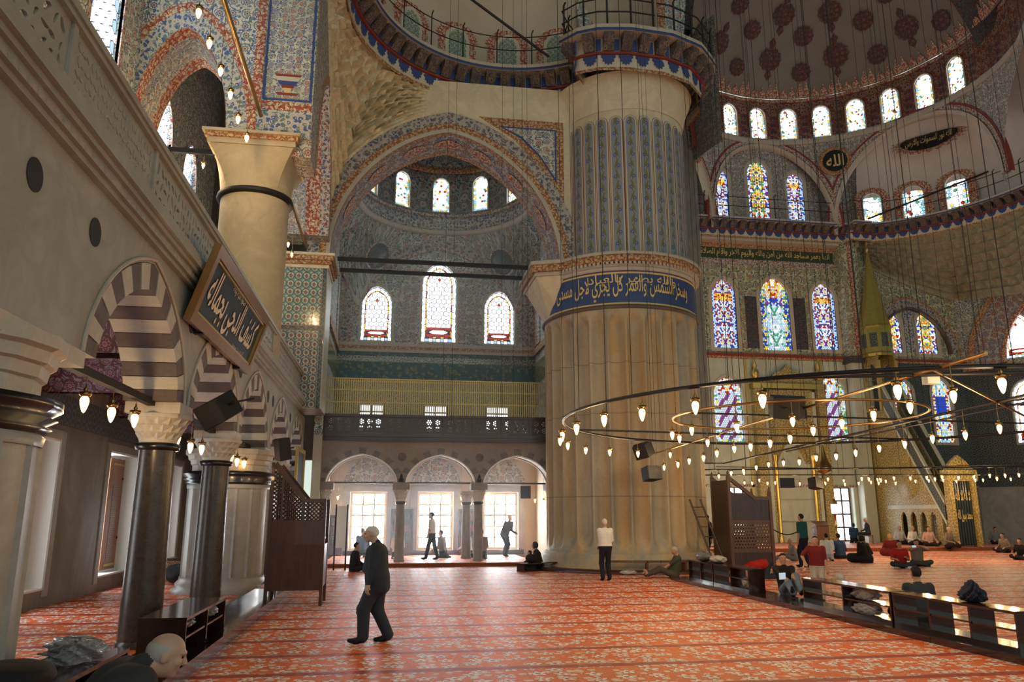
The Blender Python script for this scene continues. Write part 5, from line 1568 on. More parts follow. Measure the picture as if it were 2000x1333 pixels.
# ================================================================ semidome over the qibla side
SD = (22.44, 33.3); SR = 8.49
def archz(d, c, h, zt, zb):      # arch height over angle d (degrees) for an opening centred at c, half width h
    s = abs(d-c)/h
    return None if s >= 1 else zb+(zt-zb)*math.sqrt(1-s*s)
dr = struct('wall_drum_spandrels', 'painted spandrels between the arches under the semidome')
OPEN = ((90, 27.0, 24.35, 18.9), (28.5, 32.5, 24.45, 19.0), (151.5, 32.5, 24.45, 19.0), (-33, 27, 24.4, 19))
P = []; U = []
for i in range(361):
    d = 200-i*.65
    zb = 18.4
    for o in OPEN:
        z = archz(d, *o)
        if z is not None: zb = max(zb, z)
    a = R(d)
    rows = [zb+(25.0-zb)*t for t in (0, .35, .7, 1)]
    P.append([(SD[0]+SR*math.cos(a), SD[1]+SR*math.sin(a), z) for z in rows]); U.append([(a*SR, z) for z in rows])
MB().grid(P, 0, U).build('painted_spandrel', MT['paint_grey'], dr)
for o in OPEN[:3]:      # arch rings standing proud of the drum wall
    c, h, zt, zb = o
    for k, (e0, e1, mt, pr) in enumerate(((0, .22, 'cornice_stone', .10), (.22, .50, 'band_cream', .06), (.50, .62, 'red_paint', .05))):
        P = []; U = []; L = 0; last = None
        for i in range(61):
            t = PI*i/60; rr = SR-pr
            row = []
            for e in (e0, e1):
                a = R(c-(h+math.degrees(e/SR))*math.cos(t)*-1) if False else R(c+(h+math.degrees(e/SR))*math.cos(t))
                row.append((SD[0]+rr*math.cos(a), SD[1]+rr*math.sin(a), zb+(zt-zb+e)*math.sin(t)))
            if last: L += math.dist(last, row[0])
            last = row[0]
            a = R(c+(h+math.degrees(e0/SR))*math.cos(t))
            back = (SD[0]+(SR+.3)*math.cos(a), SD[1]+(SR+.3)*math.sin(a), row[0][2])
            P.append([back]+row); U.append([(L, -.3), (L, 0), (L, e1-e0)])
        MB().grid(P, 0, U).build('arch_ring', MT[mt], dr)
# roundels with sacred names
def roundel(d, z, txt, label):
    a = R(d); t = thing('name_roundel', label, 'roundel', (SD[0]+(SR-.10)*math.cos(a), SD[1]+(SR-.10)*math.sin(a), z), a-PI/2)
    m = MB().lathe([(0, .03), (.70, .03), (.72, 0), (.90, 0), (.92, -.06)], n=32)
    o = MB().lathe([(0, .03), (.72, .03)], n=32).build('disc', MT['sign_black'], t); o.rotation_euler = (PI/2, 0, 0)
    o = MB().lathe([(.70, .0), (.72, .05), (.92, .05), (.95, .0)], n=32).build('painted_rim', MT['band_redgold'], t); o.rotation_euler = (PI/2, 0, 0)
    lettering(txt, 1.0, .8, lambda u, v, w: (u, w-.04, v), 'gold_paint', t, 'inscription', .02, bold=.02)
roundel(60.0, 23.2, 'الله', 'black roundel with golden script between the two arches under the semidome')
roundel(129.5, 22.95, 'محمد', 'black roundel with golden script beside the pillar, left of the tympanum arch')
# ring of windows
rg = struct('wall_drum', 'red painted drum with a ring of nine bright windows under the semidome')
spc = 13.44
for i in range(-2, 13):
    d = 117.6-spc*i; a = R(d); ca, sa = math.cos(a), math.sin(a)
    f = frameO((SD[0]+SR*ca, SD[1]+SR*sa, 0), (sa, -ca, 0), (0,0,1), (ca, sa, 0))
    half = SR*math.tan(R(spc/2))
    vis = 0 <= i <= 8
    hole = [arch_hole(0, .50, 24.98, 26.55, .52, 'round', 12)] if vis else []
    MB().plate([(-half, 24.7), (-half, 27.7), (half, 27.7), (half, 24.7)], hole, f, .3).build('drum_facet', MT['paint_red_ring'], rg)
    rect_strip(f, -half, 24.55, half, 24.86, 'cornice_stone', rg, 'ring_moulding', .14, .02)
    rect_strip(f, -half, 27.55, half, 27.75, 'band_red', rg, 'ring_band', .04, .02)
    for q in (-.75, -.25, .25, .75):      # crown of painted palmettes above the drum
        w = half*.22; z0 = 27.7
        big = 1.0 if abs(q) > .5 else .7
        MB().prism([(q*half-w, z0), (q*half+w, z0), (q*half+w*.9, z0+.35*big), (q*half+w*.3, z0+.55*big), (q*half, z0+.95*big), (q*half-w*.3, z0+.55*big), (q*half-w*.9, z0+.35*big)], lambda u, v, p: f(u, v, p-(SR-math.sqrt(8.62**2-(v-25.2)**2))-.07), .04).build('palmette', MT['band_red'], rg)
    if vis:
        stained(['first', 'second', 'third', 'fourth', 'fifth', 'sixth', 'seventh', 'eighth', 'ninth'][i]+' window from the left in the semidome ring', f, .50, 24.98, 26.55, .52, 'rosette', 'round', cell=.066, lead=.009, ring=.08, frame_mat='plaster_cream', dens=1.0)
sdm = struct('ceiling_semidome', 'dim cream semidome painted with dark red medallions')
SZ, SDR = 25.2, 8.62
prof = [(SDR*math.cos(t), SZ+SDR*math.sin(t)) for t in np.linspace(R(16.5), R(89.9), 20)]
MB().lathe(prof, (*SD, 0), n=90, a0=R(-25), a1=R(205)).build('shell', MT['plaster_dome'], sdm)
painted('medallion_paint', 3.2, base=(.125,.045,.032), vine=(.045,.035,.05), petals=((.07,.07,.11),(.20,.10,.07)), leaf=((.20,.11,.08),(.06,.05,.08)), core=(.22,.14,.10))
for k, (d, e, r) in enumerate(((103.8,27.6,.52),(87,32.6,.68),(71.5,27.2,.56),(55.4,31.7,.72),(37.9,27.1,.56),(118.3,34,.66),(101.4,42.9,.55),(71,41.6,.58),(84.3,50.3,.66),(56.1,49.2,.66),(40,41.8,.56),(22.7,32,.66),(131.2,18.7,.45),(135,31.9,.52),(118,50,.6),(24,48,.6),(8,27,.56),(8,42,.56),(100,62,.6),(60,62,.6))):
    a, el = R(d), R(e)
    n = Vector((math.cos(a)*math.cos(el), math.sin(a)*math.cos(el), math.sin(el)))
    p = Vector((SD[0], SD[1], SZ))+n*(SDR-.07)
    poly = [(r*(1+.07*math.cos(12*t))*math.cos(t), r*(1+.07*math.cos(12*t))*math.sin(t)) for t in np.linspace(0, 2*PI, 49)[:-1]]
    m = MB().plate(poly, [], lambda u, v, w: (u, v, w), .05)
    if r > .6:
        for s in (-1, 1):
            m.plate([(-.10, s*r*1.05), (.10, s*r*1.05), (.22, s*(r+.30)), (0, s*(r+.62)), (-.22, s*(r+.30))], [], lambda u, v, w: (u, v, w), .05)
    o = m.build('medallion', MT['medallion_paint'], sdm, p)
    q = (-n).to_track_quat('Z', 'Y'); o.rotation_euler = q.to_euler()
# great arch in front of the semidome
mar = struct('ceiling_main_arch', 'dark painted main arch in front of the semidome')
Pa = []; Ua = []
for i in range(49):
    t = PI*i/48
    Pa.append([(SD[0]+r*math.cos(t), y, 24.6+r*math.sin(t)) for r, y in ((8.75, 33.2), (8.75, 31.2), (12.5, 31.2))]); Ua.append([(t*9, 0), (t*9, 2), (t*9, 5.5)])
MB().grid(Pa, 0, Ua).build('arch_face', MT['paint_dark'], mar)
# ---------------------------------------------------------------- right exedra
E2 = (24.7, 32.7)
exr = struct('ceiling_exedra_right', 'pale exedra half dome with three leaded windows at upper right')
P = []; U = []
for i in range(64):
    a = R(67-i*1.55); ca, sa = math.cos(a), math.sin(a)
    ex_, ey_ = E2[0]-SD[0], E2[1]-SD[1]; bq = ex_*ca+ey_*sa
    rd = -bq+math.sqrt(bq*bq-(ex_*ex_+ey_*ey_)+(SR+.12)**2)      # keep the shell behind the drum wall
    row = []; ur = []
    for r, z in ((9.32, 18.7), (9.3, 20.5), (9.0, 22.0), (8.35, 23.2), (7.4, 24.2), (6.4, 24.7)):
        r = max(r, rd+(24.7-z)*.02); row.append((E2[0]+r*ca, E2[1]+r*sa, z)); ur.append((a*9, z))
    P.append(row); U.append(ur)
MB().grid(P, 0, U).build('shell', MT['plaster_exedra'], exr)
for k, (d, hw, lab) in enumerate(((62.0, .50, 'first leaded window in the pale exedra at upper right'), (47.8, .56, 'second leaded window in the pale exedra at upper right'), (33.0, .58, 'third leaded window in the pale exedra at upper right'))):
    a = R(d); ca, sa = math.cos(a), math.sin(a)
    f = frameO((E2[0]+9.10*ca, E2[1]+9.10*sa, 0), (sa, -ca, 0), (0,0,1), (ca, sa, 0))
    cr_ = arch_hole(0, hw+.42, 19.0, 20.75, hw+.45, 'round', 20); sp_ = []
    for i, p in enumerate(cr_[:-1]):
        sp_.append(p); q = cr_[i+1]; mx, mz = (p[0]+q[0])/2, (p[1]+q[1])/2
        if i: sp_.append((mx*1.14, mz+max(0, mz-20.75)*.14))
    sp_.append(cr_[-1])
    w = stained(lab, f, hw, 19.2, 20.72, hw, 'rosette', 'round', cell=.115, lead=.016, ring=.07, dens=.8)
    MB().plate(sp_, [arch_hole(0, hw+.06, 19.1, 20.72, hw+.06, 'round', 14)], lambda u, v, q: f(u, v, q-.02), .08).build('red_crown', MT['band_red'], w)
pn = Vector((30.6, 37.3, 23.2)); 
ip = thing('exedra_inscription', 'dark oval panel with golden script on the pale exedra', 'inscription', pn, R(-50))
poly = [(1.55*math.cos(t), .52*math.sin(t)+.25*math.cos(t)**2) for t in np.linspace(0, 2*PI, 41)[:-1]]
fi = lambda u, v, w: (u, w+v*.35, v)
o = MB().plate(poly, [], fi, .06).build('panel', MT['sign_black'], ip)
poly2 = []
for i, t in enumerate(np.linspace(0, 2*PI, 49)[:-1]):
    k = 1.0 if i % 2 else 1.22
    poly2.append((1.75*k*math.cos(t), (.66*math.sin(t))*k+.25*math.cos(t)**2))
MB().plate(poly2, [], lambda u, v, w: fi(u, v, w+.07), .04).build('painted_fringe', MT['band_red'], ip)
lettering('الله نور السموات والارض', 2.5, .6, lambda u, v, w: fi(u, v+.12, w-.012), 'gold_paint', ip, 'inscription', .01, bold=.01)
# curved cornice and stalactite vault at right
angs = np.linspace(R(-30), R(63), 40)[::-1]
path = [(x, 41.3) for x in np.linspace(15, 27.2, 20)] + [(27.2, 40.7), (28.3, 40.7)] + [(E2[0]+9.2*math.cos(a), E2[1]+9.2*math.sin(a)) for a in angs]
inw = [(0, -1)]*20 + [(0, -1), (0, -1)] + [(-math.cos(a), -math.sin(a)) for a in angs]
qc = struct('trim_4', 'bracketed cornice walkway running below the arches of the semidome')
bracket_cornice(qc, path, 18.25, 19.15, inw, .60)
qr = thing('semidome_railing', 'black iron railing on the cornice walkway below the semidome arches', 'railing')
railing(qr, [(x+ix*.5, y+iy*.5) for (x, y), (ix, iy) in zip(path, inw)], 19.15, 1.3, 1.5, .022)
MB().tube([(28.2, 40.2, 19.3), (33.5, 36.0, 21.0), (34.5, 33, 22.3)], .06, 8).build('brace', MT['iron'], qr)
MB().box((14.5, 41.35, 17.9), (28.2, 42, 18.3)).build('cornice_back', MT['cornice_stone'], qc)
def mq2(r, z, a, t, k):
    tier = t*8; j = int(tier); ft = tier-j
    s = a*9.2/.55 + (.5 if j % 2 else 0); i = math.floor(s); fs = s-i
    niche = math.sin(PI*fs)**.6*math.sin(PI*min(1, ft*1.1))**.5 if 0 < fs < 1 else 0
    return r + .30*niche*min(1, 5*t) - .12*ft, z
def zr2(a):
    d = math.degrees(a)
    return 15.0 + 2.6*abs(d-44)/30 if d > 44 else 15.0-1.0*min(1, abs(d-44)/20)+max(0, 22-d)*.16
sq2 = struct('ceiling_squinch_right', 'greenish stalactite vault under the curved cornice at right')
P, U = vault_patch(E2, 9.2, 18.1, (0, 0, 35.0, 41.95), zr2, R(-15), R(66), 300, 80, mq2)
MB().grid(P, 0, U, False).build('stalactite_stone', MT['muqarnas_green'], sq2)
# arch with two windows on the qibla wall beside the minbar
arch_strip(QF, 31.5, 2.55, 2.9, 3.1, 3.45, 11.4, 'point', 'band_greycurl', qw, 'arch_border', .10, .02)
arch_strip(QF, 31.5, 2.42, 2.77, 2.55, 2.9, 11.4, 'point', 'stone_dark', qw, 'arch_edge', .30, .02)
arch_strip(QF, 31.5, 3.1, 3.45, 3.25, 3.60, 11.4, 'point', 'band_redgold', qw, 'arch_line', .10, .02)
rect_strip(QF, 31.1, 11.45, 31.75, 14.6, 'band_bluevine', qw, 'painted_panel', .02, .01)
# ---------------------------------------------------------------- diagonal wall at far right
wr = struct('wall_right', 'dim tiled wall at the right edge with an arch and two leaded windows')
DO = Vector((34.85, 42.0, 0)); DU = Vector((.6, -.8, 0)); DN = Vector((.8, .6, 0))
DF = frameO(DO, DU, (0,0,1), DN)
h1 = arch_hole(3.05, .70, 10.85, 12.6, .95, 'point'); h2 = arch_hole(3.10, .72, 5.8, 8.5, .95, 'point')
MB().plate([(0, 0), (0, 3.3), (12, 3.3), (12, 0)], [], DF, .4).build('marble_wall', MT['marble_grey'], wr)
MB().plate([(0, 3.3), (0, 10.5), (12, 10.5), (12, 3.3)], [h2], DF, .4).build('tile_wall', MT['tile_dark'], wr)
MB().plate([(0, 10.5), (0, 19), (12, 19), (12, 10.5)], [h1], DF, .4).build('painted_wall', MT['paint_teal'], wr)
rect_strip(DF, 0, 10.3, 12, 10.55, 'band_redgold', wr, 'wall_band', .15, .01)
arch_strip(DF, 5.2, 3.0, 4.2, 4.5, 5.7, 10.6, 'point', 'paint_soffit', wr, 'arch_painting', .25, .02)
arch_strip(DF, 5.2, 2.8, 4.0, 3.0, 4.2, 10.6, 'point', 'band_red', wr, 'arch_edge', .32, .02)
arch_strip(DF, 5.2, 4.5, 5.7, 4.8, 6.0, 10.6, 'point', 'band_redgold', wr, 'arch_edge', .32, .02)
stained('upper leaded window at the right edge of the picture', frameO(DO+DU*3.05, DU, (0,0,1), DN), .70, 10.85, 12.6, .95, 'hex', cell=.14, lead=.016)
stained('lower leaded window at the right edge of the picture', frameO(DO+DU*3.10, DU, (0,0,1), DN), .72, 5.8, 8.5, .95, 'hex', cell=.14, lead=.016)
# ---------------------------------------------------------------- unseen flat slabs and shells added to block sky light
rf = struct('ceiling', 'unseen flat hall ceiling added to block sky light')
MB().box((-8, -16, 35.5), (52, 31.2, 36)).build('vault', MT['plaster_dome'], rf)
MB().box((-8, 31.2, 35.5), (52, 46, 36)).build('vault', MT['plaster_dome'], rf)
MB().box((-8, 28.2, 17.4), (8, 33.6, 17.6)).build('bay_roof', MT['plaster_dome'], rf) if False else None
MB().box((-9.2, -16, 0), (-8.6, 34, 36)).build('outer_shell', MT['wall_marble'], rf)
MB().box((-9, 33.6, 4), (14.5, 34, 36)).build('outer_shell', MT['wall_marble'], rf)
MB().box((50, -16, 0), (50.4, 46, 36)).build('outer_shell', MT['wall_marble'], rf)
# ================================================================ lamps
LAMPK = 2.2     # strength of one lamp that lights for its neighbours too
def lamp_meshes(s):
    cap = MB().lathe([(.0, .17), (.006, .16), (.010, .13), (.024, .115), (.016, .098), (.034, .085), (.050, .072), (.056, .088), (.052, .060), (.040, .045)], n=18, rfun=lambda r, z, a: r*(1+(.10*math.cos(6*a) if z > .07 and r > .045 else 0)))
    bulb = MB().lathe([(.0, .055), (.020, .05), (.036, .03), (.040, .008), (.036, -.025), (.026, -.06), (.014, -.092), (.0, -.105)], n=14)
    for m in (cap, bulb): m.v = [(x*s, y*s, z*s) for x, y, z in m.v]
    return cap.mesh('lamp_cap', MT['brass']), bulb.mesh('lamp_bulb', MT['bulb'])
LAMP = lamp_meshes(1.0); LAMP_L = lamp_meshes(1.25)
WIRE = MB().tube([(0,0,0), (0,0,1)], .006, 5).mesh('lamp_wire', MT['brass'])
GLOWN = [0]
def lamp(parent, p, ztop, big=False, label=None, group=None, name='lamp', light=0.0):
    """hanging glass lamp: cap, glowing bulb, wire up to its tube"""
    me = LAMP_L if big else LAMP
    if parent is None:
        o = thing('hanging_lamp', label, 'lamp', p, 0, group); c = link('brass_cap', me[0], o)
    else:
        o = c = link(name, me[0], parent, p)
    link('glass_bulb', me[1], o)
    w = link('wire', WIRE, o, (0, 0, .14)); w.scale = (1, 1, max(.01, ztop-p[2]-.14))
    if light:
        ld = bpy.data.lights.new('bulb_light', 'POINT'); ld.energy = light*LAMPK; ld.color = (1.0, .66, .32); ld.shadow_soft_size = .06
        lo = bpy.data.objects.new('bulb_light', ld); C.objects.link(lo); lo.parent = o; lo.location = (0, 0, -.25)
    return o
def snap_line(px, py, a, b):
    """point of the plan line a-b lying behind pixel column px, height from the sight line"""
    r = ray(px, py); dx, dy = b[0]-a[0], b[1]-a[1]
    t = (a[0]*dy-a[1]*dx)/(r.x*dy-r.y*dx)
    return Vector((0, 0, EYE))+r*t
def snap_circle(px, py, c, rad, far):
    r = ray(px, py); A = r.x**2+r.y**2; B = -2*(c[0]*r.x+c[1]*r.y); K = c[0]**2+c[1]**2-rad**2
    D = B*B-4*A*K
    t = (-B+(math.sqrt(D) if far else -math.sqrt(D)))/2/A if D > 0 else -B/2/A
    return Vector((0, 0, EYE))+r*t
ZT = 3.6
ch = thing('chandelier', 'huge iron ring chandelier with many hanging glass lamps, nearest of the two', 'chandelier', (0, 0, 0))
OC, OR_ = (8.66, 13.55), 5.48; IC, IR = (7.43, 13.36), 2.24
circ = lambda c, r, z, n=72, a0=0, a1=2*PI: [(c[0]+r*math.cos(a0+(a1-a0)*i/n), c[1]+r*math.sin(a0+(a1-a0)*i/n), z) for i in range(n)]
MB().tube(circ(OC, OR_, ZT, 96), .030, 8, closed=True).build('outer_ring', MT['iron'], ch)
MB().tube(circ(IC, IR, ZT), .022, 8, closed=True).build('inner_ring', MT['brass'], ch)
B0, B1 = (6.62, 7.6), (8.45, 28.3); D0, D1 = (9.3, 8.2), (12.15, 27.2)
bars = ((B0, B1, .024, 'brass'), (D0, D1, .026, 'iron'), ((9.9, 8.2), (11.6, 21.5), .020, 'iron'), ((4.0, 16.4), (12.6, 17.3), .02, 'iron'), ((6.7, 8.6), (14.0, 14.6), .02, 'brass'), ((5.2, 13.2), (14.1, 13.9), .018, 'iron'), ((8.4, 27.9), (12.2, 27.0), .02, 'iron'), ((5.0, 9.5), (9.5, 8.25), .026, 'iron'))
for a, b, r, mt in bars:
    MB().tube([(a[0], a[1], ZT+.01), (b[0], b[1], ZT+.01)], r, 8).build('bar', MT[mt], ch)
MB().tube(circ((10.6, 10.9), .62, ZT+.03, 30), .012, 6, closed=True).build('cable_loop', MT['black_matte'], ch)
MB().tube(circ((10.4, 11.3), .30, ZT+.05, 24), .012, 6, closed=True).build('cable_loop', MT['black_matte'], ch)
bx = MB().box((-.09, -.06, -.06), (.09, .06, .06)).build('junction_box', MT['white_reveal'], ch, (7.05, 9.1, ZT-.03))
near = [(1957,749),(1753,762),(1489,780),(1358,793),(1254,807),(1180,819),(1126,836),(1098,851)]
far = [(1094,861),(1109,870),(1144,879),(1191,883),(1246,886)]
for i, (px, py) in enumerate(near): lamp(ch, snap_circle(px, py, OC, OR_, False), ZT, True, light=16 if i % 3 == 0 else 0)
for i, (px, py) in enumerate(far): lamp(ch, snap_circle(px, py, OC, OR_, True), ZT, light=16 if i % 3 == 1 else 0)
for i, (px, py, fr_) in enumerate(((1548,822,0),(1439,834,0),(1313,849,1),(1327,856,1),(1382,864,1),(1351,840,0))): lamp(ch, snap_circle(px, py, IC, IR, fr_), ZT, light=16 if i == 2 else 0)
lb = [(1309,888),(1297,913),(1282,918),(1262,921),(1243,924),(1226,926),(1211,931),(1324,907),(1346,900),(1374,894),(1400,885),(1434,876),(1466,872),(1504,865),(1543,856),(1588,840),(1644,826),(1706,810),(1777,794),(1862,772)]
for i, (px, py) in enumerate(lb): lamp(ch, snap_line(px, py, B0, B1), ZT, light=16 if i % 4 == 0 else 0)
ldp = [(1313,932),(1357,932),(1404,930),(1428,924),(1452,920),(1477,913),(1501,907),(1530,904),(1561,902),(1594,894),(1633,891),(1671,884),(1717,875),(1767,867),(1821,856),(1885,849),(1952,836)]
for i, (px, py) in enumerate(ldp): lamp(ch, snap_line(px, py, D0, (12.15, 27.2)), ZT, light=16 if i % 4 == 0 else 0)
ch2 = thing('chandelier', 'distant ring chandelier seen edge on as a row of lamps before the qibla wall', 'chandelier', (0, 0, 0))
F0, F1 = (13.1, 31.2), (26.5, 26.6); H0, H1 = (13.6, 36.0), (29.5, 33.0)
for a, b in ((F0, F1), (H0, H1), (F0, H0), (F1, H1)):
    MB().tube([(a[0], a[1], ZT), (b[0], b[1], ZT)], .028, 8).build('bar', MT['iron'], ch2)
MB().tube([(F0[0]+.4, F0[1]-.2, ZT+.12), (19, 30, ZT+.02), (F1[0], F1[1], ZT+.14)], .02, 6).build('cable', MT['black_matte'], ch2)
fl1 = [(1683,935),(1697,936),(1746,934),(1778,934),(1810,933),(1826,936),(1840,932),(1872,933),(1902,932),(1933,929),(1947,935),(1963,929),(1990,928),(1617,936),(1720,938),(1404,930),(1428,925),(1453,924)]
fl2 = [(1454,943),(1469,944),(1499,944),(1514,943),(1550,940),(1562,945),(1612,944),(1648,939),(1650,946),(1677,944),(1701,942),(1714,937),(1716,944),(1730,940),(1749,944),(1788,940),(1814,939),(1842,938),(1868,940),(1905,938),(1920,938),(1974,936),(1483,938)]
for i, (px, py) in enumerate(fl1): lamp(ch2, snap_line(px, py, F0, F1), ZT, light=40 if i % 5 == 0 else 0)
for i, (px, py) in enumerate(fl2): lamp(ch2, snap_line(px, py, H0, H1), ZT, light=40 if i % 5 == 0 else 0)
# suspension wires rising to the vaults
W8 = MB().tube([(0,0,0), (0,0,1)], .006, 5).mesh('suspension_wire', MT['iron'])
def hang(parent, x, y, z0=ZT, z1=35.0, r=1.0):
    o = link('suspension_wire', W8, parent, (x, y, z0)); o.scale = (r, r, z1-z0)
for i in range(20):
    a = 2*PI*i/20+.1; hang(ch, OC[0]+OR_*math.cos(a), OC[1]+OR_*math.sin(a))
for a, b, n in ((B0, B1, 9), (D0, D1, 9)):
    for i in range(n): t = (i+.5)/n; hang(ch, a[0]+(b[0]-a[0])*t, a[1]+(b[1]-a[1])*t)
for a, b, n in ((F0, F1, 11), (H0, H1, 11)):
    for i in range(n): t = (i+.3)/n; hang(ch2, a[0]+(b[0]-a[0])*t, a[1]+(b[1]-a[1])*t, ZT, 33.0 if a is H0 else 35, 1.4)
for px in (868, 885, 980, 1003, 1021, 1031, 1280, 1180):
    p = snap_line(px, 620, (-2, 23.4), (10, 23.0)); hang(ch2 if False else ch, p.x, p.y, 4.4, 34, 1.0)

# ---------------------------------------------------------------- lamps of the arcade
for i, (px, py) in enumerate(((165,785),(218,806),(263,818))):
    lamp(None, at(px, py, x=-3.48), 3.36, True, ['left', 'middle', 'right'][i]+' glowing lamp hanging under the nearest striped arch', 'lamps under the arcade', light=4)
for i, (px, py, lab) in enumerate(((347,857,'glowing lamp just right of the nearest column capital'), (372,872,'faint lamp between the two arcade columns, left one'), (394,876,'faint lamp between the two arcade columns, right one'), (452,893,'left lamp of the cluster above the panelled pier'), (463,901,'middle lamp of the cluster above the panelled pier'), (477,905,'right lamp of the cluster above the panelled pier'))):
    lamp(None, at(px, py, x=-3.48), 3.36, True, lab, 'lamps under the arcade', light=4 if i in (0, 4) else 0)
# brass beams with lamps high on the left
bb = thing('lamp_beam', 'brass beam with hanging lamps running to the gilded capital', 'lamp beam')
MB().tube([(-3.66, 8.0, 11.95), (-3.66, 19.05, 11.95)], .055, 10).build('beam', MT['brass'], bb)
for px, py in ((388,24),(409,84),(431,138),(450,184),(465,232),(482,269)):
    p = at(px, py, x=-3.66); lamp(bb, p, 11.93, True, light=14)
bb2 = thing('lamp_beam', 'short brass beam with two lamps in front of the tiled pier', 'lamp beam')
MB().tube([(-3.14, 20.6, 10.75), (-3.14, 25.9, 10.75)], .05, 10).build('beam', MT['brass'], bb2)
for px, py in ((563,477),(570,497)):
    lamp(bb2, at(px, py, x=-3.14), 10.74, light=14)
bb3 = thing('lamp_beam', 'black beam with two lamps left of the gilded capital', 'lamp beam')
MB().box((-6.9, 19.85, 11.15), (-4.85, 19.95, 11.28)).build('beam', MT['black_matte'], bb3)
for px, py in ((331,316),(397,323)):
    lamp(bb3, at(px, py, y=19.9), 11.15, light=10)
# small lamps under the bay gallery
for i, (px, py, lab) in enumerate(((660,972,'small wall lamp at the left end under the gallery'), (901,973,'small lamp between the middle and right floor windows'), (1045,978,'left lamp of the pair beside the pillar under the gallery'), (1062,980,'right lamp of the pair beside the pillar under the gallery'))):
    lamp(None, at(px, py, y=31.0), 4.36, False, lab, 'lamps under the gallery', light=8)
# ================================================================ framed inscription on the arcade
sg = thing('framed_inscription', 'large gold framed dark blue inscription panel leaning out from the left arcade', 'framed sign')
bl, tl_, br_ = Vector((-3.0, 11.40, 4.58)), Vector((-2.64, 11.38, 5.76)), Vector((-3.0, 16.12, 4.60))
ux = (br_-bl).normalized(); uy = (tl_-bl).normalized(); nz = uy.cross(ux).normalized()
if nz.x > 0: nz = -nz
Wd, Hh = (br_-bl).length, (tl_-bl).length
SGF = frameO(bl, ux, uy, nz)
fw = .17
MB().plate([(fw*.8, fw*.8), (fw*.8, Hh-fw*.8), (Wd-fw*.8, Hh-fw*.8), (Wd-fw*.8, fw*.8)], [], lambda u, v, w: SGF(u, v, w+.02), .03).build('panel', MT['sign_blue'], sg)
flat('frame_gold', (.30,.15,.05), .32, .5, .55, var=.3)
for a, b in (((0, 0), (Wd, fw)), ((0, Hh-fw), (Wd, Hh)), ((0, fw), (fw, Hh-fw)), ((Wd-fw, fw), (Wd, Hh-fw))):
    m = MB().plate([a, (a[0], b[1]), b, (b[0], a[1])], [], lambda u, v, w: SGF(u, v, w-.05), .11)
    m.build('frame_bar', MT['frame_gold'], sg)
ins = fw+.01
for a, b in (((ins, ins), (Wd-ins, ins+.03)), ((ins, Hh-ins-.03), (Wd-ins, Hh-ins)), ((ins, ins), (ins+.03, Hh-ins)), ((Wd-ins-.03, ins), (Wd-ins, Hh-ins))):
    MB().plate([a, (a[0], b[1]), b, (b[0], a[1])], [], lambda u, v, w: SGF(u, v, w-.02), .04).build('gilt_fillet', MT['gold'], sg)
lettering('كشف الدجى بجماله', Wd*.80, Hh*.62, lambda u, v, w: SGF(Wd*.50+u, Hh*.50+v, w+.015), 'script_cream', sg, 'script', .006, bold=.016, slant=.10)
lettering('صلوا عليه واله', Wd*.22, Hh*.12, lambda u, v, w: SGF(Wd*.46+u, Hh*.80+v, w+.015), 'script_cream', sg, 'small_script', .006, bold=.0)
lettering('كتبه سيد محمد', Wd*.22, Hh*.10, lambda u, v, w: SGF(Wd*.72+u, Hh*.20+v, w+.015), 'script_cream', sg, 'small_script', .006, bold=.0)
MB().box((-3.1, 12.2, 4.55), (-2.95, 12.3, 4.65)).build('wall_hook', MT['iron'], sg); MB().box((-3.1, 15.2, 4.55), (-2.95, 15.3, 4.65)).build('wall_hook', MT['iron'], sg)
# ---------------------------------------------------------------- loudspeakers
def speaker(label, loc, size, rz=0, tilt=0, roll=0, arm=None):
    t = thing('loudspeaker', label, 'loudspeaker', loc, 0)
    t.rotation_euler = (tilt, roll, rz)
    w, d, h = size
    poly = [(-w, -d), (w, -d), (w*.72, d), (-w*.72, d)]
    bevel(MB().add([(x, y, -h) for x, y in poly]+[(x, y, h) for x, y in poly], [(0,3,2,1), (4,5,6,7), (0,1,5,4), (1,2,6,5), (2,3,7,6), (3,0,4,7)]).build('cabinet', MT['black_matte'], t), .015)
    MB().box((-w*.92, -d-.012, -h*.94), (w*.92, -d+.001, h*.94)).build('grille', MT['lead'], t)
    m = MB().tube([(0, d, 0), (0, d+.12, .0)], .02, 8)
    if arm: m.tube([(0, d+.1, 0), arm], .018, 6)
    m.build('bracket', MT['iron'], t)
    return t
speaker('black loudspeaker tilted down beside the second striped arch', at(430, 800, x=-2.62), (.30, .20, .19), R(-118), R(20), R(28), (-.2, .5, -.1))
speaker('small black loudspeaker above the top of the left wooden pulpit', at(553, 878, x=-2.55), (.16, .15, .26), R(-60), R(12), R(6))
speaker('black loudspeaker hanging on the near chandelier before the mihrab', at(1537, 796, y=12.4), (.30, .18, .19), R(150), R(-14), R(-6))
speaker('black loudspeaker on the chandelier in front of the pillar, upper one', at(1255, 881, y=21.5), (.28, .20, .20), R(140), R(-20), R(12))
speaker('black loudspeaker on the chandelier in front of the pillar, lower one', at(1271, 926, y=22.0), (.26, .20, .20), R(20), R(-10), 0)
speaker('flat black loudspeaker hanging left before the mihrab', at(1534, 944, y=30.4), (.32, .18, .20), R(0), 0, 0)
speaker('rounded black loudspeaker hanging right before the mihrab', at(1592, 945, y=29.8), (.28, .2, .22), R(25), R(-8), R(8))
speaker('black loudspeaker under the right gallery arch', at(1028, 962, y=29.4), (.20, .16, .24), R(-20), 0, 0)
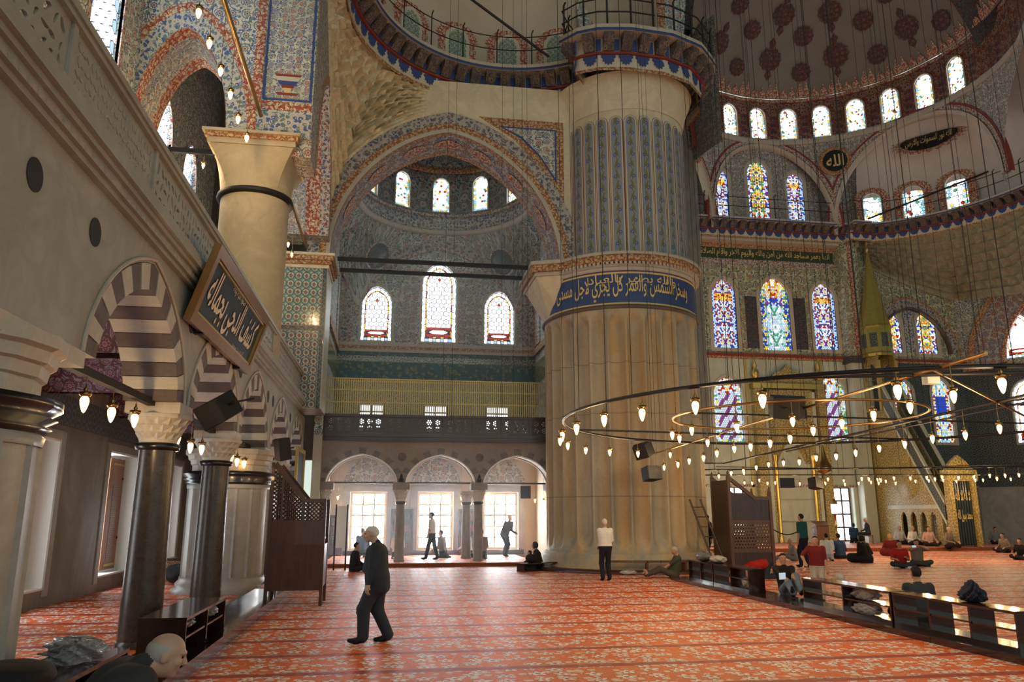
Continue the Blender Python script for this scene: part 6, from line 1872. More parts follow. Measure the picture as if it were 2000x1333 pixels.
# ---------------------------------------------------------------- left kerb and shoe racks
def plank_run(name, label, x0, x1, y0, y1, step, z=.10):
    k = struct(name, label)
    m = MB(); y = y0
    while y < y1-.01:
        e = min(y1, y+step)
        MB().box((x0, y+.004, 0), (x1, e-.004, z)).build('plank', MT['wood_rack'], k); y = e
    return k
kl = plank_run('baseboard_left', 'dark polished wooden kerb along the left arcade', -2.75, -2.22, 8.0, 19.2, 2.2, .12)
MB().box((-2.30, 8.0, .12), (-2.22, 19.2, .17)).build('kerb_lip', MT['wood_rack'], kl)
MB().box((-2.78, 8.0, .12), (-2.70, 19.2, .30)).build('kerb_back', MT['wood_rack'], kl)
def shoe_rack(label, loc, L, rz=0.0, bays=2, h=.56, d=.42, shelves=1, group=None, back=False):
    """open shoe rack: length L along local y, shelves seen from both sides"""
    t = thing('shoe_rack', label, 'shoe rack', loc, rz, group)
    MB().box((-d/2, 0, h-.035), (d/2, L, h)).build('top_board', MT['wood_rack'], t)
    MB().box((-d/2, 0, .0), (d/2, L, .05)).build('bottom_board', MT['wood_rack'], t)
    for i in range(bays+1):
        y = .0+(L-.035)*i/bays
        MB().box((-d/2+.006, max(.004, y), .05), (d/2-.006, min(L-.004, y+.035), h-.035)).build('side_panel', MT['wood_rack'], t)
    for s in range(shelves):
        z = .05+(h-.085)*(s+1)/(shelves+1)
        for i in range(bays):
            y = .035+(L-.035)*i/bays
            MB().box((-d/2+.02, y, z-.012), (d/2-.02, y+(L-.035)/bays-.035, z+.012)).build('shelf', MT['wood_rack'], t)
    if back: MB().box((-d/2, .03, .05), (-d/2+.015, L-.03, h-.04)).build('back_panel', MT['wood_rack'], t)
    return t
shoe_rack('double open shoe rack of dark wood in front of the second arcade column', (-2.62, 10.15, .12), 2.3, 0, 2, .50, .55, back=True)
shoe_rack('dark shoe rack at the lower left corner behind the seated bald man', (-2.62, 5.5, .12), 2.55, 0, 2, .50, .55, back=True)
# right row
kr = plank_run('baseboard_right', 'long dark wooden kerb carrying the right row of shoe racks', 7.80, 8.62, 8.6, 21.4, 2.13, .09)
for (y, L, b, lab) in ((19.05, 1.6, 2, 'far left shoe rack of the right row with bags on top'), (17.05, 1.95, 2, 'second shoe rack of the right row, behind the bowing man'), (11.95, 2.75, 2, 'third shoe rack of the right row with plastic bags inside'), (9.35, 2.55, 3, 'nearest shoe rack of the right row, cut by the right edge')):
    shoe_rack(lab, (8.25, y, .09), L, 0, b, .50, .40)
# small curved rack left of the pillar
shoe_rack('low wooden rack beside the seated woman left of the pillar', (4.15, 25.0, 0), 1.7, R(-58), 2, .26, .35, 0)
# bench ring along the pillar
bn = thing('low_bench', 'low wooden bench curving around the foot of the giant pillar', 'bench')
for i in range(9):
    a0 = R(-118+i*7.0); a1 = a0+R(6.6)
    m = MB()
    P0 = [(PC[0]+r*math.cos(a), PC[1]+r*math.sin(a)) for r, a in ((3.22, a0), (3.50, a0), (3.50, a1), (3.22, a1))]
    m.add([(x, y, .34) for x, y in P0]+[(x, y, .40) for x, y in P0], [(0,3,2,1), (4,5,6,7), (0,1,5,4), (1,2,6,5), (2,3,7,6), (3,0,4,7)])
    m.build('seat_board', MT['wood_brown'], bn)
    if i % 3 == 0:
        m = MB().obox((PC[0]+3.36*math.cos(a0), PC[1]+3.36*math.sin(a0), .17), (.12*math.cos(a0), .12*math.sin(a0), 0), (-.03*math.sin(a0), .03*math.cos(a0), 0), (0, 0, .17)).build('leg', MT['wood_brown'], bn)
rs = struct('floor_pillar_step', 'low round step at the foot of the giant pillar')
MB().lathe([(PR+.85, 0), (PR+.85, .10), (PR+.2, .10)], (*PC, 0), n=72).build('round_step', MT['wood_red'], rs)
# ---------------------------------------------------------------- wooden pulpits
def lattice(m, poly, f, s, w, th, holes=None):
    """diagonal bars clipped to a convex polygon"""
    us = [p[0] for p in poly]; vs = [p[1] for p in poly]
    span = max(us)-min(us)+max(vs)-min(vs)
    for sg_ in (-1, 1):
        k = -span
        while k < span:
            cx, cz = min(us)+ (max(us)-min(us))/2 + k, min(vs)+(max(vs)-min(vs))/2
            L = span
            dx, dz = .7071*sg_, .7071
            bar = [(cx-dx*L-dz*w, cz-dz*L+dx*w), (cx-dx*L+dz*w, cz-dz*L-dx*w), (cx+dx*L+dz*w, cz+dz*L-dx*w), (cx+dx*L-dz*w, cz+dz*L+dx*w)]
            q = clip_convex(bar, poly)
            if q: m.prism(q, f, th)
            k += s
    return m
def pulpit_left():
    t = thing('wooden_pulpit', 'tall brown wooden pulpit with pierced lattice side next to the panelled pier', 'pulpit', (-2.44, 16.7, 0))
    # local x 0..1.2, y 0..1.0
    f = lambda u, v, w: (u, w, v)
    for y in (0, .95):
        ff = lambda u, v, w: (u, y+w, v)
        MB().box((0, y, .30), (1.14, y+.05, .36)).build('bottom_rail', MT['wood_red'], t)
        MB().prism([(.05, .36), (1.10, .36), (1.10, 1.18), (.05, 1.18)], lambda u, v, w: (u, y+.012+w, v), .026).build('lower_panel', MT['wood_red'], t)
        MB().prism([(.05, 1.22), (1.10, 1.22), (1.10, 1.66), (.05, 1.66)], lambda u, v, w: (u, y+.012+w, v), .026).build('upper_panel', MT['wood_red'], t)
        for z in (1.18, 1.64): MB().box((0, y, z), (1.14, y+.05, z+.05)).build('cross_rail', MT['wood_red'], t)
        MB().box((-.003, y-.005, .0), (.06, y+.055, 2.86)).build('corner_post', MT['wood_red'], t)
        MB().box((1.08, y-.005, .0), (1.143, y+.055, 2.06)).build('corner_post', MT['wood_red'], t)
        MB().box((.22, y+.004, 1.68), (.27, y+.046, 2.60)).build('stile', MT['wood_red'], t)
        MB().box((.66, y+.004, 1.68), (.71, y+.046, 2.11)).build('stile', MT['wood_red'], t)
        MB().prism([(.04, 2.78), (.10, 2.88), (.72, 2.14), (.66, 2.06)], lambda u, v, w: (u, y-.002+w, v), .054).build('sloping_rail', MT['wood_red'], t)
        MB().box((.66, y+.002, 2.045), (1.138, y+.048, 2.12)).build('top_rail', MT['wood_red'], t)
        lm = MB()
        lattice(lm, [(.27, 1.69), (.66, 1.69), (.66, 2.08), (.27, 2.55)], lambda u, v, w: (u, y+.015+w, v), .085, .012, .02)
        lattice(lm, [(.71, 1.69), (1.08, 1.69), (1.08, 2.04), (.71, 2.04)], lambda u, v, w: (u, y+.015+w, v), .085, .012, .02)
        lattice(lm, [(.06, 1.69), (.22, 1.69), (.22, 2.60), (.06, 2.78)], lambda u, v, w: (u, y+.015+w, v), .085, .012, .02)
        lm.build('lattice', MT['wood_red'], t)
    for z in (.9, 1.3): MB().box((.06, .05, z), (1.1, .95, z+.04)).build('floor_board', MT['wood_red'], t)
    MB().box((1.10, .05, .36), (1.13, .95, 1.2)).build('end_panel', MT['wood_red'], t)
    MB().box((0, .05, .36), (.03, .95, 2.7)).build('back_panel', MT['wood_red'], t)
    return t
pulpit_left()
def pulpit_right():
    t = thing('wooden_pulpit', 'dark wooden pulpit with star lattice panel right of the giant pillar', 'pulpit', (10.55, 23.4, 0), R(0))
    # local: front face (towards viewer) y=0, x from 0 to 1.45; left side in shade
    H0_, H1_ = 2.95, 2.28
    def fr(u, v, w): return (u, w, v)
    for y in (0, 1.25):
        MB().box((-.003, y-.005, 0), (.09, y+.095, H0_)).build('corner_post', MT['wood_brown'], t)
        MB().box((1.36, y-.005, 0), (1.453, y+.095, H1_+.18)).build('corner_post', MT['wood_brown'], t)
        MB().lathe([(.05, 0), (.06, .04), (.03, .08), (.045, .13), (0, .19)], n=10).build('finial', MT['wood_brown'], t, (1.405, y+.045, H1_+.18))
        MB().prism([(.0, H0_-.05), (.06, H0_+.04), (.92, H1_+.06), (1.45, H1_+.06), (1.45, H1_-.05), (.88, H1_-.05)], lambda u, v, w: (u, y+w, v), .09).build('sloping_rail', MT['wood_brown'], t)
        for z in (.12, .62, 1.52): MB().box((.09, y+.01, z), (1.36, y+.08, z+.08)).build('cross_rail', MT['wood_brown'], t)
        MB().prism([(.09, .2), (1.36, .2), (1.36, .62), (.09, .62)], lambda u, v, w: (u, y+.03+w, v), .03).build('lower_panel', MT['wood_dark'], t)
        MB().prism([(.09, 1.60), (1.36, 1.60), (1.36, H1_-.05), (.88, H1_-.05), (.60, 2.5-.06), (.09, 2.45)], lambda u, v, w: (u, y+.03+w, v), .03).build('upper_panel', MT['wood_dark'], t)
        hs = []
        for i in range(13):
            for j in range(8):
                cx = .16+i*.0955+(.045 if j % 2 else 0); cz = .76+j*.098
                if cx > 1.31: continue
                rr = .028
                hs.append([(cx+rr*math.cos(a), cz+rr*math.sin(a)) for a in np.linspace(0, 2*PI, 7)[:-1]])
        MB().plate([(.09, .70), (.09, 1.52), (1.36, 1.52), (1.36, .70)], hs, lambda u, v, w: (u, y+.03+w, v), .03).build('star_lattice', MT['wood_brown'], t)
    MB().box((.01, .09, .1), (.05, 1.25, H0_-.1)).build('back_panel', MT['wood_dark'], t)
    MB().box((.06, .09, 1.05), (1.4, 1.25, 1.10)).build('floor_board', MT['wood_dark'], t)
    MB().lathe([(.05, 0), (.06, .04), (.03, .08), (.045, .13), (0, .22)], n=10).build('finial', MT['wood_brown'], t, (.045, .045, H0_))
    MB().lathe([(.05, 0), (.06, .04), (.03, .08), (.045, .13), (0, .22)], n=10).build('finial', MT['wood_brown'], t, (.045, 1.295, H0_))
pulpit_right()
# ladder behind the pulpit
ld_ = thing('wooden_ladder', 'reddish wooden ladder leaning between pillar and right pulpit', 'ladder', (9.55, 23.5, 0))
for x in (0, .36):
    MB().tube([(x+.55, 0, .0), (x-.05, .5, 2.25)], .03, 6).build('rail', MT['wood_red'], ld_)
for i in range(7):
    k = (i+.6)/7.4
    MB().tube([(.55-.6*k, .5*k, 2.25*k), (.91-.6*k, .5*k, 2.25*k)], .016, 6).build('rung', MT['wood_red'], ld_)
# ---------------------------------------------------------------- bookcases, picture, furniture under the gallery
def bookcase(label, x, y, w, h):
    t = thing('bookcase', label, 'bookcase', (x, y, .13))
    for s in (-1, 1): MB().box((s*w/2-.03, -.28, 0), (s*w/2+.03, 0, h)).build('side', MT['wood_dark'], t)
    MB().box((-w/2, -.03, 0), (w/2, 0, h)).build('back', MT['wood_dark'], t)
    for i in range(5): MB().box((-w/2, -.28, h*i/4-(.03 if i else 0)), (w/2, 0, h*i/4+.03-(.03 if i else 0))).build('shelf', MT['wood_dark'], t)
    MB().box((-w/2+.03, -.29, .04), (w/2-.03, -.26, h*.25)).build('door', MT['wood_red'], t)
    rn = random.Random(int(x*10))
    for k in range(1, 4):
        u = -w/2+.05; b = 0
        while u < w/2-.10:
            tw = rn.uniform(.03, .06); hh = rn.uniform(.28, .38)
            bo = MB().box((u, -.22, h*k/4+.01), (u+tw-.004, -.06, h*k/4+hh*.85)).build('book', MT[rn.choice(['book_red', 'book_green', 'book_brown', 'book_dark'])])
            bo.location = (x, y, .13)
            b += 1
            tag(bo, f"{bo.data.materials[0].name[5:]} book, {'lower middle upper'.split()[k-1]} shelf of {label}", 'book', f"{bo.data.materials[0].name[5:]} books on the {'lower middle upper'.split()[k-1]} shelf of the {label}")
            u += tw
for nm, c in (('book_red', (.22,.03,.03)), ('book_green', (.05,.10,.06)), ('book_brown', (.16,.09,.05)), ('book_dark', (.04,.03,.05))): flat(nm, c, .5)
bookcase('bookcase between the left and middle floor windows', .52, 32.95, .85, 1.85)
bookcase('bookcase between the middle and right floor windows', 3.28, 32.95, .85, 1.85)
bookcase('dark bookcase at the left end of the bay', -2.15, 32.95, .5, 1.6)
pic = thing('framed_picture', 'tall gilt framed panel on the wall end behind the left pulpit', 'picture')
pF = frameX(-2.98)
MB().plate([(25.2, 2.2), (25.2, 3.9), (27.4, 3.9), (27.4, 2.2)], [[(25.35, 2.35), (25.35, 3.75), (27.25, 3.75), (27.25, 2.35)]], lambda u, v, w: pF(u, v, w-.06), .08).build('frame', MT['gold'], pic)
MB().plate([(25.3, 2.3), (25.3, 3.8), (27.3, 3.8), (27.3, 2.3)], [], lambda u, v, w: pF(u, v, w-.01), .03).build('panel', MT['sign_blue'], pic)
MB().box((-3.08, 25.0, 2.0), (-2.98, 27.6, 2.2)).build('ledge', MT['marble_pale'], pic)
# white panel on posts, standing in for bright window light behind the pulpit
bd = thing('notice_board', 'white panel standing in for window light beside the left pulpit', 'board', (-1.72, 26.6, 0), R(0))
MB().box((-.05, 0, .0), (0, .05, 2.1)).build('post', MT['iron'], bd); MB().box((.32, 0, .0), (.37, .05, 2.1)).build('post', MT['iron'], bd)
MB().box((0, .0, .7), (.32, .04, 2.05)).build('white_panel', MT['white_reveal'], bd)
# candle stands and lectern by the mihrab
def candle_stand(label, x, y):
    t = thing('candle_stand', label, 'lamp stand', (x, y, .17))
    MB().lathe([(.30, 0), (.30, .06), (.18, .12), (.08, .2), (.06, .9), (.10, 1.0), (.06, 1.1), (.06, 1.5), (.16, 1.6)], n=16).build('stand', MT['brass'], t)
    MB().lathe([(.15, 1.6), (.17, 1.65), (.17, 2.1), (.15, 2.12)], n=8, smooth=False).build('lantern_glass', glow('lantern', (1.0, .72, .38), 3.0), t)
    MB().lathe([(.20, 2.1), (.14, 2.25), (.05, 2.4), (.02, 2.6), (0, 2.7)], n=8, smooth=False).build('lantern_roof', MT['brass'], t)
candle_stand('tall brass lantern stand left of the mihrab', 19.6, 38.9)
candle_stand('tall brass lantern stand right of the mihrab', 23.5, 38.9)
lc = thing('lectern', 'small wooden lectern on the platform before the mihrab', 'lectern', (22.2, 38.2, .17))
MB().box((-.35, -.2, 0), (.35, .2, 1.0)).build('body', MT['wood_brown'], lc)
MB().add([(-.42, -.28, 1.0), (.42, -.28, 1.0), (.42, .25, 1.18), (-.42, .25, 1.18), (-.42, -.28, 1.05), (.42, -.28, 1.05), (.42, .25, 1.23), (-.42, .25, 1.23)], [(0,3,2,1), (4,5,6,7), (0,1,5,4), (1,2,6,5), (2,3,7,6), (3,0,4,7)]).build('slanted_top', MT['wood_brown'], lc)
rp = thing('rope_barrier', 'dark sagging rope barrier before the mihrab', 'barrier')
for x in (19.95, 22.0): MB().lathe([(.12, 0), (.12, .03), (.025, .06), (.025, .95), (.05, 1.0), (0, 1.05)], (x, 39.4, .17), n=12).build('post', MT['brass'], rp)
MB().tube([(19.95+2.05*t, 39.4, 1.1-.42*math.sin(PI*t)) for t in np.linspace(0, 1, 14)], .03, 8).build('rope', MT['black_matte'], rp)
for k, (px, py, lab) in enumerate(((1548, 903, None),)):
    cl = thing('hanging_chandelier', 'small brass chandelier hanging in front of the mihrab niche', 'chandelier', (22.9, 38.6, 3.9))
    MB().lathe([(.0, -.1), (.35, .05), (.55, .25), (.45, .30), (.25, .7), (.12, 1.2), (.05, 1.6)], n=20).build('basket', MT['brass'], cl)
    MB().tube([(0, 0, 1.5), (0, 0, 21)], .015, 5).build('chain', MT['iron'], cl)
    for i in range(10):
        a = 2*PI*i/10; MB().lathe([(0, -.09), (.03, -.05), (.04, 0), (.02, .04)], (.55*math.cos(a), .55*math.sin(a), .22), n=8).build('glass_cup', MT['white_reveal'], cl)
# ---------------------------------------------------------------- bags and bundles
def bag(name, label, loc, size, mat, seed, rz=0, cat='bag', rough=.22, n=20, taper=0.0, fold=1):
    """soft crumpled bag with a gathered neck"""
    rn = random.Random(seed); ph = [(rn.uniform(0, 6.28), rn.randint(2, 7*fold), rn.uniform(.3, 1)) for _ in range(10*fold)]
    t = thing(name, label, cat, loc, rz)
    P = []
    for i in range(n*2+1):
        a = 2*PI*i/(n*2); row = []
        for j in range(n+1):
            b = PI*j/n; k = 1
            for p, f, am in ph: k += rough*.12*am*math.sin(f*a*1.0+p)*math.sin(f*b*.8+p*2)
            sx = math.sin(b)**.7*(1-taper*(1-math.cos(b))/2)
            x, y, z = size[0]*k*sx*math.cos(a), size[1]*k*sx*math.sin(a), size[2]*(1-math.cos(b))/2*2*(.9+.1*k)
            row.append((x, y, max(0, z)))
        P.append(row)
    MB().grid(P, smooth=True).build('body', mat, t)
    if 'cloth' not in mat.name: MB().lathe([(.0, size[2]*2.12), (size[0]*.30, size[2]*2.08), (size[0]*.16, size[2]*1.95), (size[0]*.30, size[2]*1.78)], n=10, rfun=lambda r, z, a: r*(1+.25*math.sin(5*a))).build('gathered_neck', mat, t)
    return t
def plastic(name, col, trans=0.0):
    g = G(name); MT[name] = g.surf(g.mix(g.noise(g.objc(), 14, 4), tuple(c*.6 for c in col), col), .12, .6, bump=g.noise(g.objc(), 16, 3, .6, 1.0), bs=.9, bd=.03, coat=.4)
    if trans:
        for nd in g.nt.nodes:
            if nd.type == 'BSDF_PRINCIPLED': nd.inputs['Transmission Weight'].default_value = trans; nd.inputs['IOR'].default_value = 1.12
plastic('plastic_dark', (.11,.13,.15)); plastic('plastic_clear', (.62,.68,.72), .6); plastic('plastic_white', (.55,.53,.50)); plastic('plastic_red', (.30,.06,.04))
flat('cloth_black', (.012,.012,.014), .8); flat('cloth_navy', (.016,.022,.045), .8)
bag('plastic_bag', 'dark shiny plastic bag on the lower left shoe rack', (-2.55, 7.35, .62), (.20, .30, .10), MT['plastic_clear'], 3, rz=.3, rough=1.0, fold=2, n=28)
bag('plastic_bag', 'dark crumpled bag lying in the double shoe rack', (-2.55, 10.75, .42), (.16, .30, .07), MT['plastic_dark'], 5, rough=.4)
bag('plastic_bag', 'clear plastic bag in the far bay of the double shoe rack', (-2.52, 11.9, .42), (.16, .28, .08), MT['plastic_clear'], 6, rough=.8, fold=2)
bag('plastic_bag', 'grey bag on top of the far left shoe rack by the pillar', (8.2, 19.9, .59), (.2, .28, .12), MT['plastic_dark'], 7)
bag('plastic_bag', 'white plastic bag on top of the rack beside the ladder', (8.3, 19.25, .59), (.2, .3, .09), MT['plastic_white'], 8, rough=.4)
bag('plastic_bag', 'clear plastic bag inside the third rack of the right row', (8.25, 12.9, .36), (.17, .26, .10), MT['plastic_clear'], 9, rough=.8, fold=2)
bag('plastic_bag', 'silvery plastic bag on the bottom board of the third right rack', (8.15, 12.75, .14), (.17, .30, .09), MT['plastic_clear'], 10, rough=.9, fold=2)
bag('plastic_bag', 'wrinkled shoe bag in the second right rack', (8.2, 17.35, .14), (.14, .2, .12), MT['plastic_clear'], 12, rough=.8, fold=2)
bag('dark_bag', 'dark slumped bag on top of the nearest right rack', (8.32, 10.42, .59), (.18, .27, .15), MT['cloth_navy'], 13, rough=.9, fold=2, taper=.75)
bag('dark_bag', 'black bag on the low rack left of the pillar', (4.55, 25.25, .27), (.18, .22, .13), MT['cloth_black'], 14, rough=.25)
bag('black_backpack', 'black rounded bag in the lower left corner', (-2.62, 6.25, .62), (.30, .34, .10), MT['cloth_black'], 15, rough=.2)
bag('dark_bundle', 'dark heap of coats and bags by the aisle window behind the column', (-5.3, 22.4, 0), (.5, .8, .26), MT['cloth_black'], 16, rough=.5, cat='bundle')
bx = thing('patterned_box', 'small patterned chest by the aisle wall behind the column', 'chest', (-5.7, 23.4, 0))
MB().box((-.3, -.4, 0), (.3, .4, .55)).build('body', MT['shutter_inlay'], bx); MB().box((-.33, -.43, .55), (.33, .43, .62)).build('lid', MT['wood_dark'], bx)
bag('grey_bag', 'grey bag of belongings on the carpet beside the woman by the pillar', (7.2, 23.35, .0), (.25, .2, .07), MT['plastic_white'], 18, rough=.4)
# ================================================================ people: one continuous skin per body, grown from a distance field
def nets(F, o, h):
    """surface nets on a scalar grid, worked out only in cells the surface crosses; returns vertices and quads"""
    S = F < 0
    nx, ny, nz = F.shape
    corner = [(i, j, k) for i in (0, 1) for j in (0, 1) for k in (0, 1)]
    sl = lambda c: (slice(c[0], nx-1+c[0]), slice(c[1], ny-1+c[1]), slice(c[2], nz-1+c[2]))
    c8 = np.zeros((nx-1, ny-1, nz-1), np.uint8)
    for c in corner: c8 += S[sl(c)]
    act = (c8 > 0) & (c8 < 8)
    ijk = np.argwhere(act)
    idx = np.full(act.shape, -1, np.int32); idx[act] = np.arange(len(ijk))
    val = {c: F[ijk[:, 0]+c[0], ijk[:, 1]+c[1], ijk[:, 2]+c[2]].astype(float) for c in corner}
    acc = np.zeros((len(ijk), 3)); cnt = np.zeros(len(ijk))
    for a in corner:
        for ax in range(3):
            if a[ax]: continue
            b = list(a); b[ax] = 1; b = tuple(b)
            fa, fb = val[a], val[b]
            cr = (fa < 0) != (fb < 0)
            t = np.where(cr, fa/np.where(cr, fa-fb, 1), 0)
            for q in range(3): acc[:, q] += np.where(cr, a[q]+(t if q == ax else 0), 0)
            cnt += cr
    V = (acc/cnt[:, None]+ijk)*h+np.array(o)
    Q = []
    for ax in range(3):
        a = [slice(1, -1)]*3; a[ax] = slice(0, -1); b = list(a); b[ax] = slice(1, None)
        pos = np.argwhere(S[tuple(a)] != S[tuple(b)])
        if not len(pos): continue
        off = np.ones(3, int); off[ax] = 0; pos = pos+off
        u, v = (ax+1) % 3, (ax+2) % 3
        du, dv = np.zeros(3, int), np.zeros(3, int); du[u] = 1; dv[v] = 1
        pos = pos[np.all(pos < np.array(act.shape), 1)]
        q = np.stack([idx[tuple((pos-du-dv).T)], idx[tuple((pos-dv).T)], idx[tuple(pos.T)], idx[tuple((pos-du).T)]], 1)
        inside = S[tuple(pos.T)]
        q[~inside] = q[~inside][:, ::-1]
        Q.append(q)
    return V, np.concatenate(Q)
def field(prims, h):
    """prims: (kind, a, b, ra, rb, k, label)"""
    los, his = [], []
    for p in prims:
        r = max(p[3]) if p[0] == 'e' else max(p[3], p[4])
        los.append(np.minimum(p[1], p[2])-r); his.append(np.maximum(p[1], p[2])+r)
    lo = np.min(los, 0)-.05; hi = np.max(his, 0)+.05
    n = np.ceil((hi-lo)/h).astype(int)+1
    F = np.full(n, .5, np.float32); Bd = np.full(n, 9., np.float32); Lb = np.zeros(n, np.int8)
    for (kind, a, b, ra, rb, k, lab), l_, h_ in zip(prims, los, his):
        mg = k+.03
        i0 = np.maximum(0, np.floor((l_-mg-lo)/h).astype(int)); i1 = np.minimum(n, np.ceil((h_+mg-lo)/h).astype(int)+1)
        x, y, z = [(lo[q]+h*np.arange(i0[q], i1[q])-a[q]).astype(np.float32).reshape([-1 if r == q else 1 for r in range(3)]) for q in range(3)]
        if kind == 'c':
            ba = (b-a).astype(np.float32); L = float(ba@ba) or 1e-9
            t = np.clip((x*ba[0]+y*ba[1]+z*ba[2])/np.float32(L), 0, 1)
            d = np.sqrt((x-t*ba[0])**2+(y-t*ba[1])**2+(z-t*ba[2])**2)-(np.float32(ra)+np.float32(rb-ra)*t)
        else:      # ellipsoid with radii ra about a, rotated by the columns of rb
            kk = 0
            for c in range(3): kk = kk+((x*np.float32(rb[0][c])+y*np.float32(rb[1][c])+z*np.float32(rb[2][c]))/np.float32(ra[c]))**2
            d = (np.sqrt(kk)-1)*np.float32(min(ra))
        sl = tuple(slice(i0[q], i1[q]) for q in range(3))
        f = F[sl]; hh = np.maximum(np.float32(k)-np.abs(f-d), 0)/np.float32(k)
        F[sl] = np.minimum(f, d)-hh*hh*np.float32(k*.25)
        m = d < Bd[sl]; Bd[sl] = np.where(m, d, Bd[sl]); Lb[sl] = np.where(m, lab, Lb[sl])
    return F, Lb, lo
def V3(*a): return np.array(a, float)
def ik(a, b, l1, l2, pole):
    d = b-a; L = np.linalg.norm(d); L = min(L, (l1+l2)*.999); u = d/np.linalg.norm(d)
    x = (l1*l1-l2*l2+L*L)/(2*L); y = math.sqrt(max(0, l1*l1-x*x))
    p = np.array(pole, float); p = p-u*(p@u); p = p/(np.linalg.norm(p) or 1)
    return a+u*x+p*y, a+u*L
SKIN, TOP, BOT, SHOE, EXTRA, SLEEVE = range(6)
def rotm(yaw=0, pitch=0, roll=0):
    return np.array(Matrix.Rotation(yaw, 3, 'Z') @ Matrix.Rotation(pitch, 3, 'X') @ Matrix.Rotation(roll, 3, 'Y'))
def person(label, loc, rz, J, mats, hair='grey', short=True, s=1.0, h=.018, belly=0.0, coat=0.0, skirt=False, bald=False, beard=False, head=(0, 0, 0), fingers=True, wide=1.0, fat=1.0, scarf=None, cap=None, feet='shoe'):
    """J: joints in local metres (facing +y). mats: dict top, bottom, shoe"""
    t = thing('person', label, 'person', loc, rz)
    t.scale = (s*fat, s*fat, s)
    P = []
    def cap_(a, b, ra, rb, lab, k=.035): P.append(('c', np.array(a, float), np.array(b, float), ra, rb, k, lab))
    pel, chs, nk = J['pelvis'], J['chest'], J['neck']
    up = (chs-pel)/np.linalg.norm(chs-pel); rt = J['right']; fw = np.cross(up, rt)
    # trunk: broad and flat
    for sx in (-1, 1):
        cap_(pel+rt*.075*sx, chs+rt*.085*sx-up*.02, .118, .125, TOP, .06)
        cap_(pel+rt*.075*sx-up*.03, pel+rt*.07*sx-up*.10, .118, .10, BOT, .05)
        cap_(chs+rt*.06*sx+up*.05, J['sh'][sx]-rt*.03*sx-up*.005, .085, .068, TOP, .05)
    cap_(chs+up*.08, nk, .075, .052, TOP, .03)
    if belly: cap_(pel+up*.12+fw*(.05+belly*.5), pel+up*.25+fw*(.04+belly*.3), .10+belly*.4, .10+belly*.2, TOP, .07)
    if coat:
        for sx in (-1, 1):
            cap_(chs+rt*.10*sx, pel+rt*.105*sx-up*(coat-.08), .125, .118, TOP, .05); cap_(pel+rt*.105*sx+fw*.05, pel+rt*.11*sx+fw*.05-up*coat, .10, .095, TOP, .05); cap_(pel+rt*.105*sx-fw*.04, pel+rt*.11*sx-fw*.05-up*coat, .10, .095, TOP, .05)
    # neck and head
    hc = J['head']; hm = rotm(*head) if head != (0, 0, 0) else np.eye(3)
    base = np.stack([rt, np.cross(V3(0, 0, 1), rt)/max(1e-6, np.linalg.norm(np.cross(V3(0, 0, 1), rt))), V3(0, 0, 1)], 1)
    HM = base @ hm
    hp = lambda x, y, z: hc+HM @ V3(x, y, z)
    cap_(nk-up*.02, hp(0, -.015, -.07), .052, .050, SKIN, .03)
    E = lambda c, r, lab, k=.02: P.append(('e', hp(*c), hp(*c), np.array(r, float), HM, k, lab))
    def ell(c, r, lab, k=.02):
        P.append(('e', hp(*c), hp(*c), tuple(r), HM, k, lab))
    ell((0, -.008, .025), (.073, .094, .092), SKIN); ell((0, .018, -.045), (.056, .068, .068), SKIN, .03)
    ell((0, .060, -.092), (.026, .024, .022), SKIN)                       # chin
    cap_(hp(0, .084, .022), hp(0, .106, -.022), .009, .015, SKIN, .015)      # nose
    for sx in (-1, 1):
        ell((.074*sx, -.008, -.005), (.010, .022, .034), SKIN, .008)        # ears
        cap_(hp(.012*sx, .088, .034), hp(.048*sx, .076, .034), .010, .009, SKIN, .012)   # brow
        cap_(hp(.040*sx, .066, -.02), hp(.034*sx, .066, -.03), .018, .016, SKIN, .02)    # cheek
    cap_(hp(-.02, .083, -.058), hp(.02, .083, -.058), .008, .008, SKIN, .010)            # lips
    # arms and hands
    for sx in (-1, 1):
        a, e, w = J['sh'][sx], J['el'][sx], J['hand'][sx]
        cap_(a, e, .060, .047, TOP, .04)
        cap_(e, w, .043, .031, SKIN if short else TOP, .025)
        if short: cap_(a, a+(e-a)*.72, .064, .058, TOP, .02)
        d = (w-e)/np.linalg.norm(w-e); side = np.cross(d, J.get('palm', {}).get(sx, V3(0, 0, 1))); side = side/(np.linalg.norm(side) or 1); nrm = np.cross(side, d)
        cap_(w, w+d*.075, .030, .034, SKIN, .02)
        if fingers:
            fr = max(.0095, h*.62)
            for q, (off, L) in enumerate(((-.030, .062), (-.010, .074), (.010, .070), (.028, .055))):
                k0 = w+d*.085+side*off; k1 = k0+d*L*.55+nrm*(-.012); k2 = k1+d*L*.35+nrm*(-.030)
                cap_(k0, k1, fr*1.05, fr, SKIN, .006); cap_(k1, k2, fr, fr*.85, SKIN, .006)
            th0 = w+d*.03-side*.03; cap_(th0, th0+d*.04-side*.028-nrm*.01, fr*1.2, fr, SKIN, .008)
    # legs
    if skirt:
        for sx in (-1, 1):
            cap_(pel+rt*.07*sx, J['kn'][sx], .13, .13, BOT, .09); cap_(J['kn'][sx], J['an'][sx]+V3(0, 0, .05), .12, .13, BOT, .09)
